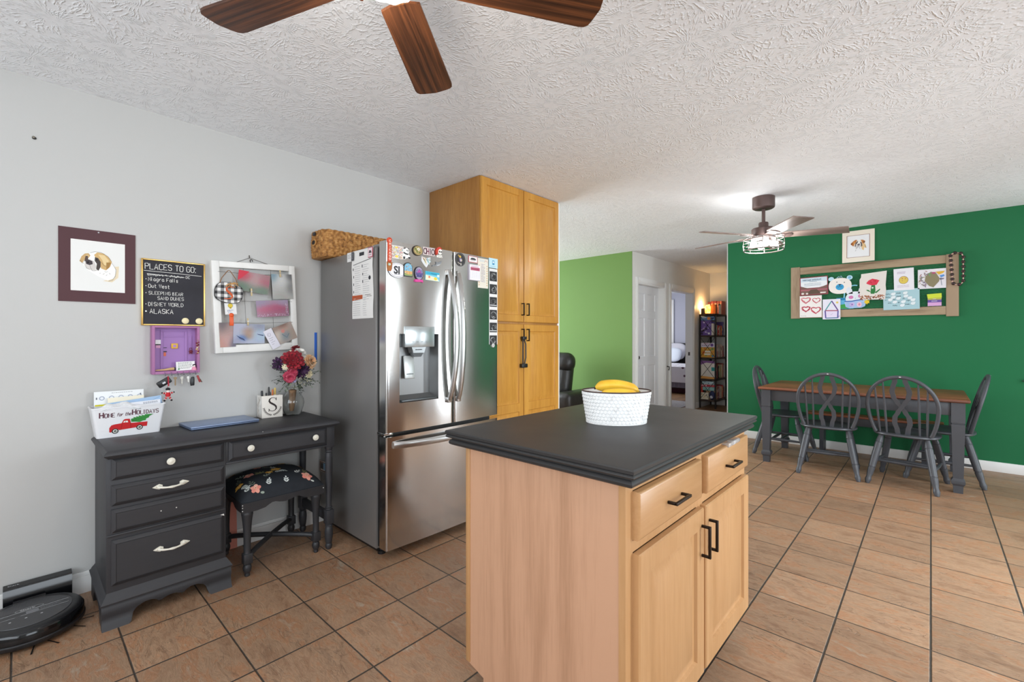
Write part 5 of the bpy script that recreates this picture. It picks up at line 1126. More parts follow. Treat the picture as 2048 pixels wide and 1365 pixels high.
for j in range(rowsN*4+1):
    z = .004+(BH-.008)*j/(rowsN*4); L = []
    for i in range(NU):
        x, y = basep[i]; x2, y2 = basep[(i+1) % NU]; dx, dy = x2-x, y2-y; l = hypot(dx, dy) or 1; nx_, ny_ = dy/l, -dx/l
        rj = j/4; ph = i/NU*80*pi+(pi if int(rj) % 2 else 0)+(rj % 1)*2.2*(1 if int(rj) % 2 else -1)
        o = .0055*(.5+.5*sin(ph))*sin(pi*(rj % 1))**.6+.006*sin(pi*j/(rowsN*4)); L.append((x+nx_*o, y+ny_*o, z))
    Lp.append(L)
inner = [[(x*.93, y*.96, z) for x, y in basep] for z in (BH-.004, .012)]
mb.loops(Lp+inner, True, True, T(-2.92, 1.545, 1.7555)); part('body', mb, wb, ang=70)
mb = MB(M_wick); P = [(x*.99-2.92, y*.995+1.545, 1.7555+BH) for x, y in basep[::2]]; mb.tube([(p[0], p[1], p[2]-.004+.002*sin(i*1.2)) for i, p in enumerate(P)], .0085, 6, closed=True); part('rim', mb, wb, ang=70)
mb = MB(mat('241a12', .8)); mb.prism(ell(.026, .015), 0, .004, onY(-2.935, 1.7555+.10, 1.545-BL-.012)); mb.m = M_wick; mb.tube([(-2.935+.031*cos(2*pi*k/20), 1.545-BL-.014, 1.7555+.10+.019*sin(2*pi*k/20)) for k in range(20)], .006, 6, closed=True); part('handle', mb, wb, label='dark patch for the shaded handle opening')  # no hole is cut: a dark oval patch paints its shade
mb = MB(mat('2b2b2e', .6)); mb.box(-2.96, -2.925, 1.545-BL-.014, 1.545-BL-.006, 1.7555+.146, 1.7555+.168, .003); part('tag', mb, wb, label='dark tag')

# ================================================================ PLANTER AND BANANAS ON THE ISLAND
PM = T(-.893, 1.562, .9155) @ RZ(radians(42.65))
pl = thing('oval_planter', 'white embossed oval metal planter on the black island top', 'planter', basis=PM)
t = NT('chalky_white_tin'); v = t.coord('Object'); M_pl = t.set(Base_Color=t.ramp(t.noise(v, 40, 4, .7), [(.28, 'c9c5c2'), (.45, 'e9e8e6')]), Roughness=.5)
A0, B0, A1, B1, PH = .112, .083, .131, .100, .122
mb = MB(M_pl)
def oval(a, b, z, n=72): return [(a*cos(2*pi*k/n), b*sin(2*pi*k/n), z) for k in range(n)]
mb.loops([oval(A0+.003, B0+.003, 0), oval(A0+.004, B0+.004, .003), oval(A0+.001, B0+.001, .005), oval(A1, B1, PH-.002), oval(A1-.002, B1-.002, PH-.002), oval(A0-.002, B0-.002, .006)], True, True)
dome = []
for j in range(9):
    f = (j+.75)/9.5; z = f*PH; a, b = A0+(A1-A0)*f, B0+(B1-B0)*f; n = 50
    for i in range(n):
        if i % 25 == (12+6): continue
        th = 2*pi*(i+.5*(j % 2))/n; p = Vector((a*cos(th), b*sin(th), z)); nrm = Vector((cos(th)/a, sin(th)/b, 0)).normalized(); tx = Vector((-nrm.y, nrm.x, 0))
        M = Matrix(((tx.x, 0, nrm.x, p.x), (tx.y, 0, nrm.y, p.y), (0, 1, 0, p.z), (0, 0, 0, 1)))
        mb.lathe([(.0058, -.0005), (.0056, .0014), (.0044, .0024), (.003, .0022), (0, .0017)], M, 10, cap=False)
part('body', mb, pl, local=True, label='white body embossed with rings', ang=60)
mb = MB(mat('4a3531', .55, .3)); mb.tube(oval(A1-.001, B1-.001, PH), .0026, 8, closed=True); part('rim', mb, pl, local=True, label='rusty dark rim')
t = NT('banana_skin'); v = t.coord('Object'); n1 = t.noise(v, 9, 3); c = t.ramp(n1, [(.3, 'd9a21e'), (.6, 'e9be3a'), (.8, 'd6b638')])
sp = t.n('MapRange'); t.put(sp.inputs[0], t.noise(t.coord('Object', (20, 60, 60)), 1.6, 4, .7)); sp.inputs[1].default_value = .66; sp.inputs[2].default_value = .72; c = t.mix(sp.outputs[0], c, lin('5b3a16')); M_ban = t.set(Base_Color=c, Roughness=.45)
def banana(label, c0, R_, a0, a1, rad, tilt, rz, cz_):
    """bent fruit: an arc in its own plane, five-sided, tapering to stem and tip"""
    mb = MB(M_ban); N = 26; L = []
    for i in range(N+1):
        t_ = i/N; a = a0+(a1-a0)*t_; k = min(1, (t_/.16)**.6) if t_ < .16 else (1 if t_ < .84 else max(.0, 1-((t_-.84)/.16)**1.6*.72)); r = rad*(.32+.68*k) if t_ < .16 else rad*k
        c = Vector((R_*cos(a), 0, R_*sin(a))); e = Vector((cos(a), 0, sin(a))); b = Vector((0, 1, 0)); ring_ = []
        for q in range(15):
            th = 2*pi*q/15; rr2 = r*(1+.06*cos(5*th)); ring_.append(c+e*rr2*cos(th)+b*rr2*sin(th)*.95)
        L.append(ring_)
    mb.loops(L, True, True); M = T(*c0) @ RZ(rz) @ RX(tilt)
    mb.v = [M @ p for p in mb.v]; o = thing('banana', label, 'banana', (c0[0], c0[1], cz_)); part('fruit', mb, o, ang=50)
    e0 = M @ Vector((R_*cos(a0), 0, R_*sin(a0))); e1 = M @ Vector((R_*cos(a0-.10), 0, R_*sin(a0-.10))); m2 = MB(mat('8a7a34', .6)); m2.tube([e0, e1], [rad*.34, rad*.26], 8); part('stem', m2, o)
    f0 = M @ Vector((R_*cos(a1), 0, R_*sin(a1))); f1 = M @ Vector((R_*cos(a1+.03), 0, R_*sin(a1+.03))); m2 = MB(mat('2f2416', .7)); m2.tube([f0, f1], [rad*.27, rad*.2], 8); part('tip', m2, o)
    return o
UV = (cos(radians(42.65)), sin(radians(42.65))); VV = (-UV[1], UV[0])
def pc(a, b): return (-.893+UV[0]*a+VV[0]*b, 1.562+UV[1]*a+VV[1]*b)
q = pc(-.014, .014); banana('ripe yellow banana with brown flecks, upper one in the white planter', (q[0], q[1], .857), .20, radians(60), radians(109), .0205, .05, radians(42.65), 1.01)
q = pc(-.012, -.034); banana('yellow banana mostly hidden, lower one in the white planter', (q[0], q[1], .786), .25, radians(72), radians(105), .0175, .12, radians(42.65+4), .99)

# ================================================================ DINING SET
M_slate = blackpaint('blue_black_paint', '47494e', .38, (14, 14, 40)); M_top = wood('walnut_stain', '8f5335', '4a281a', 'x', 8, 60, .42, 1.2, .5, 12, .03)
dt = thing('dining_table', 'long dining table with a brown wood top and dark grey block-foot legs', 'dining table', (-.525, 5.48, 0))
mb = MB(M_top); molded(mb, -1.265, .215, 5.035, 5.925, [(-.012, .722), (.004, .724), (.012, .731), (.0125, .742), (.008, .749), (-.002, .752)]); part('tabletop', mb, dt, label='reddish brown wood top')
mb = MB(M_slate)
mb.box(-1.19, .12, 5.075, 5.097, .615, .722, .003); part('apron', mb, dt)
mb = MB(M_slate); mb.box(-1.19, .12, 5.873, 5.895, .615, .722, .003); part('apron', mb, dt)
mb = MB(M_slate); mb.box(-1.258+.02, -1.215, 5.10, 5.87, .615, .722, .003); part('apron', mb, dt)
mb = MB(M_slate); mb.box(.145, .185, 5.10, 5.87, .615, .722, .003); part('apron', mb, dt)
for x in (-1.215, .158):
    for y in (5.098, 5.872):
        mb = MB(M_slate); sq = lambda h, z: [(x-h, y-h, z), (x+h, y-h, z), (x+h, y+h, z), (x-h, y+h, z)]
        mb.loops([sq(h, z) for h, z in ((.028, 0), (.030, .06), (.040, .075), (.0415, .085), (.041, .10), (.030, .118), (.031, .13), (.040, .54), (.040, .548), (.036, .551), (.036, .556), (.041, .559), (.041, .722))]); part('leg', mb, dt, ang=25)
bn = thing('bench', 'dark bench with a worn brown seat behind the dining table', 'bench', (-.45, 5.95, 0))
mb = MB(M_top); mb.box(-1.02, .09, 5.925, 6.10, .395, .42, .006); part('seat', mb, bn)
for x in (-.88, -.05):
    mb = MB(M_slate); mb.prism([(5.935, 0), (5.985, 0), (6.0, .3), (6.02, .3), (6.03, 0), (6.085, 0), (6.075, .395), (5.945, .395)], x-.02, x+.02, Matrix(((0, 0, 1, 0), (1, 0, 0, 0), (0, 1, 0, 0), (0, 0, 0, 1)))); part('leg', mb, bn)
mb = MB(M_slate); mb.box(-.86, -.07, 6.0, 6.02, .305, .395, .003); part('rail', mb, bn)
# windsor chair, facing local +y
def make_chair(label):
    ch = thing('dining_chair', label, 'dining chair', group='dining chairs around the table')
    sz = .440
    def outline(o, z, n=40):
        P = []
        for k in range(n):
            a = 2*pi*k/n; c, s = cos(a), sin(a); w = .212-.012*s; x = w*(abs(c)**.75)*(1 if c > 0 else -1); y = .205*(abs(s)**.8)*(1 if s > 0 else -1); l = hypot(x, y) or 1
            P.append((x+x/l*o, y+y/l*o, z))
        return P
    mb = MB(M_slate); mb.loops([outline(-.045, sz-.032), outline(-.006, sz-.026), outline(.006, sz-.016), outline(.004, sz-.006), outline(-.006, sz), outline(-.03, sz+.001), outline(-.06, sz-.006), outline(-.13, sz-.010)]); part('seat', mb, ch, local=True)
    for sx in (-1, 1):
        for sy in (-1, 1):
            a = Vector((sx*.145, sy*.135, sz-.02)); b = Vector((sx*.222, sy*.246, 0)); mb = MB(M_slate); P, rr_ = [], []
            for t, r in ((0, .013), (.06, .0165), (.13, .020), (.165, .022), (.17, .0195), (.18, .0195), (.185, .022), (.4, .0225), (.62, .021), (.665, .0215), (.67, .0185), (.68, .0185), (.685, .0215), (.80, .0185), (.86, .015), (.90, .0175), (.93, .0195), (.985, .013), (1, .0125)): P.append(a+(b-a)*t); rr_.append(r*1.2)
            mb.tube(P, rr_, 10); part('leg', mb, ch, local=True)
    lp_ = lambda sx, sy, t: Vector((sx*.145, sy*.135, sz-.02)).lerp(Vector((sx*.222, sy*.246, 0)), t)
    for sx in (-1, 1):
        a, b = lp_(sx, -1, .58), lp_(sx, 1, .58); mb = MB(M_slate); mb.tube([a.lerp(b, t) for t in (0, .15, .35, .5, .65, .85, 1)], [.009, .011, .014, .016, .014, .011, .009], 10); part('stretcher', mb, ch, local=True)
    for t_ in (.42, .62):
        a, b = lp_(-1, -1, .58).lerp(lp_(-1, 1, .58), t_-.12), lp_(1, -1, .58).lerp(lp_(1, 1, .58), t_-.12); mb = MB(M_slate); mb.tube([a.lerp(b, t) for t in (0, .2, .5, .8, 1)], [.009, .012, .015, .012, .009], 10); part('stretcher', mb, ch, local=True)
    def by(z): t = (z-sz)/.48; return -.165-.095*t-.02*t*t    # lean of the back
    hoop = []
    for k in range(49):
        a = -.62+(pi+1.24)*k/48; hw = .226; zc = sz+.235
        x = hw*cos(a); z = zc+.243*sin(a)
        if sin(a) < 0: z = zc+.40*sin(a); x = hw*cos(a)*(1+.06*sin(a))
        hoop.append((x, by(z), max(sz-.004, z)))
    mb = MB(M_slate); mb.tube(hoop, .0145, 10); mb.m = M_chip; mb.ball((.004, by(sz+.478)-.013, sz+.480), .006, 1.5, .5, .6, 6, 4); part('hoop', mb, ch, local=True)
    def hz(x):
        a = math.acos(max(-1, min(1, x/.226))); return sz+.235+.243*sin(a)
    for x0, x1 in ((-.105, -.112), (-.150, -.168), (.105, .112), (.150, .168)):
        z1 = hz(x1)-.006; mb = MB(M_slate); P = [Vector((x0, by(sz)+.006, sz-.004)), Vector((x0*.5+x1*.5, by((sz+z1)/2), (sz+z1)/2)), Vector((x1, by(z1), z1))]; mb.tube([P[0], P[0].lerp(P[1], .5), P[1], P[1].lerp(P[2], .5), P[2]], [.0065, .0085, .0085, .0075, .006], 8); part('spindle', mb, ch, local=True)
    cur = [(0, .030), (.08, .034), (.2, .048), (.3, .045), (.4, .022), (.48, 0), (.56, -.024), (.66, -.048), (.76, -.056), (.86, -.046), (.94, -.034), (1, -.034)]
    for s in (-1, 1):
        mb = MB(M_slate); zt_ = sz+.472; L = []
        for i in range(41):
            t = i/40
            for (a, b), (c, d) in zip(cur, cur[1:]):
                if a <= t <= c: f = (t-a)/(c-a); f = f*f*(3-2*f); x = b+(d-b)*f; break
            z = sz-.003+(zt_-sz)*t; y = by(z)+(.0035 if s > 0 else -.0035); w = .0165
            L.append([(s*x-w, y-.005, z), (s*x+w, y-.005, z), (s*x+w, y+.005, z), (s*x-w, y+.005, z)])
        mb.loops(L); part('splat_slat', mb, ch, local=True)
    return ch
ch0 = make_chair('dark grey hoop-back chair with its back to the island, left one of the front pair'); ch0.matrix_basis = T(-.705, 5.115, 0) @ RZ(radians(6))
dup(ch0, T(-.150, 5.130, 0) @ RZ(radians(-8)), 'dark grey hoop-back chair with its back to the island, right one of the front pair')
dup(ch0, T(-1.155, 5.575, 0) @ RZ(radians(-91)), 'dark grey hoop-back chair at the hallway end of the dining table')
dup(ch0, T(.075, 5.545, 0) @ RZ(radians(90)), 'dark grey hoop-back chair at the right end of the dining table')

# ================================================================ CEILING FAN OVER THE KITCHEN
def fanwood():
    t = NT('walnut_fan_blade'); v = t.coord('Object', (.55, 6, 6))
    d = t.noise(v, 1.3, 2, .45, .15); w = t.math('SINE', t.math('MULTIPLY', d, 60)); f = t.noise(t.coord('Object', (4, 300, 300)), 1, 3, .65); g = t.noise(t.coord('Object', (2, 90, 90)), 1, 3, .6)
    k = t.math('ADD', t.math('MULTIPLY', w, .055), t.math('ADD', t.math('MULTIPLY', f, .42), t.math('MULTIPLY', g, .5)))
    c = t.ramp(k, [(.30, '2c170c'), (.47, '54301b'), (.64, '764526')]); t.bump(f, .05, .001)
    return t.set(Base_Color=c, Roughness=.42)
M_fan = fanwood(); M_brass = mat('8c6a3a', .3, .95, name='antique_brass')
HX_, HY_, HZ_ = -1.06, .65, 2.222
fn = thing('ceiling_fan', 'walnut bladed ceiling fan overhead in the kitchen', 'ceiling fan', (HX_, HY_, CE))
mb = MB(M_brass); mb.lathe([(.085, CE), (.09, CE-.03), (.075, CE-.045), (.105, CE-.06), (.115, CE-.09), (.115, CE-.15), (.10, CE-.185), (.07, CE-.205), (.06, CE-.225), (.05, CE-.24)][::-1], T(HX_, HY_, 0), 36); part('motor', mb, fn)
def blade(mb, r0, r1, w0, w1, th, cut):
    P = [(r0, -w0/2), (r1-cut, -w1/2), (r1-.022, -w1/2+.003), (r1-.012, -w1/2+.012), (r1-.007, -w1*.3), (r1, -w1*.02), (r1, w1*.02), (r1-.007, w1*.3), (r1-.012, w1/2-.012), (r1-.022, w1/2-.003), (r1-cut, w1/2), (r0, w0/2), (r0-.012, w0/4), (r0-.012, -w0/4)]
    mb.prism(P, -th/2, th/2)
bm_ = None
for k in range(5):
    B = T(0, 0, HZ_-CE) @ RZ(radians(129.5+72*k)) @ RX(radians(-9))
    mb = MB(M_fan); blade(mb, .155, .622, .118, .146, .008, .04)
    if bm_ is None: o = part('blade', mb, fn, basis=B); bm_ = o.data
    else: o = bpy.data.objects.new('blade', bm_); COL.objects.link(o); o.parent = fn; o.matrix_basis = B
    mb = MB(M_brass); mb.prism([(.085, -.018), (.15, -.018), (.20, -.035), (.225, 0), (.20, .035), (.15, .018), (.085, .018)], .005, .009); arm = part('blade_iron', mb, fn, basis=B)
t = NT('frosted_ruffle_glass'); M_frost = t.set(Base_Color=(.96, .95, .9, 1), Roughness=.35, Transmission_Weight=.5, Emission_Color=(1, .95, .85, 1), Emission_Strength=.12)
mb = MB(M_frost); n = 60; L = []
for r, z, ru in ((.03, 2.219, 0), (.042, 2.212, 0), (.054, 2.198, .001), (.062, 2.186, .003), (.069, 2.176, .006), (.072, 2.173, .008), (.067, 2.178, .006), (.058, 2.189, .002), (.046, 2.204, 0), (.028, 2.214, 0)):
    L.append([((r+ru*.5*cos(10*a))*cos(a)+HX_+.006, (r+ru*.5*cos(10*a))*sin(a)+HY_+.012, z+ru*.5*sin(10*a+1)) for a in [2*pi*k/n for k in range(n)]])
mb.loops(L, True, True); part('glass_shade', mb, fn, label='ruffled white glass shade')
kx, ky = -1.03, .572
mb = MB(M_brass); mb.tube([(kx-.004, ky+.02, 2.20), (kx, ky, 2.10)], .0012, 6); part('pull_chain', mb, fn)
mb = MB(mat('8a4a2c', .4)); mb.lathe([(.0, 0), (.005, .002), (.0075, .010), (.006, .020), (.003, .030), (.002, .034)], T(kx, ky, 2.069), 12); part('pull_knob', mb, fn, label='small wooden pull knob')
point('kitchen_fan_bulb', (HX_, HY_, 2.13), 9, .06, (1, .96, .9))

# ================================================================ CEILING FAN OVER THE DINING TABLE
QX, QY = -1.051, 4.303
M_rb = mat('5e4c48', .45, .5, name='aged_bronze'); f2 = thing('ceiling_fan', 'grey-brown ceiling fan with a lit caged lamp above the dining area', 'ceiling fan', (QX, QY, CE))
mb = MB(M_rb); mb.lathe([(.05, CE-.103), (.072, CE-.10), (.084, CE-.092), (.086, CE-.085), (.086, CE-.002)], T(QX, QY, 0), 32); part('canopy', mb, f2)
mb = MB(M_rb); mb.lathe([(.014, 2.19), (.014, CE-.09)], T(QX, QY, 0), 14); part('downrod', mb, f2)
mb = MB(M_rb); mb.lathe([(.06, 2.095), (.09, 2.10), (.092, 2.105), (.092, 2.165), (.086, 2.172), (.040, 2.176), (.038, 2.18), (.038, 2.215), (.034, 2.222), (.0, 2.222)], T(QX, QY, 0), 32); part('motor', mb, f2)
M_gb = wood('weathered_grey_blade', '94827a', '665650', 'x', 9, 80, .42, 1, .4, 12, .02); bm_ = None
for k in range(5):
    B = T(0, 0, 2.108-CE) @ RZ(radians(21+72*k)) @ RX(radians(-11))
    mb = MB(M_gb); mb.prism([(.16, -.052), (.585, -.070), (.625, .058), (.16, .052), (.13, .03), (.13, -.03)], -.004, .004)
    if bm_ is None: o = part('blade', mb, f2, basis=B); bm_ = o.data
    else: o = bpy.data.objects.new('blade', bm_); COL.objects.link(o); o.parent = f2; o.matrix_basis = B
    mb = MB(M_rb); mb.prism([(.07, -.03), (.20, -.042), (.215, 0), (.20, .042), (.07, .03)], -.010, -.0045); part('blade_iron', mb, f2, basis=B)
M_cage = mat('8d8682', .3, .9); lz0, lz1, lr = 1.985, 2.085, .150
for z, r, w in ((lz1, lr, .004), (lz0+.055, lr+.006, .003), (lz0+.028, lr+.006, .003), (lz0, lr, .0055)):
    mb = MB(M_cage); mb.tube([(QX+r*cos(2*pi*k/48), QY+r*sin(2*pi*k/48), z) for k in range(48)], w, 6, closed=True); part('cage_ring', mb, f2)
for k in range(8):
    a = 2*pi*k/8+.2; c, s = cos(a), sin(a); mb = MB(M_cage); mb.tube([(QX+lr*c, QY+lr*s, lz1), (QX+(lr+.006)*c, QY+(lr+.006)*s, lz0+.05), (QX+lr*c, QY+lr*s, lz0)], .0028, 6); part('cage_bar', mb, f2)
mb = MB(M_rb); mb.lathe([(.0, 2.082), (.092, 2.083), (.094, 2.088), (.08, 2.094), (0, 2.095)], T(QX, QY, 0), 36); part('lamp_plate', mb, f2)
for k in range(4):
    a = 2*pi*k/4+.5; bx_, by_ = QX+.078*cos(a), QY+.078*sin(a)
    mb = MB(mat('d8d8d8', .3, .6)); mb.lathe([(.018, 2.083), (.018, 2.066)][::-1], T(bx_, by_, 0), 12); part('socket', mb, f2)
    mb = MB(mat('ffffff', .3, emis=5, name='lit_bulb')); mb.ball((0, 0, 0), .029, 1, 1, 1.1, 14, 10, M=T(bx_, by_, 2.036)); part('bulb', mb, f2, label='lit white bulb')
    point('dining_fan_bulb', (QX+.115*cos(a), QY+.115*sin(a), 2.03), 3.4, .03, (1, 1, 1))

# ================================================================ ON THE DARK GREEN WALL
WY = 6.129
M_barn = wood('barn_wood', 'ab967c', '735e4a', 'x', 5, 60, .85, 1.4, .2, 9, .25); M_barnv = wood('barn_wood_upright', 'a8927a', '735e4a', 'z', 5, 60, .85, 1.4, .2, 9, .25)
wfm = thing('memo_frame', 'long barn-wood frame with chicken wire holding children\'s drawings', 'frame', (-.505, WY, 1.755))
def board(x0, x1, z0, z1, m, y0=WY-.024): mb = MB(m); mb.box(x0, x1, y0, WY, z0, z1, .003); part('board', mb, wfm)
board(-1.203, -1.113, 1.462, 2.055, M_barnv); board(.106, .195, 1.448, 2.050, M_barnv); board(-1.112, .105, 1.966, 2.046, M_barn, WY-.022); board(-1.112, .105, 1.466, 1.548, M_barn, WY-.022)
mb = MB(mat('7f9a86', .4, .5)); hexr = .026
j = 0; zrow = 1.55
while zrow < 1.965:
    P = []; x = -1.112
    i = 0
    while x <= .106: P.append((x, WY-.010, zrow+(.012 if (i+j) % 2 else 0))); x += .0165; i += 1
    mb.tube(P, .0009, 4); zrow += .026; j += 1
part('chicken_wire', mb, wfm, label='fine chicken wire mesh', ang=80)
# matted dog print leaning on the frame
D2 = thing('dog_print', 'small cream matted watercolour of a brown and white dog above the barn-wood frame', 'picture', basis=onY(-.578, 2.226, WY) @ RX(-.03) @ T(0, 0, .006))
mb = MB(mat('efe6d6', .8)); ww, hh2 = .139, .170
for a, b, c, d in ((-ww, -.098, -hh2, hh2), (.098, ww, -hh2, hh2), (-.098, .098, -hh2, -.118), (-.098, .098, .118, hh2)): mb.box(a, b, c, d, 0, .004)
mb.m = mat('9a6a5a', .7)
for a, b, c, d in ((-.1, -.096, -.12, .12), (.096, .1, -.12, .12), (-.1, .1, -.12, -.1165), (-.1, .1, .1165, .12)): mb.box(a, b, c, d, .004, .0045)
part('mat_board', mb, D2, local=True)
mb = MB(mat('eeeff1', .8)); mb.box(-.099, .099, -.119, .119, .0004, .002)
d2 = lambda P: [((X-632)/650*.2, -(Y-700)/650*.235) for X, Y in P]
def blob2(c, P, z): mb.m = mat(c, .85); mb.poly(d2(P), z)
blob2('e6c593', [(760, 560), (830, 660), (865, 780), (800, 760), (790, 840), (740, 810), (710, 700)], .0022); blob2('f3f0ea', [(560, 520), (720, 520), (760, 620), (720, 760), (640, 700), (560, 780), (530, 660)], .0024)
blob2('b9733a', [(560, 505), (610, 520), (560, 600), (530, 640), (500, 700), (455, 660), (420, 630), (440, 590), (500, 540)], .0026); blob2('8a4f28', [(420, 610), (470, 580), (470, 640), (430, 640)], .0028); blob2('d29450', [(500, 560), (545, 545), (540, 620), (500, 670)], .0028)
blob2('c07f42', [(700, 520), (760, 525), (820, 560), (825, 610), (780, 630), (760, 660), (730, 590)], .0026); blob2('6a4a38', [(770, 560), (825, 590), (800, 625), (775, 610)], .0028)
blob2('5a4c46', [(560, 600), (625, 540), (630, 590), (580, 640), (555, 720), (535, 700)], .003); blob2('5a4c46', [(680, 570), (730, 600), (750, 690), (715, 740), (710, 650)], .003); blob2('f6f4f0', [(640, 540), (660, 560), (675, 610), (640, 640), (612, 610)], .0032)
blob2('cfcaca', [(600, 640), (680, 620), (705, 690), (690, 740), (640, 700), (580, 770), (560, 720)], .0032); blob2('6a6468', [(610, 640), (670, 630), (680, 665), (645, 690), (615, 675)], .0034)
mb.m = mat('3a3230', .8)
for L in ([(635, 700), (600, 760), (565, 785)], [(640, 705), (660, 740), (690, 785)], [(550, 840), (575, 815)], [(820, 680), (850, 770)], [(590, 580), (605, 590)], [(690, 590), (705, 600)]): mb.line(d2(L), .0022, .0038)
part('painting', mb, D2, local=True, label='dog watercolour on white paper')
# drawings pinned to the wire
CY = WY-.026
def craft(name, mb, label, cat, x, z, roll=0, lift=0): return single(name, mb, label, cat, basis=onY(x, z, CY-lift) @ RZ(roll), local=True)
mb = sheet(.268, .206, '8f3a46', .0012); mb.m = mat('cfe0ea', .7); mb.rect(-.126, -.01, .126, .094, .0016); mb.m = mat('e9eef0', .7); mb.poly([(-.126, .0), (-.06, -.02), (.05, -.02), (.126, .0), (.126, .05), (-.126, .05)], .0018); mb.m = mat('7a5a52', .7); mb.poly([(-.126, -.094), (.126, -.094), (.126, .004), (.06, -.022), (0, -.030), (-.06, -.022), (-.126, .004)], .0020); mb.m = mat('a8616a', .7); mb.rect(-.126, -.052, .126, -.036, .0022); mb.m = mat('5d4a3c', .7); mb.poly([(-.07, -.09), (.07, -.09), (.03, -.04), (-.03, -.04)], .0024)
mb.m = mat('e2ddd6', .7); mb.disc(-.108, -.082, .014, .0026, .011); mb.disc(-.066, -.084, .012, .0026, .010); mb.rect(.06, -.088, .112, -.074, .0026); mb.m = mat('1f4a74', .7); write(mb, 'FIRST GAME CERTIFICATE', -.104, .062, .015, .16, .0028, asp=.46, gap=.22); mb.m = mat('4a6c8a', .7); scrib(mb, -.04, .048, .04, .008, 1, .004, .0028); scrib(mb, -.09, .028, .09, .012, 3, .003, .0028); craft('certificate', mb, 'maroon bordered FIRST GAME CERTIFICATE at the left of the barn-wood frame', 'certificate', -.978, 1.827, .02)
mb = MB(mat('f0e9e2', .8)); head = [(.103*abs(cos(a))**.85*(1 if cos(a) > 0 else -1), .087*abs(sin(a))**.85*(1 if sin(a) > 0 else -1)) for a in [2*pi*k/36 for k in range(36)]]; mb.prism(head, 0, .0012); mb.m = mat('b9dcec', .8); mb.prism(ell(.026, .024, cx=.085, cy=.085), 0, .001); mb.prism(ell(.026, .024, cx=-.08, cy=.080), 0, .001); mb.m = mat('7fb4d4', .8); mb.disc(.085, .086, .014, .0013); mb.m = mat('3b9fd0', .8); mb.disc(-.002, -.012, .037, .0016, .034); mb.m = mat('1d2a3a', .8); mb.disc(-.002, .014, .013, .0018, .006); mb.disc(-.028, .044, .005, .0018); mb.disc(.038, .036, .005, .0018); mb.line([(-.024, -.004), (-.016, -.014), (-.004, -.004), (.008, -.014), (.018, -.004)], .004, .0018); mb.line([(-.002, .010), (-.002, -.004)], .003, .0018)
mb.m = mat('a4cbe0', .8); mb.line([(-.03, .088), (-.01, .104), (.0, .092), (.008, .110), (.02, .09)], .006, .0012); craft('paper_bear', mb, 'white paper bear face with a blue muzzle', 'paper craft', -.735, 1.808)
mb = sheet(.212, .245, 'ede8e4', .0012); rq = random.Random(23)
for cx, cy in ((-.045, .075), (.055, .068), (-.045, -.025), (.05, -.04)):
    for r in range(4): mb.m = mat(rq.choice(['b3283c', 'cf5567', '9c1f33']), .8); w_ = .036+rq.uniform(-.007, .007); mb.line([(cx+w_*(sin(t)**3)*1.15+rq.uniform(-.003, .003), cy+w_*.85*(cos(t)-.35*cos(2*t)-.15*cos(3*t))+rq.uniform(-.003, .003)) for t in [2*pi*k/22 for k in range(22)]], .004+.004*(cy < 0)*(r < 2), .0015+r*.0001, True)
mb.m = mat('4a3a44', .8); mb.line([(-.095+.0045*k, -.106+(.005 if k % 3 == 1 else -.003)*(1+.4*(k % 2))) for k in range(13)], .0016, .0016); craft('hearts_drawing', mb, 'white paper with four red scribbled hearts', 'drawing', -1.008, 1.595, 0, .001)
mb = sheet(.15, .122, '5fb0d8', .001); mb.m = mat('3d9a4a', .8); mb.poly([(-.07, -.058), (.073, -.058), (.073, -.01), (.055, .0), (.03, -.02), (0, -.008), (-.07, -.02)], .0014); mb.m = mat('1f7fae', .8); mb.rect(-.073, .035, .073, .059, .0014); mb.m = mat('7fc8e4', .8); mb.line([(.03, .02), (.05, .03), (.07, .012)], .006, .0016)
craft('painted_card', mb, 'blue and green painted card half hidden behind the house drawing', 'drawing', -.692, 1.615)
mb = sheet(.162, .222, 'e6e4f0', .0012); mb.m = mat('e4d9ee', .8); mb.rect(-.07, -.1, .07, -.02, .0014); z = .0018
for c, P, w_ in (('4f9fa0', [(-.056, -.012), (.002, .092)], .010), ('6a4f90', [(.002, .092), (.060, -.016)], .011), ('a8485e', [(-.058, -.014), (.062, -.018)], .010), ('5a4a94', [(-.058, -.014), (-.052, -.098)], .011), ('5a5aa0', [(.060, -.018), (.056, -.098)], .011), ('4a7a9c', [(-.054, -.097), (.058, -.096)], .010)): mb.m = mat(c, .8); mb.line(P, w_, z); z += .0001
mb.m = mat('e2c85a', .8); mb.disc(.052, .072, .011, .0018); mb.m = mat('9a8fb0', .8); mb.line([(.0, -.06), (.012, -.046)], .002, .0019); mb.disc(-.004, -.062, .003, .0019); mb.m = mat('8a4f9c', .8); mb.line([(.06, -.074), (.066, -.084), (.072, -.072), (.062, -.098)], .003, .0018); craft('house_drawing', mb, 'drawing of a simple house in purple and teal strokes', 'drawing', -.812, 1.556, .0, .0035)
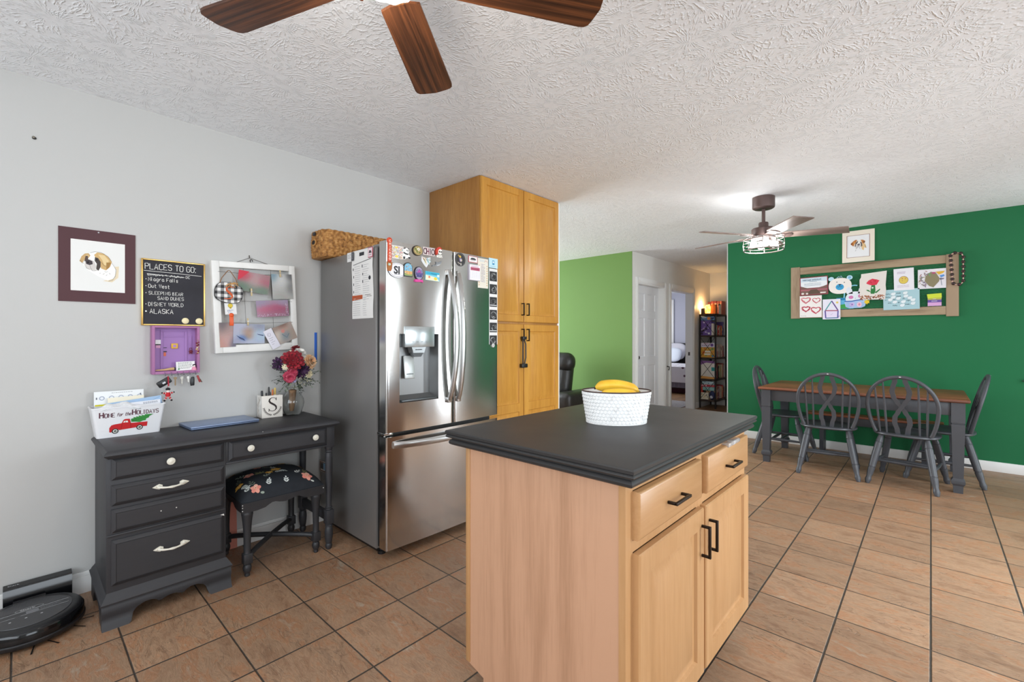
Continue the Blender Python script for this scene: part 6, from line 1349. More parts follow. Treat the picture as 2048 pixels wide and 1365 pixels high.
mb = MB(mat('dfe6ee', .8)); mb.prism(ell(.086, .074, cy=.0), 0, .0012); mb.prism([(-.076, .05), (-.082, .105), (-.058, .128), (-.030, .10), (-.022, .05)], 0, .0012); mb.prism([(.022, .05), (.03, .10), (.056, .132), (.082, .11), (.07, .05)], 0, .0012); mb.m = mat('d47fb4', .8); mb.disc(-.038, .012, .021, .0016, .018); mb.disc(.044, .022, .021, .0016, .020); mb.m = mat('a8c4e6', .8); mb.poly([(-.096, -.032), (.096, -.022), (.082, -.09), (.05, -.104), (-.05, -.106), (-.084, -.092)], .0018); mb.m = mat('2d5fb0', .8); mb.line([(-.096, -.030), (-.03, -.03), (.0, -.024), (.092, -.014)], .010, .0020); mb.m = mat('c9b4e2', .8); mb.disc(-.03, -.066, .024, .0021, .022); mb.m = mat('eac0d2', .8); mb.disc(.034, -.068, .022, .0021, .026); mb.m = mat('5f7fc0', .8)
for k in range(4): mb.line([(-.08+.012*q, -.05-k*.014+.004*(q % 2)) for q in range(5)], .002, .0022); mb.line([(.05+.01*q, -.05-k*.014+.004*(q % 2)) for q in range(4)], .002, .0022)
mb.m = mat('8a6fb0', .8); mb.disc(-.028, -.066, .008, .0023); mb.m = mat('d98aa4', .8); mb.disc(.034, -.068, .009, .0023, .012); mb.m = mat('e8c832', .8)
mb.poly([(.098+(.028 if k % 2 else .017)*cos(k*pi/6), -.044+(.028 if k % 2 else .017)*sin(k*pi/6)) for k in range(12)], .0024); mb.m = mat('7fc4d8', .8); mb.line([(-.1+.004*0+.0, -.02)]+[(-.1+.0, 0)]+[(.09*cos(a)-.008, .03+.11*sin(a)) for a in [pi-.25-k*.16 for k in range(11)]], .012, -.0004); mb.m = mat('3a3f52', .8); mb.disc(.0, .0, .003, .0018)
craft('paper_bunny', mb, 'white paper bunny in a blue basket with a yellow flower', 'paper craft', -.600, 1.665, 0, .001)
mb = MB(mat('e4ddd6', .9)); mb.prism([(-.108, -.142), (.100, -.150), (.108, -.05), (.104, .0), (.114, .148), (-.098, .130), (-.099, .096), (-.112, .07), (-.110, -.05)], 0, .0015); rq = random.Random(51)
mb.m = mat('d8364e', .8); mb.poly([(-.05, .038), (-.034, .058), (-.004, .074), (.034, .062), (.052, .052), (.058, .056), (.044, .034), (.034, .012), (.0, .0), (-.03, .012), (-.054, .026)], .002)
for k in range(16): mb.m = mat(rq.choice(['c41f3a', 'e4506a', 'b5182f']), .8); x, y = rq.uniform(-.035, .035), rq.uniform(.012, .056); mb.line([(x, y), (x+rq.uniform(-.012, .012), y+rq.uniform(-.008, .008))], .006, .0022+k*.00002)
mb.m = mat('2d7a3e', .8); mb.prism([(-.018, -.084), (.012, -.086), (.022, -.05), (.018, .006), (-.012, .004), (-.018, -.04)], .0015, .0024); mb.poly([(.006, -.072), (.03, -.06), (.058, -.034), (.06, -.046), (.03, -.078)], .0026); mb.poly([(-.012, -.072), (-.05, -.05), (-.054, -.038), (-.034, -.044)], .0026); mb.m = mat('e9f0e6', .8); mb.disc(-.002, -.022, .008, .0028)
for k in range(70): mb.m = mat(rq.choice(['8a4a2c', 'a05a34', '6f3a24', 'b56e48']), .8); x = rq.uniform(-.104, .092); y = rq.uniform(-.142, -.112) if -.03 < x < .02 else rq.uniform(-.144, -.10); mb.disc(x, y, rq.uniform(.004, .009), .0022+k*.00001, rq.uniform(.003, .006), 8)
craft('flower_drawing', mb, 'cream paper with a red flower on a green stem', 'drawing', -.452, 1.788, 0, .006)
mb = sheet(.156, .222, 'ebe9ef', .0012); mb.m = mat('e0c85e', .8); mb.disc(-.002, -.008, .034, .0016, .036); mb.m = mat('8a6a3c', .8); mb.line(ell(.035, .038, 26, -.002, -.008), .003, .0018, True); mb.m = mat('c47a5a', .8); mb.disc(-.012, .008, .006, .0019); mb.disc(.012, .004, .005, .0019); mb.disc(-.012, -.014, .004, .0019); mb.line([(-.022, .022), (-.002, .030), (.022, .012)], .003, .0019); mb.m = mat('c4b6c9', .8); scrib(mb, -.05, .070, .045, .012, 2, .008, .0016, rnd=rq); scrib(mb, -.05, -.066, .05, .014, 2, .006, .0016, rnd=rq)
craft('cookie_drawing', mb, 'white paper with a small round yellow face', 'drawing', -.205, 1.835, .02, .002)
mb = sheet(.205, .192, 'e7e4ea', .0012); rq = random.Random(61); mb.m = mat('8b8264', .8); mb.poly([(-.045, .03), (0, .062), (.03, .055), (.056, .0), (.052, -.03), (.03, -.06), (.012, -.086), (-.02, -.07), (-.052, -.02)], .003)
for k in range(60): mb.m = mat(rq.choice(['8f7f92', '9a8a8e', '7e7a8a', 'a59a8a', '8a8f6a', 'b58a8a']), .8); a = rq.uniform(1.4, 4.4); r = rq.uniform(.045, .082); x, y = max(-.08, -.02+r*cos(a)), max(-.07, min(.078, r*sin(a)*.9)); mb.line([(x, y), (x+rq.uniform(-.016, .02), max(-.09, y+rq.uniform(-.03, .012)))], rq.uniform(.004, .009), .0018+k*.00001)
for c, P in (('e2b53c', [(.028, .066), (.094, .070), (.082, .05), (.05, .036)]), ('b5507a', [(.0, .066), (.03, .062), (.02, .046), (.002, .05)]), ('5f96d8', [(.056, .028), (.086, .036), (.092, .02), (.066, .006)]), ('7a748a', [(.05, -.0), (.09, .0), (.084, -.012), (.06, -.014)]), ('6aa56a', [(-.022, .055), (-.012, .048), (-.008, .02), (-.02, .036)])): mb.m = mat(c, .8); mb.poly(P, .0034)
mb.m = mat('7a8496', .8); mb.line([(.064, .004), (.072, -.07)], .004, .0034); craft('finger_painting', mb, 'finger painting with a big olive brown heart', 'painting', .004, 1.822, 0, .001)
mb = sheet(.282, .208, 'a9ccd4', .0012); mb.m = mat('d8e6ea', .8)
CL = [(-.062, .058), (.032, .062), (-.062, .024), (.036, .030), (-.086, .0), (-.022, .010), (.066, .010), (-.05, -.026), (.016, -.026), (.09, -.012), (.008, -.062), (.09, -.046)]
for k, (cx, cy) in enumerate(CL):
    mb.m = mat('7d94a0', .8); mb.disc(cx, cy, .0195, .0015, .0165); mb.m = mat('e4edf0', .8); mb.disc(cx, cy, .018, .0017, .015); mb.disc(cx+.010, cy+.006, .010, .0018)
mb.m = mat('2d4a5c', .8)
for txt, x, y in (('fluffy', -.122, .054), ('clouds', -.036, .060), ('fluffy', -.122, .022), ('clouds', -.034, .028), ('in', -.124, -.008), ('the', -.062, -.004), ('sky', .012, .004), ('white', -.104, -.038), ('all', -.024, -.036), ('high', .044, -.020), ('fluffy', -.066, -.066), ('clouds', .030, -.058)): write(mb, txt, x, y, .012, .13, .0020, asp=.5, gap=.2, rnd=rq)
craft('cloud_poem', mb, 'pale blue sheet with cotton clouds and handwritten words', 'drawing', -.226, 1.632, .012, .001)
mb = sheet(.100, .118, 'd8a6d4', .0012); mb.m = mat('cfdc3c', .7); mb.prism([(-.056, .058), (.050, .064), (.052, .022), (-.050, .018)], .0012, .0022); mb.m = mat('b8b84a', .7); mb.rect(-.049, .002, .049, .022, .0016); mb.m = mat('6a4f9e', .7); mb.rect(-.05, -.024, .05, .002, .0018); mb.m = mat('e9e4f2', .7); scrib(mb, -.022, -.014, .024, .008, 1, .006, .0020); scrib(mb, -.014, .008, .014, .008, 1, .004, .0020); craft('ticket', mb, 'yellow, purple and pink paper coupon at the lower right of the frame', 'coupon', .024, 1.612)
# bead necklace over the corner
nb = thing('bead_necklace', 'dark brown bead necklace hanging over the right corner of the barn-wood frame', 'necklace', (.175, CY-.01, 1.75))
P = []
for k in range(12): t_ = k/11; P.append(Vector((.136+.014*t_, CY-.012, 2.030-.245*t_)))
for k in range(1, 12): a = pi+pi*k/12; P.append(Vector((.186+.037*cos(a), CY-.012, 1.785+.038*sin(a))))
for k in range(12): t_ = k/11; P.append(Vector((.224-.0*t_, CY-.012, 1.785+.232*t_)))
P += [Vector((.212, CY-.004, 2.045)), Vector((.19, CY+.005, 2.056)), Vector((.165, CY-.002, 2.056)), Vector((.146, CY-.010, 2.048))]
L = [0]
for a, b in zip(P, P[1:]+P[:1]): L.append(L[-1]+(b-a).length)
def atl(s):
    s %= L[-1]
    for i in range(len(P)):
        if L[i] <= s <= L[i+1]: return P[i].lerp(P[(i+1) % len(P)], (s-L[i])/max(1e-9, L[i+1]-L[i]))
NBd = 16; mb = MB(mat('d9b0a4', .4)); mb.tube(P, .0012, 5, closed=True)
for k in range(NBd):
    for q in (.32, .5, .68): c = atl(L[-1]*(k+q)/NBd); mb.ball(c, .0052, n=8, m=6)
part('string', mb, nb, label='string with small pink spacer beads'); bm_ = None
for k in range(NBd):
    mb = MB(mat('34201e', .3)); mb.ball((0, 0, 0), .0155, 1, .8, 1, 12, 8); B = T(*(wm(nb).inverted() @ atl(L[-1]*k/NBd)))
    if bm_ is None: bm_ = part('bead', mb, nb, basis=B).data
    else: o = bpy.data.objects.new('bead', bm_); COL.objects.link(o); o.parent = nb; o.matrix_basis = B
mb = MB(mat('1d1b1a', .5)); mb.box(.614, .63, WY-.02, WY, .84, .862, .003); mb.box(.60, .65, WY-.028, WY-.02, .848, .856, .002); single('latch_hook', mb, 'small dark metal latch on the green wall at the right edge', 'latch')

# ================================================================ PHOTO BOARD ON THE WHITE WALL
FB = onX(.982, 1.424, XL) @ RZ(radians(2.3)); FBi = FB.inverted()
M_chalk = plain_noise('distressed_white', 'e4e2dd', 'efeeea', 8, .7, .1, 80); fb = thing('photo_board', 'distressed white window frame strung with wire and photos', 'frame', basis=FB)
w2, h2 = .2295, .2655; ft = .040
for a, b, c, d in ((-w2, -w2+.038, -h2, h2), (w2-.034, w2, -h2, h2), (-w2+.0385, w2-.0345, -h2, -h2+.044), (-w2+.0385, w2-.0345, h2-.034, h2)): mb = MB(M_chalk); mb.box(a, b, c, d, 0, ft, .002); part('rail', mb, fb, local=True)
for zz_ in (.200, .036, -.094): mb = MB(mat('5a5652', .4, .8)); mb.tube([(-w2+.03, zz_+.004, .0405), (0, zz_-.002, .0405), (w2-.026, zz_+.002, .0405)], .0009, 5); part('wire', mb, fb, local=True)
for xx in (-.062, .092): mb = MB(mat('5a5652', .4, .8)); mb.tube([(xx, h2-.034, .019), (xx+.003, -h2+.044, .019)], .0008, 5); part('wire', mb, fb, local=True)
mb = MB(mat('4a4038', .4, .7)); mb.tube([(-.105, h2-.002, .012), (-.02, h2+.034, .010), (.095, h2-.002, .012)], .0013, 6); mb.tube([(-.022, h2+.034, .010), (-.020, h2+.048, .004), (-.020, h2+.05, .001)], .0022, 6); mb.m = mat('2e2a28', .4, .6); mb.tube([(-.014+.007*cos(a), h2+.016+.008*sin(a), .014) for a in [-.6+k*.35 for k in range(15)]], .0022, 6); part('hanger', mb, fb, local=True)
def pinned(name, mb, label, cat, y, z, roll=0, x=.042): 
    p = FBi @ Vector((XL+x, y, z)); return single(name, mb, label, cat, basis=onX(y, z, XL+x) @ RZ(roll), local=True)
def soft(w_, h_, blobs, base, n=26):
    """a photo print: smooth colour patches, out of focus"""
    mb = MB(mat(base, .45)); mb.box(-w_/2, w_/2, -h_/2, h_/2, 0, .0008); nx = 28; ny = max(6, int(nx*h_/w_)); B0 = lin(base)
    def colr(x, y):
        c = [int(base[i:i+2], 16) for i in (0, 2, 4)]; W_ = 1.0; acc = [v for v in c]
        for bx1, by1, r, hx1 in blobs: g = math.exp(-((x-bx1)**2+(y-by1)**2)/(r*r))*3; hc = [int(hx1[i:i+2], 16) for i in (0, 2, 4)]; acc = [a+g*v for a, v in zip(acc, hc)]; W_ += g
        return '%02x%02x%02x' % tuple(int(round(a/W_/6)*6) if a/W_ < 250 else 250 for a in acc)
    for j in range(ny):
        for i in range(nx):
            x, y = (i+.5)/nx, (j+.5)/ny; mb.m = mat(colr(x, y), .45); mb.rect((i/nx-.5)*w_, (j/ny-.5)*h_, ((i+1)/nx-.5)*w_, ((j+1)/ny-.5)*h_, .001)
    return mb
mb = soft(.172, .118, [(.5, .55, .3, 'b08f90'), (.15, .75, .2, 'b5182f'), (.85, .6, .2, 'a84a5c'), (.2, .25, .25, '3f6a50'), (.75, .15, .25, '4c7058'), (.95, .9, .2, '9a6a70')], '9a7f80'); mb.m = mat('c41c38', .5); mb.poly([(-.088, .062), (-.03, .062), (-.066, .02), (-.088, -.0)], .0013); pinned('photo_card', mb, 'red and green holiday photo card at the top of the white photo board', 'photo', .962, 1.571, -.10)
mb = soft(.122, .155, [(.5, .75, .3, 'd8d8d6'), (.5, .4, .35, 'b5b5b2'), (.85, .45, .2, '6a6a68'), (.1, .95, .2, '5d7f90'), (.9, .95, .2, '4a4a4c'), (.4, .1, .3, '9a968e')], 'a9a9a6'); pinned('photo_print', mb, 'grey and white blurred photo at the top right of the white photo board', 'photo', 1.124, 1.561, .07, .045)
mb = soft(.186, .100, [(.3, .45, .22, 'b04a66'), (.65, .45, .25, 'a03a5c'), (.1, .9, .25, '8a7f96'), (.9, .9, .2, '9a8fa6'), (.5, .05, .3, '8f5a70')], 'a07f92'); mb.m = mat('c9b4c4', .5); rq = random.Random(3)
for k in range(40): s_ = rq.choice((-1, 1)); mb.disc(rq.uniform(-.09, .09), -.045+rq.uniform(0, .012), .0022, .0014, n=6); mb.disc(.088-rq.uniform(0, .012), rq.uniform(-.045, .03), .0022, .0014, n=6)
pinned('photo_card', mb, 'plum and magenta blurred card at the middle right of the white photo board', 'photo', 1.069, 1.421, .09)
mb = soft(.080, .142, [(.5, .35, .3, 'c49a92'), (.5, .7, .25, '9a7f7a'), (.3, .95, .25, '4a444a'), (.9, .1, .25, '4a4f6a'), (.15, .1, .25, 'c4887c')], 'a0857f'); pinned('photo_print', mb, 'tall blurred pinkish photo at the lower left of the white photo board', 'photo', .822, 1.257, .05)
mb = soft(.170, .116, [(.45, .65, .16, '9a6a40'), (.47, .4, .14, 'a0704a'), (.3, .3, .12, '2d5fae'), (.2, .75, .3, 'a4a6ba'), (.85, .4, .25, '9db4c8'), (.1, .1, .2, '8f90a8'), (.8, .9, .2, '7a7f90')], 'a9adc0'); mb.m = mat('2b3a66', .5); mb.poly([(-.07, -.01), (-.03, -.03), (-.02, -.044), (-.05, -.03)], .0013); mb.poly([(.04, .0), (.078, -.006), (.078, -.012), (.05, -.006)], .0013); pinned('photo_print', mb, 'blue toned photo with a brown blur at the bottom of the white photo board', 'photo', .936, 1.264, -.01, .045)
mb = soft(.118, .112, [(.45, .4, .24, '6f828c'), (.5, .75, .2, 'c9a08e'), (.1, .5, .25, 'd4c4b4'), (.85, .3, .2, 'a89484'), (.5, .98, .2, '5a3a30'), (.1, .95, .2, '8a7466')], 'a99a90'); mb.m = mat('c9857c', .5); mb.disc(-.008, .016, .011, .0014); mb.m = mat('5d7482', .5); mb.line([(-.02, -.0), (.0, -.03), (.02, -.01)], .004, .0014); pinned('photo_print', mb, 'newborn photo tilted at the lower right of the white photo board', 'photo', 1.142, 1.270, .40)
mb = sheet(.052, .124, 'e2dfe8', .001); mb.m = mat('6a6676', .6); mb.line(ell(.010, .010, 20, -.004, .030), .0012, .0014, True); write(mb, 'W', -.0085, .026, .008, .12, .0014)
for k in range(4): scrib(mb, -.014, .006-k*.013, .012-.006*(k % 2), .01, 1, .0018, .0014)
pinned('gift_tag', mb, 'white tag with a circled monogram on the white photo board', 'tag', 1.062, 1.233, .48, .048)
mb = sheet(.060, .066, 'e9e8e6', .001); mb.m = mat('dcc02e', .5); mb.disc(0, .018, .0125, .0014); mb.rect(-.005, -.0, .005, .008, .0014); mb.m = mat('4a4020', .5); mb.line(ell(.0125, .0125, 20, 0, .018), .001, .0016, True); mb.m = mat('6a6a90', .6); scrib(mb, -.018, -.010, .018, .006, 2, .003, .0014); scrib(mb, -.016, -.022, .016, .004, 2, .0012, .0014); pinned('note_card', mb, 'small white card with a yellow light bulb on the photo board', 'card', .838, 1.409, .08, .042)
mb = MB(mat('e2581c', .4)); mb.box(-.011, .011, -.032, .028, 0, .006, .004); mb.ball((0, .030, .004), .013, 1, .9, .4, 12, 8); pinned('clip', mb, 'bright orange plastic clip on the white photo board', 'clip', .842, 1.342, .02, .043)
orn = thing('pumpkin_ornament', 'black and white checked pumpkin ornament with an orange S', 'ornament', basis=onX(.828, 1.500, XL+.046))
pump = [(.074*(abs(cos(a))**.8)*(1 if cos(a) > 0 else -1), .060*(abs(sin(a))**.75)*(1 if sin(a) > 0 else -1)+.004*cos(3*a)) for a in [2*pi*k/48 for k in range(48)]]
mb = MB(mat('3a3736', .8)); mb.prism(s_(1.0, pump) if callable(s_) else pump, 0, .005); part('backing', mb, orn, local=True)
t = NT('buffalo_check'); v = t.coord('Object'); sp_ = t.n('SeparateXYZ'); t.put(sp_.inputs[0], v)
ck = lambda o: t.math('LESS_THAN', t.math('FRACT', t.math('ADD', t.math('MULTIPLY', o, 1/.034), 50.25)), .5)
k2 = t.math('MULTIPLY', t.math('ADD', ck(sp_.outputs[0]), ck(sp_.outputs[1])), .5); M_chk = t.set(Base_Color=t.ramp(k2, [(.2, 'e9e7e3'), (.5, '8d8b8a'), (.8, '333233')]), Roughness=.8)
mb = MB(M_chk); mb.prism([(x*.96, y*.96) for x, y in pump], .005, .0065); part('check_face', mb, orn, local=True)
mb = MB(mat('c8541c', .6)); Sq = [(.024, .030), (.012, .036), (-.004, .034), (-.014, .026), (-.012, .014), (.0, .002), (.012, -.010), (.016, -.022), (.008, -.032), (-.008, -.035), (-.026, -.034)]; mb.line(Sq, [.003, .005, .006, .009, .012, .013, .012, .010, .008, .005, .003], .0072); part('monogram', mb, orn, local=True, label='orange letter S')
mb = MB(mat('8a6242', .9)); mb.tube([(-.048, .05, .003), (-.036, .085, .003), (-.006, .128, .002), (.0, .130, .002), (.006, .128, .002), (.034, .085, .003), (.046, .05, .003)], .0022, 6); part('twine', mb, orn, local=True)
mb = MB(mat('c99a5c', .9)); rq = random.Random(2)
for k in range(12): a = rq.uniform(0, 2*pi); mb.tube([(.012, .055, .008), (.012+.02*cos(a), .055+.008*sin(a), .013), (.012+.036*cos(a), .053+.018*sin(a)-.006, .009)], .0016, 5)
part('raffia_bow', mb, orn, local=True)
for y, z, x_, lab in ((.945, 1.512, .050, 'wooden clothespin below the holiday photo card'), (.926, 1.334, .050, 'wooden clothespin above the blue toned photo'), (1.108, 1.640, .050, 'wooden clothespin above the grey and white photo')):
    mb = MB(mat('c9b48c', .7)); mb.box(-.004, .004, -.022, .022, 0, .003, .001); mb.box(-.004, .004, -.022, .022, .004, .007, .001); mb.m = mat('8a8a8c', .3, .9); mb.box(-.005, .005, .002, .005, -.001, .008); pinned('clothespin', mb, lab, 'clothespin', y, z, .05, x_)
# ================================================================ HALL BOOKCASE
BX0, BX1, BY0, BY1 = -3.022, -2.735, 8.17, 8.735
M_iron = mat('231d1b', .5, .3); M_shelf = wood('rustic_shelf', '4a3a30', '2f2520', 'y', 8, 60, .6, 1, .3, 10)
bk = thing('bookcase', 'tall dark industrial bookcase full of games and books in the hall', 'bookcase', ((BX0+BX1)/2, (BY0+BY1)/2, 0))
SZ = [.156, .52, .893, 1.283, 1.656]
for x in (BX0, BX1-.022):
    for y in (BY0, BY1-.022): mb = MB(M_iron); mb.box(x, x+.022, y, y+.022, 0, 1.655); part('post', mb, bk)
for z in SZ: mb = MB(M_shelf); mb.box(BX0, BX1, BY0, BY1, z-.028, z, .002); part('shelf', mb, bk)
for z0, z1 in zip(SZ, SZ[1:]):
    for s in (0, 1):
        a, b = (BX0+.015, BX1-.015) if s == 0 else (BX1-.015, BX0+.015); mb = MB(M_iron); mb.tube([(a, BY0+.004-.003*s, z0+.005), (b, BY0+.004-.003*s, z1-.03)], .0035, 6); part('brace', mb, bk)
    mb = MB(M_iron); mb.tube([(BX0+.006, BY0+.03, z0+.005), (BX0+.006, BY1-.03, z1-.03)], .0035, 6); part('brace', mb, bk)
rk = random.Random(88)
def gbox(name, x0, x1, y0, y1, z0, z1, c, label, cat='box', art=None, roll=0):
    mb = MB(mat(c, .5)); mb.box(x0, x1, y0, y1, z0, z1, .002); 
    if art: mb.M = onY((x0+x1)/2, (z0+z1)/2, y0-.0002); art(mb, (x1-x0)/2, (z1-z0)/2)
    return single(name, mb, label, cat)
def dots(cols, n, seed, r=(.006, .02)):
    def f(mb, w, h):
        q = random.Random(seed)
        for k in range(n): mb.m = mat(q.choice(cols), .6); rr3 = q.uniform(*r); mb.disc(q.uniform(-w+rr3, w-rr3), q.uniform(-h+rr3, h-rr3) if h > rr3 else 0, min(rr3, h*.9), .0004+k*.00002, n=10)
    return f
ax0, ax1 = BX0+.026, BX1-.028; fy = BY0+.012
def a_blue(mb, w, h): mb.m = mat('d9862e', .5); mb.disc(.02, 0, .03, .0006, h*.8); mb.m = mat('cfe0ea', .5); mb.rect(-w*.9, h*.2, -.02, h*.6, .0006); mb.m = mat('2a3f66', .5); mb.rect(.05, -h*.5, w*.9, h*.4, .0006)
gbox('game_box', ax0, ax1, fy, fy+.06, SZ[3]+.262, SZ[3]+.330, '5b86b4', 'blue game box with an orange logo lying at the top of the bookcase', 'game box', a_blue)
def a_pur(mb, w, h):
    dots(['9a86c0', 'c4b4dc', '3a2a4c', '8a74b0', '2a2030'], 26, 4)(mb, w, h); mb.m = mat('e6e4ea', .5); mb.disc(w*.55, -h*.75, .018, .0014)
gbox('game_box', ax0, ax1-.055, fy, fy+.06, SZ[3], SZ[3]+.258, '6a4f9c', 'big purple game box under the blue one', 'game box', a_pur)
gbox('book', ax1-.053, ax1-.018, fy, fy+.05, SZ[3], SZ[3]+.205, 'ddd8cc', 'cream spine book right of the purple game box', 'book')
def a_card(mb, w, h):
    mb.m = mat('6a3f96', .5); mb.disc(w*.62, 0, .026, .0006); mb.m = mat('8a6ab0', .5)
    for k in range(4): mb.disc(-w*.7+k*.034, -.006, .009, .0006)
    mb.m = mat('c490b0', .5); mb.rect(-w*.6, h*.5, w*.2, h*.75, .0006)
gbox('game_box', ax0, ax1, fy, fy+.06, SZ[2]+.180, SZ[2]+.258, 'e6dfe8', 'white game box with purple dots lying on the orange one', 'game box', a_card)
def a_or(mb, w, h):
    dots(['e0742a', 'd8902c', 'e8b04a', '7fa04a', 'e2c46a'], 22, 5, (.012, .03))(mb, w, h); mb.m = mat('f2e8d4', .5); mb.rect(-w*.4, .0, w*.45, .03, .0012); mb.rect(-w*.5, -.045, w*.4, -.016, .0012); mb.m = mat('3f7fae', .5); mb.disc(w*.75, -h*.7, .018, .0013); mb.m = mat('6f9a4a', .5); mb.disc(w*.7, h*.7, .02, .0013)
gbox('game_box', ax0, ax1, fy, fy+.06, SZ[2], SZ[2]+.178, 'd9a23c', 'orange and yellow game box on the middle shelf', 'game box', a_or)
def a_wh(mb, w, h): mb.m = mat('8f5f9c', .5); mb.poly([(-w, h), (w, h), (w, h*.72), (-w*.2, h*.8), (-w, h*.55)], .0006); mb.m = mat('2f9a94', .5); mb.rect(w*.55, -h*.1, w, h*.3, .0006); mb.m = mat('d99a4a', .5); mb.poly([(-w, -h), (w, -h), (w, -h*.8), (-w, -h*.7)], .0006)
gbox('game_box', ax0, ax1, fy, fy+.06, SZ[1], SZ[1]+.315, 'e4ddd2', 'large cream game box with a purple top and teal corner', 'game box', a_wh)
gbox('game_box', ax0+.02, ax1-.01, fy+.006, fy+.06, SZ[0]+.262, SZ[0]+.318, 'b4ccd2', 'pale blue game box at the top of the lowest pile', 'game box', dots(['8fa8b0', '3a6a7a'], 5, 3, (.006, .012)))
gbox('game_box', ax0, ax1-.005, fy+.004, fy+.06, SZ[0]+.222, SZ[0]+.260, 'b8364a', 'thin crimson game box in the lowest pile', 'game box', dots(['e0a0a8', 'f0e0d8', 'd86a4a'], 9, 8, (.006, .012)))
gbox('game_box', ax0+.03, ax1-.01, fy+.004, fy+.06, SZ[0]+.160, SZ[0]+.220, '8fc0bc', 'sea green game box in the lowest pile', 'game box', dots(['c9e0dc', '4a8a88'], 5, 9, (.006, .012)))
gbox('game_box', ax0, ax0+.028, fy+.004, fy+.06, SZ[0]+.12, SZ[0]+.220, 'c43a34', 'small red box at the left of the lowest pile', 'game box', dots(['e88a5a'], 3, 2, (.004, .008)))
gbox('game_box', ax0, ax0+.128, fy+.002, fy+.05, SZ[0], SZ[0]+.118, 'e2d9c2', 'cream picture box at the bottom left of the bookcase', 'game box', dots(['7a7468', 'c9b48a', 'a89a84'], 7, 12, (.008, .016)))
mb = MB(mat('27305c', .6)); mb.ball((0, 0, 0), .05, 1, .6, 1.55, 16, 12, M=T(ax1-.050, fy+.032, SZ[0]+.0785)); mb.m = mat('c9cad6', .5); mb.M = onY(ax1-.052, SZ[0]+.05, fy+.002); mb.prism(ell(.026, .026), 0, .004); single('toy_bag', mb, 'navy rounded bag with a pale disc at the bottom of the bookcase', 'bag')
# books along the long side, spines towards the kitchen side
def books(shelf, specs, y0, grp, names):
    y = y0
    for k in range(21):
        th, h, c, lean = specs[k % len(specs)]; h += rk.uniform(-.012, .012) if k >= len(specs) else 0
        pl_ = specs[(k-1) % len(specs)][3] if k else 0
        mb = MB(mat(c, .55)); d_ = .15
        if y+th+abs(math.tan(lean))*h > BY1-.026: break
        mb.box(-d_, 0, 0, th, 0, h, .0015); mb.m = mat('e8e0d0', .8); mb.box(-d_+.003, -.004, .003, th-.003, h-.004, h+.0004); mb.m = mat(rk.choice(['e6dcc4', 'caa24a', '2a2426', 'f0ece4']), .6); mb.box(.0, .0006, th*.25, th*.75, h*.55, h*.8); mb.box(.0, .0006, th*.3, th*.7, h*.12, h*.2)
        xx = BX1-.03-rk.uniform(0, .02); M = T(xx, y+(math.sin(lean)*.24 if lean > 0 else 0), shelf+.0006+(abs(math.sin(lean))*th if lean < 0 else 0)) @ RX(lean)
        for p in range(len(mb.v)): mb.v[p] = M @ mb.v[p]
        nm, col_ = names(k, c); single('book', mb, nm, 'book', group=grp); y += th/cos(lean)+.002+(math.sin(lean)*.24 if lean and not specs[(k+1) % len(specs)][3] else 0)
CN = {}
def lab(shelf_txt):
    seen = {}
    def f(k, c):
        w_ = {'d': 'dark'}; order = ['first', 'second', 'third', 'fourth', 'fifth', 'sixth', 'seventh', 'eighth', 'ninth', 'tenth', 'eleventh', 'twelfth', 'thirteenth', 'fourteenth', 'fifteenth', 'sixteenth', 'seventeenth', 'eighteenth', 'nineteenth', 'twentieth', 'twenty-first']
        r, g, b = [int(c[i:i+2], 16) for i in (0, 2, 4)]; mx, mn = max(r, g, b), min(r, g, b)
        if mx-mn < 34: n = 'white' if mn > 180 else ('grey' if mx > 95 else 'black')
        elif r == mx: n = ('yellow' if g > .78*r else 'orange' if g > .5*r else ('pink' if mn > 120 else 'red'))
        elif g == mx: n = 'green' if r < g*.85 or b < g*.6 else 'olive'
        else: n = 'purple' if r > g else 'blue'
        if n == 'yellow' and b > .55*r: n = 'cream'
        return '%s book, %s along the %s of the hall bookcase' % (n, order[k], shelf_txt), n
    return f
Y0 = BY0+.076
books(SZ[3], [(.03, .235, '5a4a8a', 0), (.035, .18, '3f9a9c', 0), (.03, .175, '58a8b0', 0), (.028, .18, 'd9d4cc', 0), (.045, .165, 'b5382e', 0), (.05, .17, 'c4503a', 0), (.03, .16, 'c9c4bc', 0), (.04, .18, 'a82c30', 0), (.035, .17, 'd86a3a', 0), (.04, .15, '5a7a9a', 0)], Y0, 'books on the upper shelf', lab('upper shelf'))
books(SZ[2], [(.022, .215, 'd8bfae', 0), (.02, .205, 'e6dcd0', 0), (.022, .20, 'cfa8a0', 0), (.018, .21, 'e8e2d8', 0), (.022, .195, 'b4545a', .12), (.02, .205, 'e0d2c4', .12), (.02, .20, '3a3236', .12), (.022, .205, 'd8c9b4', .12), (.02, .20, 'c27a6a', .12), (.022, .195, 'e4dcd0', .12), (.02, .19, '7a4a4a', .12), (.02, .2, 'd9cfc2', .12)], Y0, 'books on the middle shelf', lab('middle shelf'))
books(SZ[1], [(.03, .23, 'd8c4a8', 0), (.025, .245, 'b8503a', 0), (.03, .225, 'e0d6c6', 0), (.025, .25, '8a2f38', 0), (.03, .21, 'd9a05a', 0), (.028, .22, '3a4a3a', 0), (.022, .215, 'b9b84a', .05), (.022, .22, '8f9a3c', .05), (.022, .225, 'd6cc5a', .05), (.022, .22, 'cfd0c4', .05), (.02, .215, '6a8a5a', .05), (.025, .22, 'b0a04a', .05)], Y0, 'books on the second shelf from the floor', lab('second shelf from the floor'))
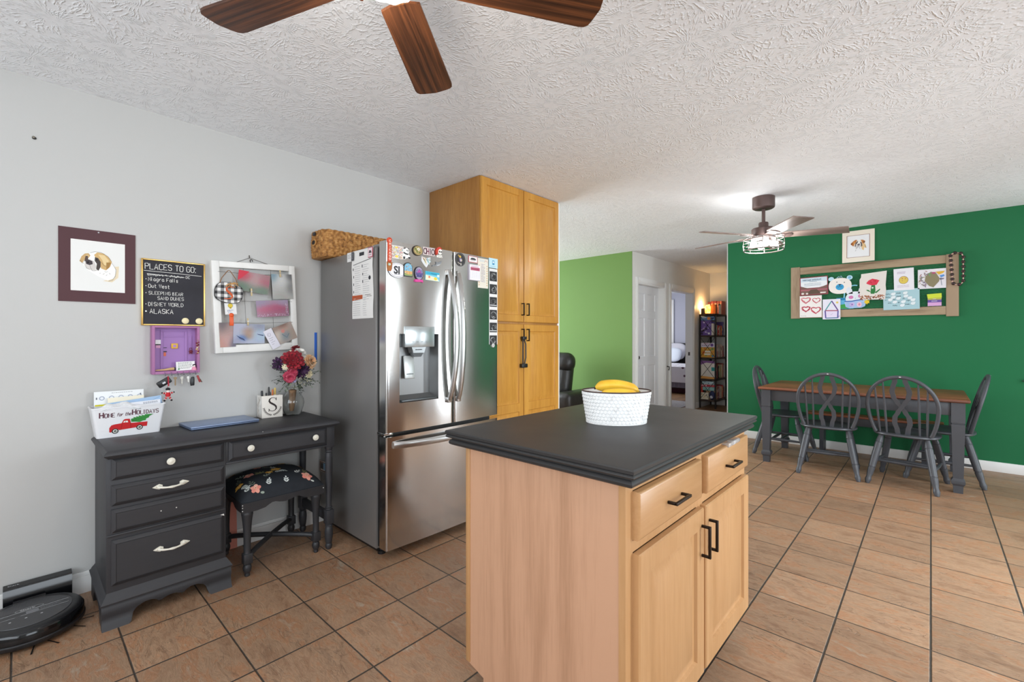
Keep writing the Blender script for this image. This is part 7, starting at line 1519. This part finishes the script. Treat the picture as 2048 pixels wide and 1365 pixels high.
books(SZ[0], [(.025, .21, 'd8b48a', 0), (.03, .225, 'c42f3c', 0), (.022, .215, 'e2d2b4', 0), (.022, .22, 'd9a07a', 0), (.02, .205, '4a3a3c', 0), (.024, .23, 'b06a7a', 0), (.022, .22, '9a4a5a', 0), (.02, .225, 'c9a8a8', 0), (.022, .22, '7a5a6a', 0), (.022, .215, 'b88a8a', 0), (.02, .22, 'd4c4bc', 0), (.024, .21, '8a3a44', 0), (.02, .21, 'c9b8a8', 0)], Y0, 'books on the lowest shelf', lab('lowest shelf'))
# on top of the bookcase
TZ = SZ[4]+.0005
mb = MB(mat('3a2a22', .6)); mb.box(-3.005, -2.945, 8.21, 8.27, TZ, TZ+.105, .004); single('small_box', mb, 'small dark box at the left end of the bookcase top', 'box')
t = NT('amber_glow'); v = t.coord('Object'); c = t.ramp(t.noise(v, 22, 3), [(.35, 'e07a1c'), (.6, 'ffc45a')]); M_amb = t.set(Base_Color=c, Roughness=.3, Emission_Color=c, Emission_Strength=3.2)
lm = thing('table_lamp', 'glowing amber glass lamp on top of the bookcase', 'lamp', (-2.895, 8.235, TZ))
mb = MB(M_amb); mb.lathe([(.038, .012), (.044, .03), (.046, .08), (.044, .13), (.034, .155), (.016, .162), (.0, .164)], T(-2.895, 8.235, TZ), 20); part('shade', mb, lm, label='glowing amber shade')
mb = MB(mat('4a3020', .5)); mb.lathe([(.04, 0), (.042, .004), (.04, .012), (0, .0125)], T(-2.895, 8.235, TZ), 20); part('base', mb, lm)
point('amber_lamp_light', (-2.955, 8.30, TZ+.14), 3.4, .05, (1, .66, .3))
mb = MB(mat('a8591c', .5)); mb.prism([(-.045, 0), (.045, 0), (.045, .12)]+[(.045*cos(a), .12+.06*sin(a)) for a in [pi*k/10 for k in range(11)]]+[(-.045, .12)], 0, .10, onY(-2.83, TZ, 8.40)); single('wooden_box', mb, 'orange brown rounded box behind the amber lamp', 'box')
mb = MB(mat('d8d2c6', .5)); mb.box(-2.772, -2.747, 8.41, 8.48, TZ, TZ+.18, .004); mb.m = mat('2a2422', .6); mb.ball((-2.760, 8.402, TZ+.17), .014, n=10, m=7); single('figurine', mb, 'thin pale upright ornament between the orange box and the red albums', 'ornament')
for k, (x, w_, h, c, l_) in enumerate(((-2.99, .05, .235, '5a1f22', 'darkest red photo album, leftmost of the tall albums on the bookcase top'), (-2.935, .05, .245, '7a2a28', 'dark red photo album, second of the tall albums on the bookcase top'), (-2.88, .05, .245, '6a2226', 'wine red photo album, third of the tall albums on the bookcase top'), (-2.825, .035, .24, '8a3a34', 'faded red photo album, fourth of the tall albums on the bookcase top'), (-2.785, .04, .24, 'a85a4e', 'rust coloured photo album, rightmost of the tall albums on the bookcase top'))):
    mb = MB(mat(c, .5)); mb.box(x, x+w_, 8.50, 8.70, TZ, TZ+h, .004); mb.m = mat('c9b48a', .5); mb.box(x+.008, x+w_-.008, 8.4995, 8.5005, TZ+h*.75, TZ+h*.8); single('photo_album', mb, l_, 'album', group='albums on the bookcase')

# ================================================================ LIVING ROOM RECLINER
t = NT('black_leather'); v = t.coord('Object'); t.bump(t.noise(v, 9, 3, .5), .25, .03); M_lea = t.set(Base_Color=lin('24211f'), Roughness=.42)
rc = thing('recliner', 'puffy black leather recliner in front of the light green wall', 'recliner', (-3.94, 5.1, 0))
def pad(name, c, s, b, rot=I4): mb = MB(M_lea); mb.ob(T(*c) @ rot, s[0], s[1], s[2], b, 5); return part(name, mb, rc, ang=60)
pad('base', (-3.92, 5.08, .21), (.90, .66, .34), .04); pad('seat', (-3.96, 4.98, .44), (.52, .56, .14), .06)
pad('backrest', (-3.96, 5.27, .68), (.48, .22, .56), .10, RX(radians(-10))); pad('headrest', (-3.95, 5.27, .89), (.54, .25, .28), .12, RX(radians(-6)))
for x in (-4.34, -3.50): pad('armrest', (x, 5.06, .42), (.26, .68, .22), .07)
pad('footrest', (-3.96, 4.74, .27), (.50, .14, .28), .05)

# ================================================================ BEDROOM THROUGH THE DOORWAY
M_quilt = NT('floral_quilt'); v = M_quilt.coord('Object'); vo = M_quilt.n('TexVoronoi', feature='F1'); M_quilt.put(vo.inputs['Vector'], v); vo.inputs['Scale'].default_value = 7
mr = M_quilt.n('MapRange'); M_quilt.put(mr.inputs[0], vo.outputs['Distance']); mr.inputs[1].default_value = .20; mr.inputs[2].default_value = .24
M_quilt.bump(M_quilt.noise(v, 30, 2), .3, .01); M_quilt = M_quilt.set(Base_Color=M_quilt.mix(mr.outputs[0], lin('6a4f5e'), lin('e2dee2')), Roughness=.9)
bd = thing('bed', 'bed with a white sprigged quilt seen through the bedroom doorway', 'bed', (-4.6, 10.75, 0))
mb = MB(mat('3a3436', .6)); mb.box(-5.4, -3.75, 9.86, 11.8, .12, .30, .01); part('frame', mb, bd)
for x in (-5.35, -3.8):
    for y in (9.9, 11.72): mb = MB(mat('2a2527', .6)); mb.box(x-.03, x+.03, y-.03, y+.03, 0, .12); part('leg', mb, bd)
mb = MB(mat('8a8490', .9)); 
for k in range(17):
    x = -5.38+k*.1; mb.tube([(x, 9.845, .15), (x+.012, 9.838, .3)], .02, 8)
mb.box(-5.4, -3.75, 9.846, 9.86, .14, .32); part('bed_skirt', mb, bd, label='grey pleated bed skirt')
mb = MB(mat('e6e4e6', .9)); mb.box(-5.4, -3.74, 9.86, 11.8, .30, .56, .05, 4); part('mattress', mb, bd)
mb = MB(M_quilt); mb.grid(lambda a, b: (-5.45+1.76*a, 9.80+1.5*b, .60+.008*sin(9*a)*sin(7*b)), 12, 10); mb.grid(lambda a, b: (-5.45+1.76*a, 9.80+.006*sin(22*a)*(1-b), .26+.02*sin(8*a)*(1-b)+.34*b-.02*sin(8*a)*(1-b)), 30, 6); mb.grid(lambda a, b: (-3.69+.006*sin(20*a)*(1-b), 9.80+1.5*a, .28+.32*b), 20, 6); part('quilt', mb, bd, label='white sprigged quilt')
mb = MB(mat('241f21', .5)); mb.box(-5.45, -3.7, 11.82, 11.87, .3, 1.08, .01); mb.box(-5.45, -3.7, 11.815, 11.88, 1.06, 1.10, .01); part('headboard', mb, bd, label='dark headboard')
def pillow(x, y, z, w_, h, lab_, c='e9ebf2', rot=.35):
    mb = MB(mat(c, .9)); mb.ball((0, 0, 0), 1, 1, 1, 1, 20, 12)
    mb.v = [Vector(((abs(p.x)**.55)*(1 if p.x > 0 else -1)*w_/2, (abs(p.y)**.9)*(1 if p.y > 0 else -1)*.07, (abs(p.z)**.55)*(1 if p.z > 0 else -1)*h/2)) for p in mb.v]; M = T(x, y, z) @ RX(-rot); mb.v = [M @ p for p in mb.v]; single('pillow', mb, lab_, 'pillow', group='pillows on the bed')
pillow(-5.0, 11.68, .88, .68, .46, 'patterned white pillow against the headboard, further from the doorway', 'dcd9e0'); pillow(-4.2, 11.68, .88, .68, .46, 'patterned white pillow against the headboard, nearer the doorway', 'dcd9e0'); pillow(-5.0, 11.42, .80, .66, .40, 'plain pale blue pillow at the front of the bed, further from the doorway', 'e4eaf4', .5); pillow(-4.22, 11.42, .80, .66, .40, 'plain pale blue pillow at the front of the bed, nearer the doorway', 'e4eaf4', .5)
mb = MB(plain_noise('grey_pile', '9a9492', 'b9b3b0', 40, .95, .5, 200)); mb.box(-4.6, -3.25, 7.6, 8.72, 0.0005, .012, .003); single('rug', mb, 'light grey rug on the bedroom floor inside the doorway', 'rug')
mb = MB(M_trim); w_, h = .9, 1.2
for a, b, c, d in ((-5.97, -5.91, 1.06, 2.26), (-5.12, -5.06, 1.06, 2.26), (-5.91, -5.12, 1.06, 1.12), (-5.91, -5.12, 2.20, 2.26)): mb.box(a, b, 11.86, 11.899, c, d, .004)
mb.m = mat('dfe3ea', .4); mb.box(-5.91, -5.12, 11.885, 11.897, 1.12, 2.20); struct('trim_5', mb)
mb = MB(mat('5a2a34', .7)); mb.box(-4.35, -3.95, 10.05, 10.3, .0005, .11, .01); single('storage_box', mb, 'dark maroon box stored under the bed', 'box')
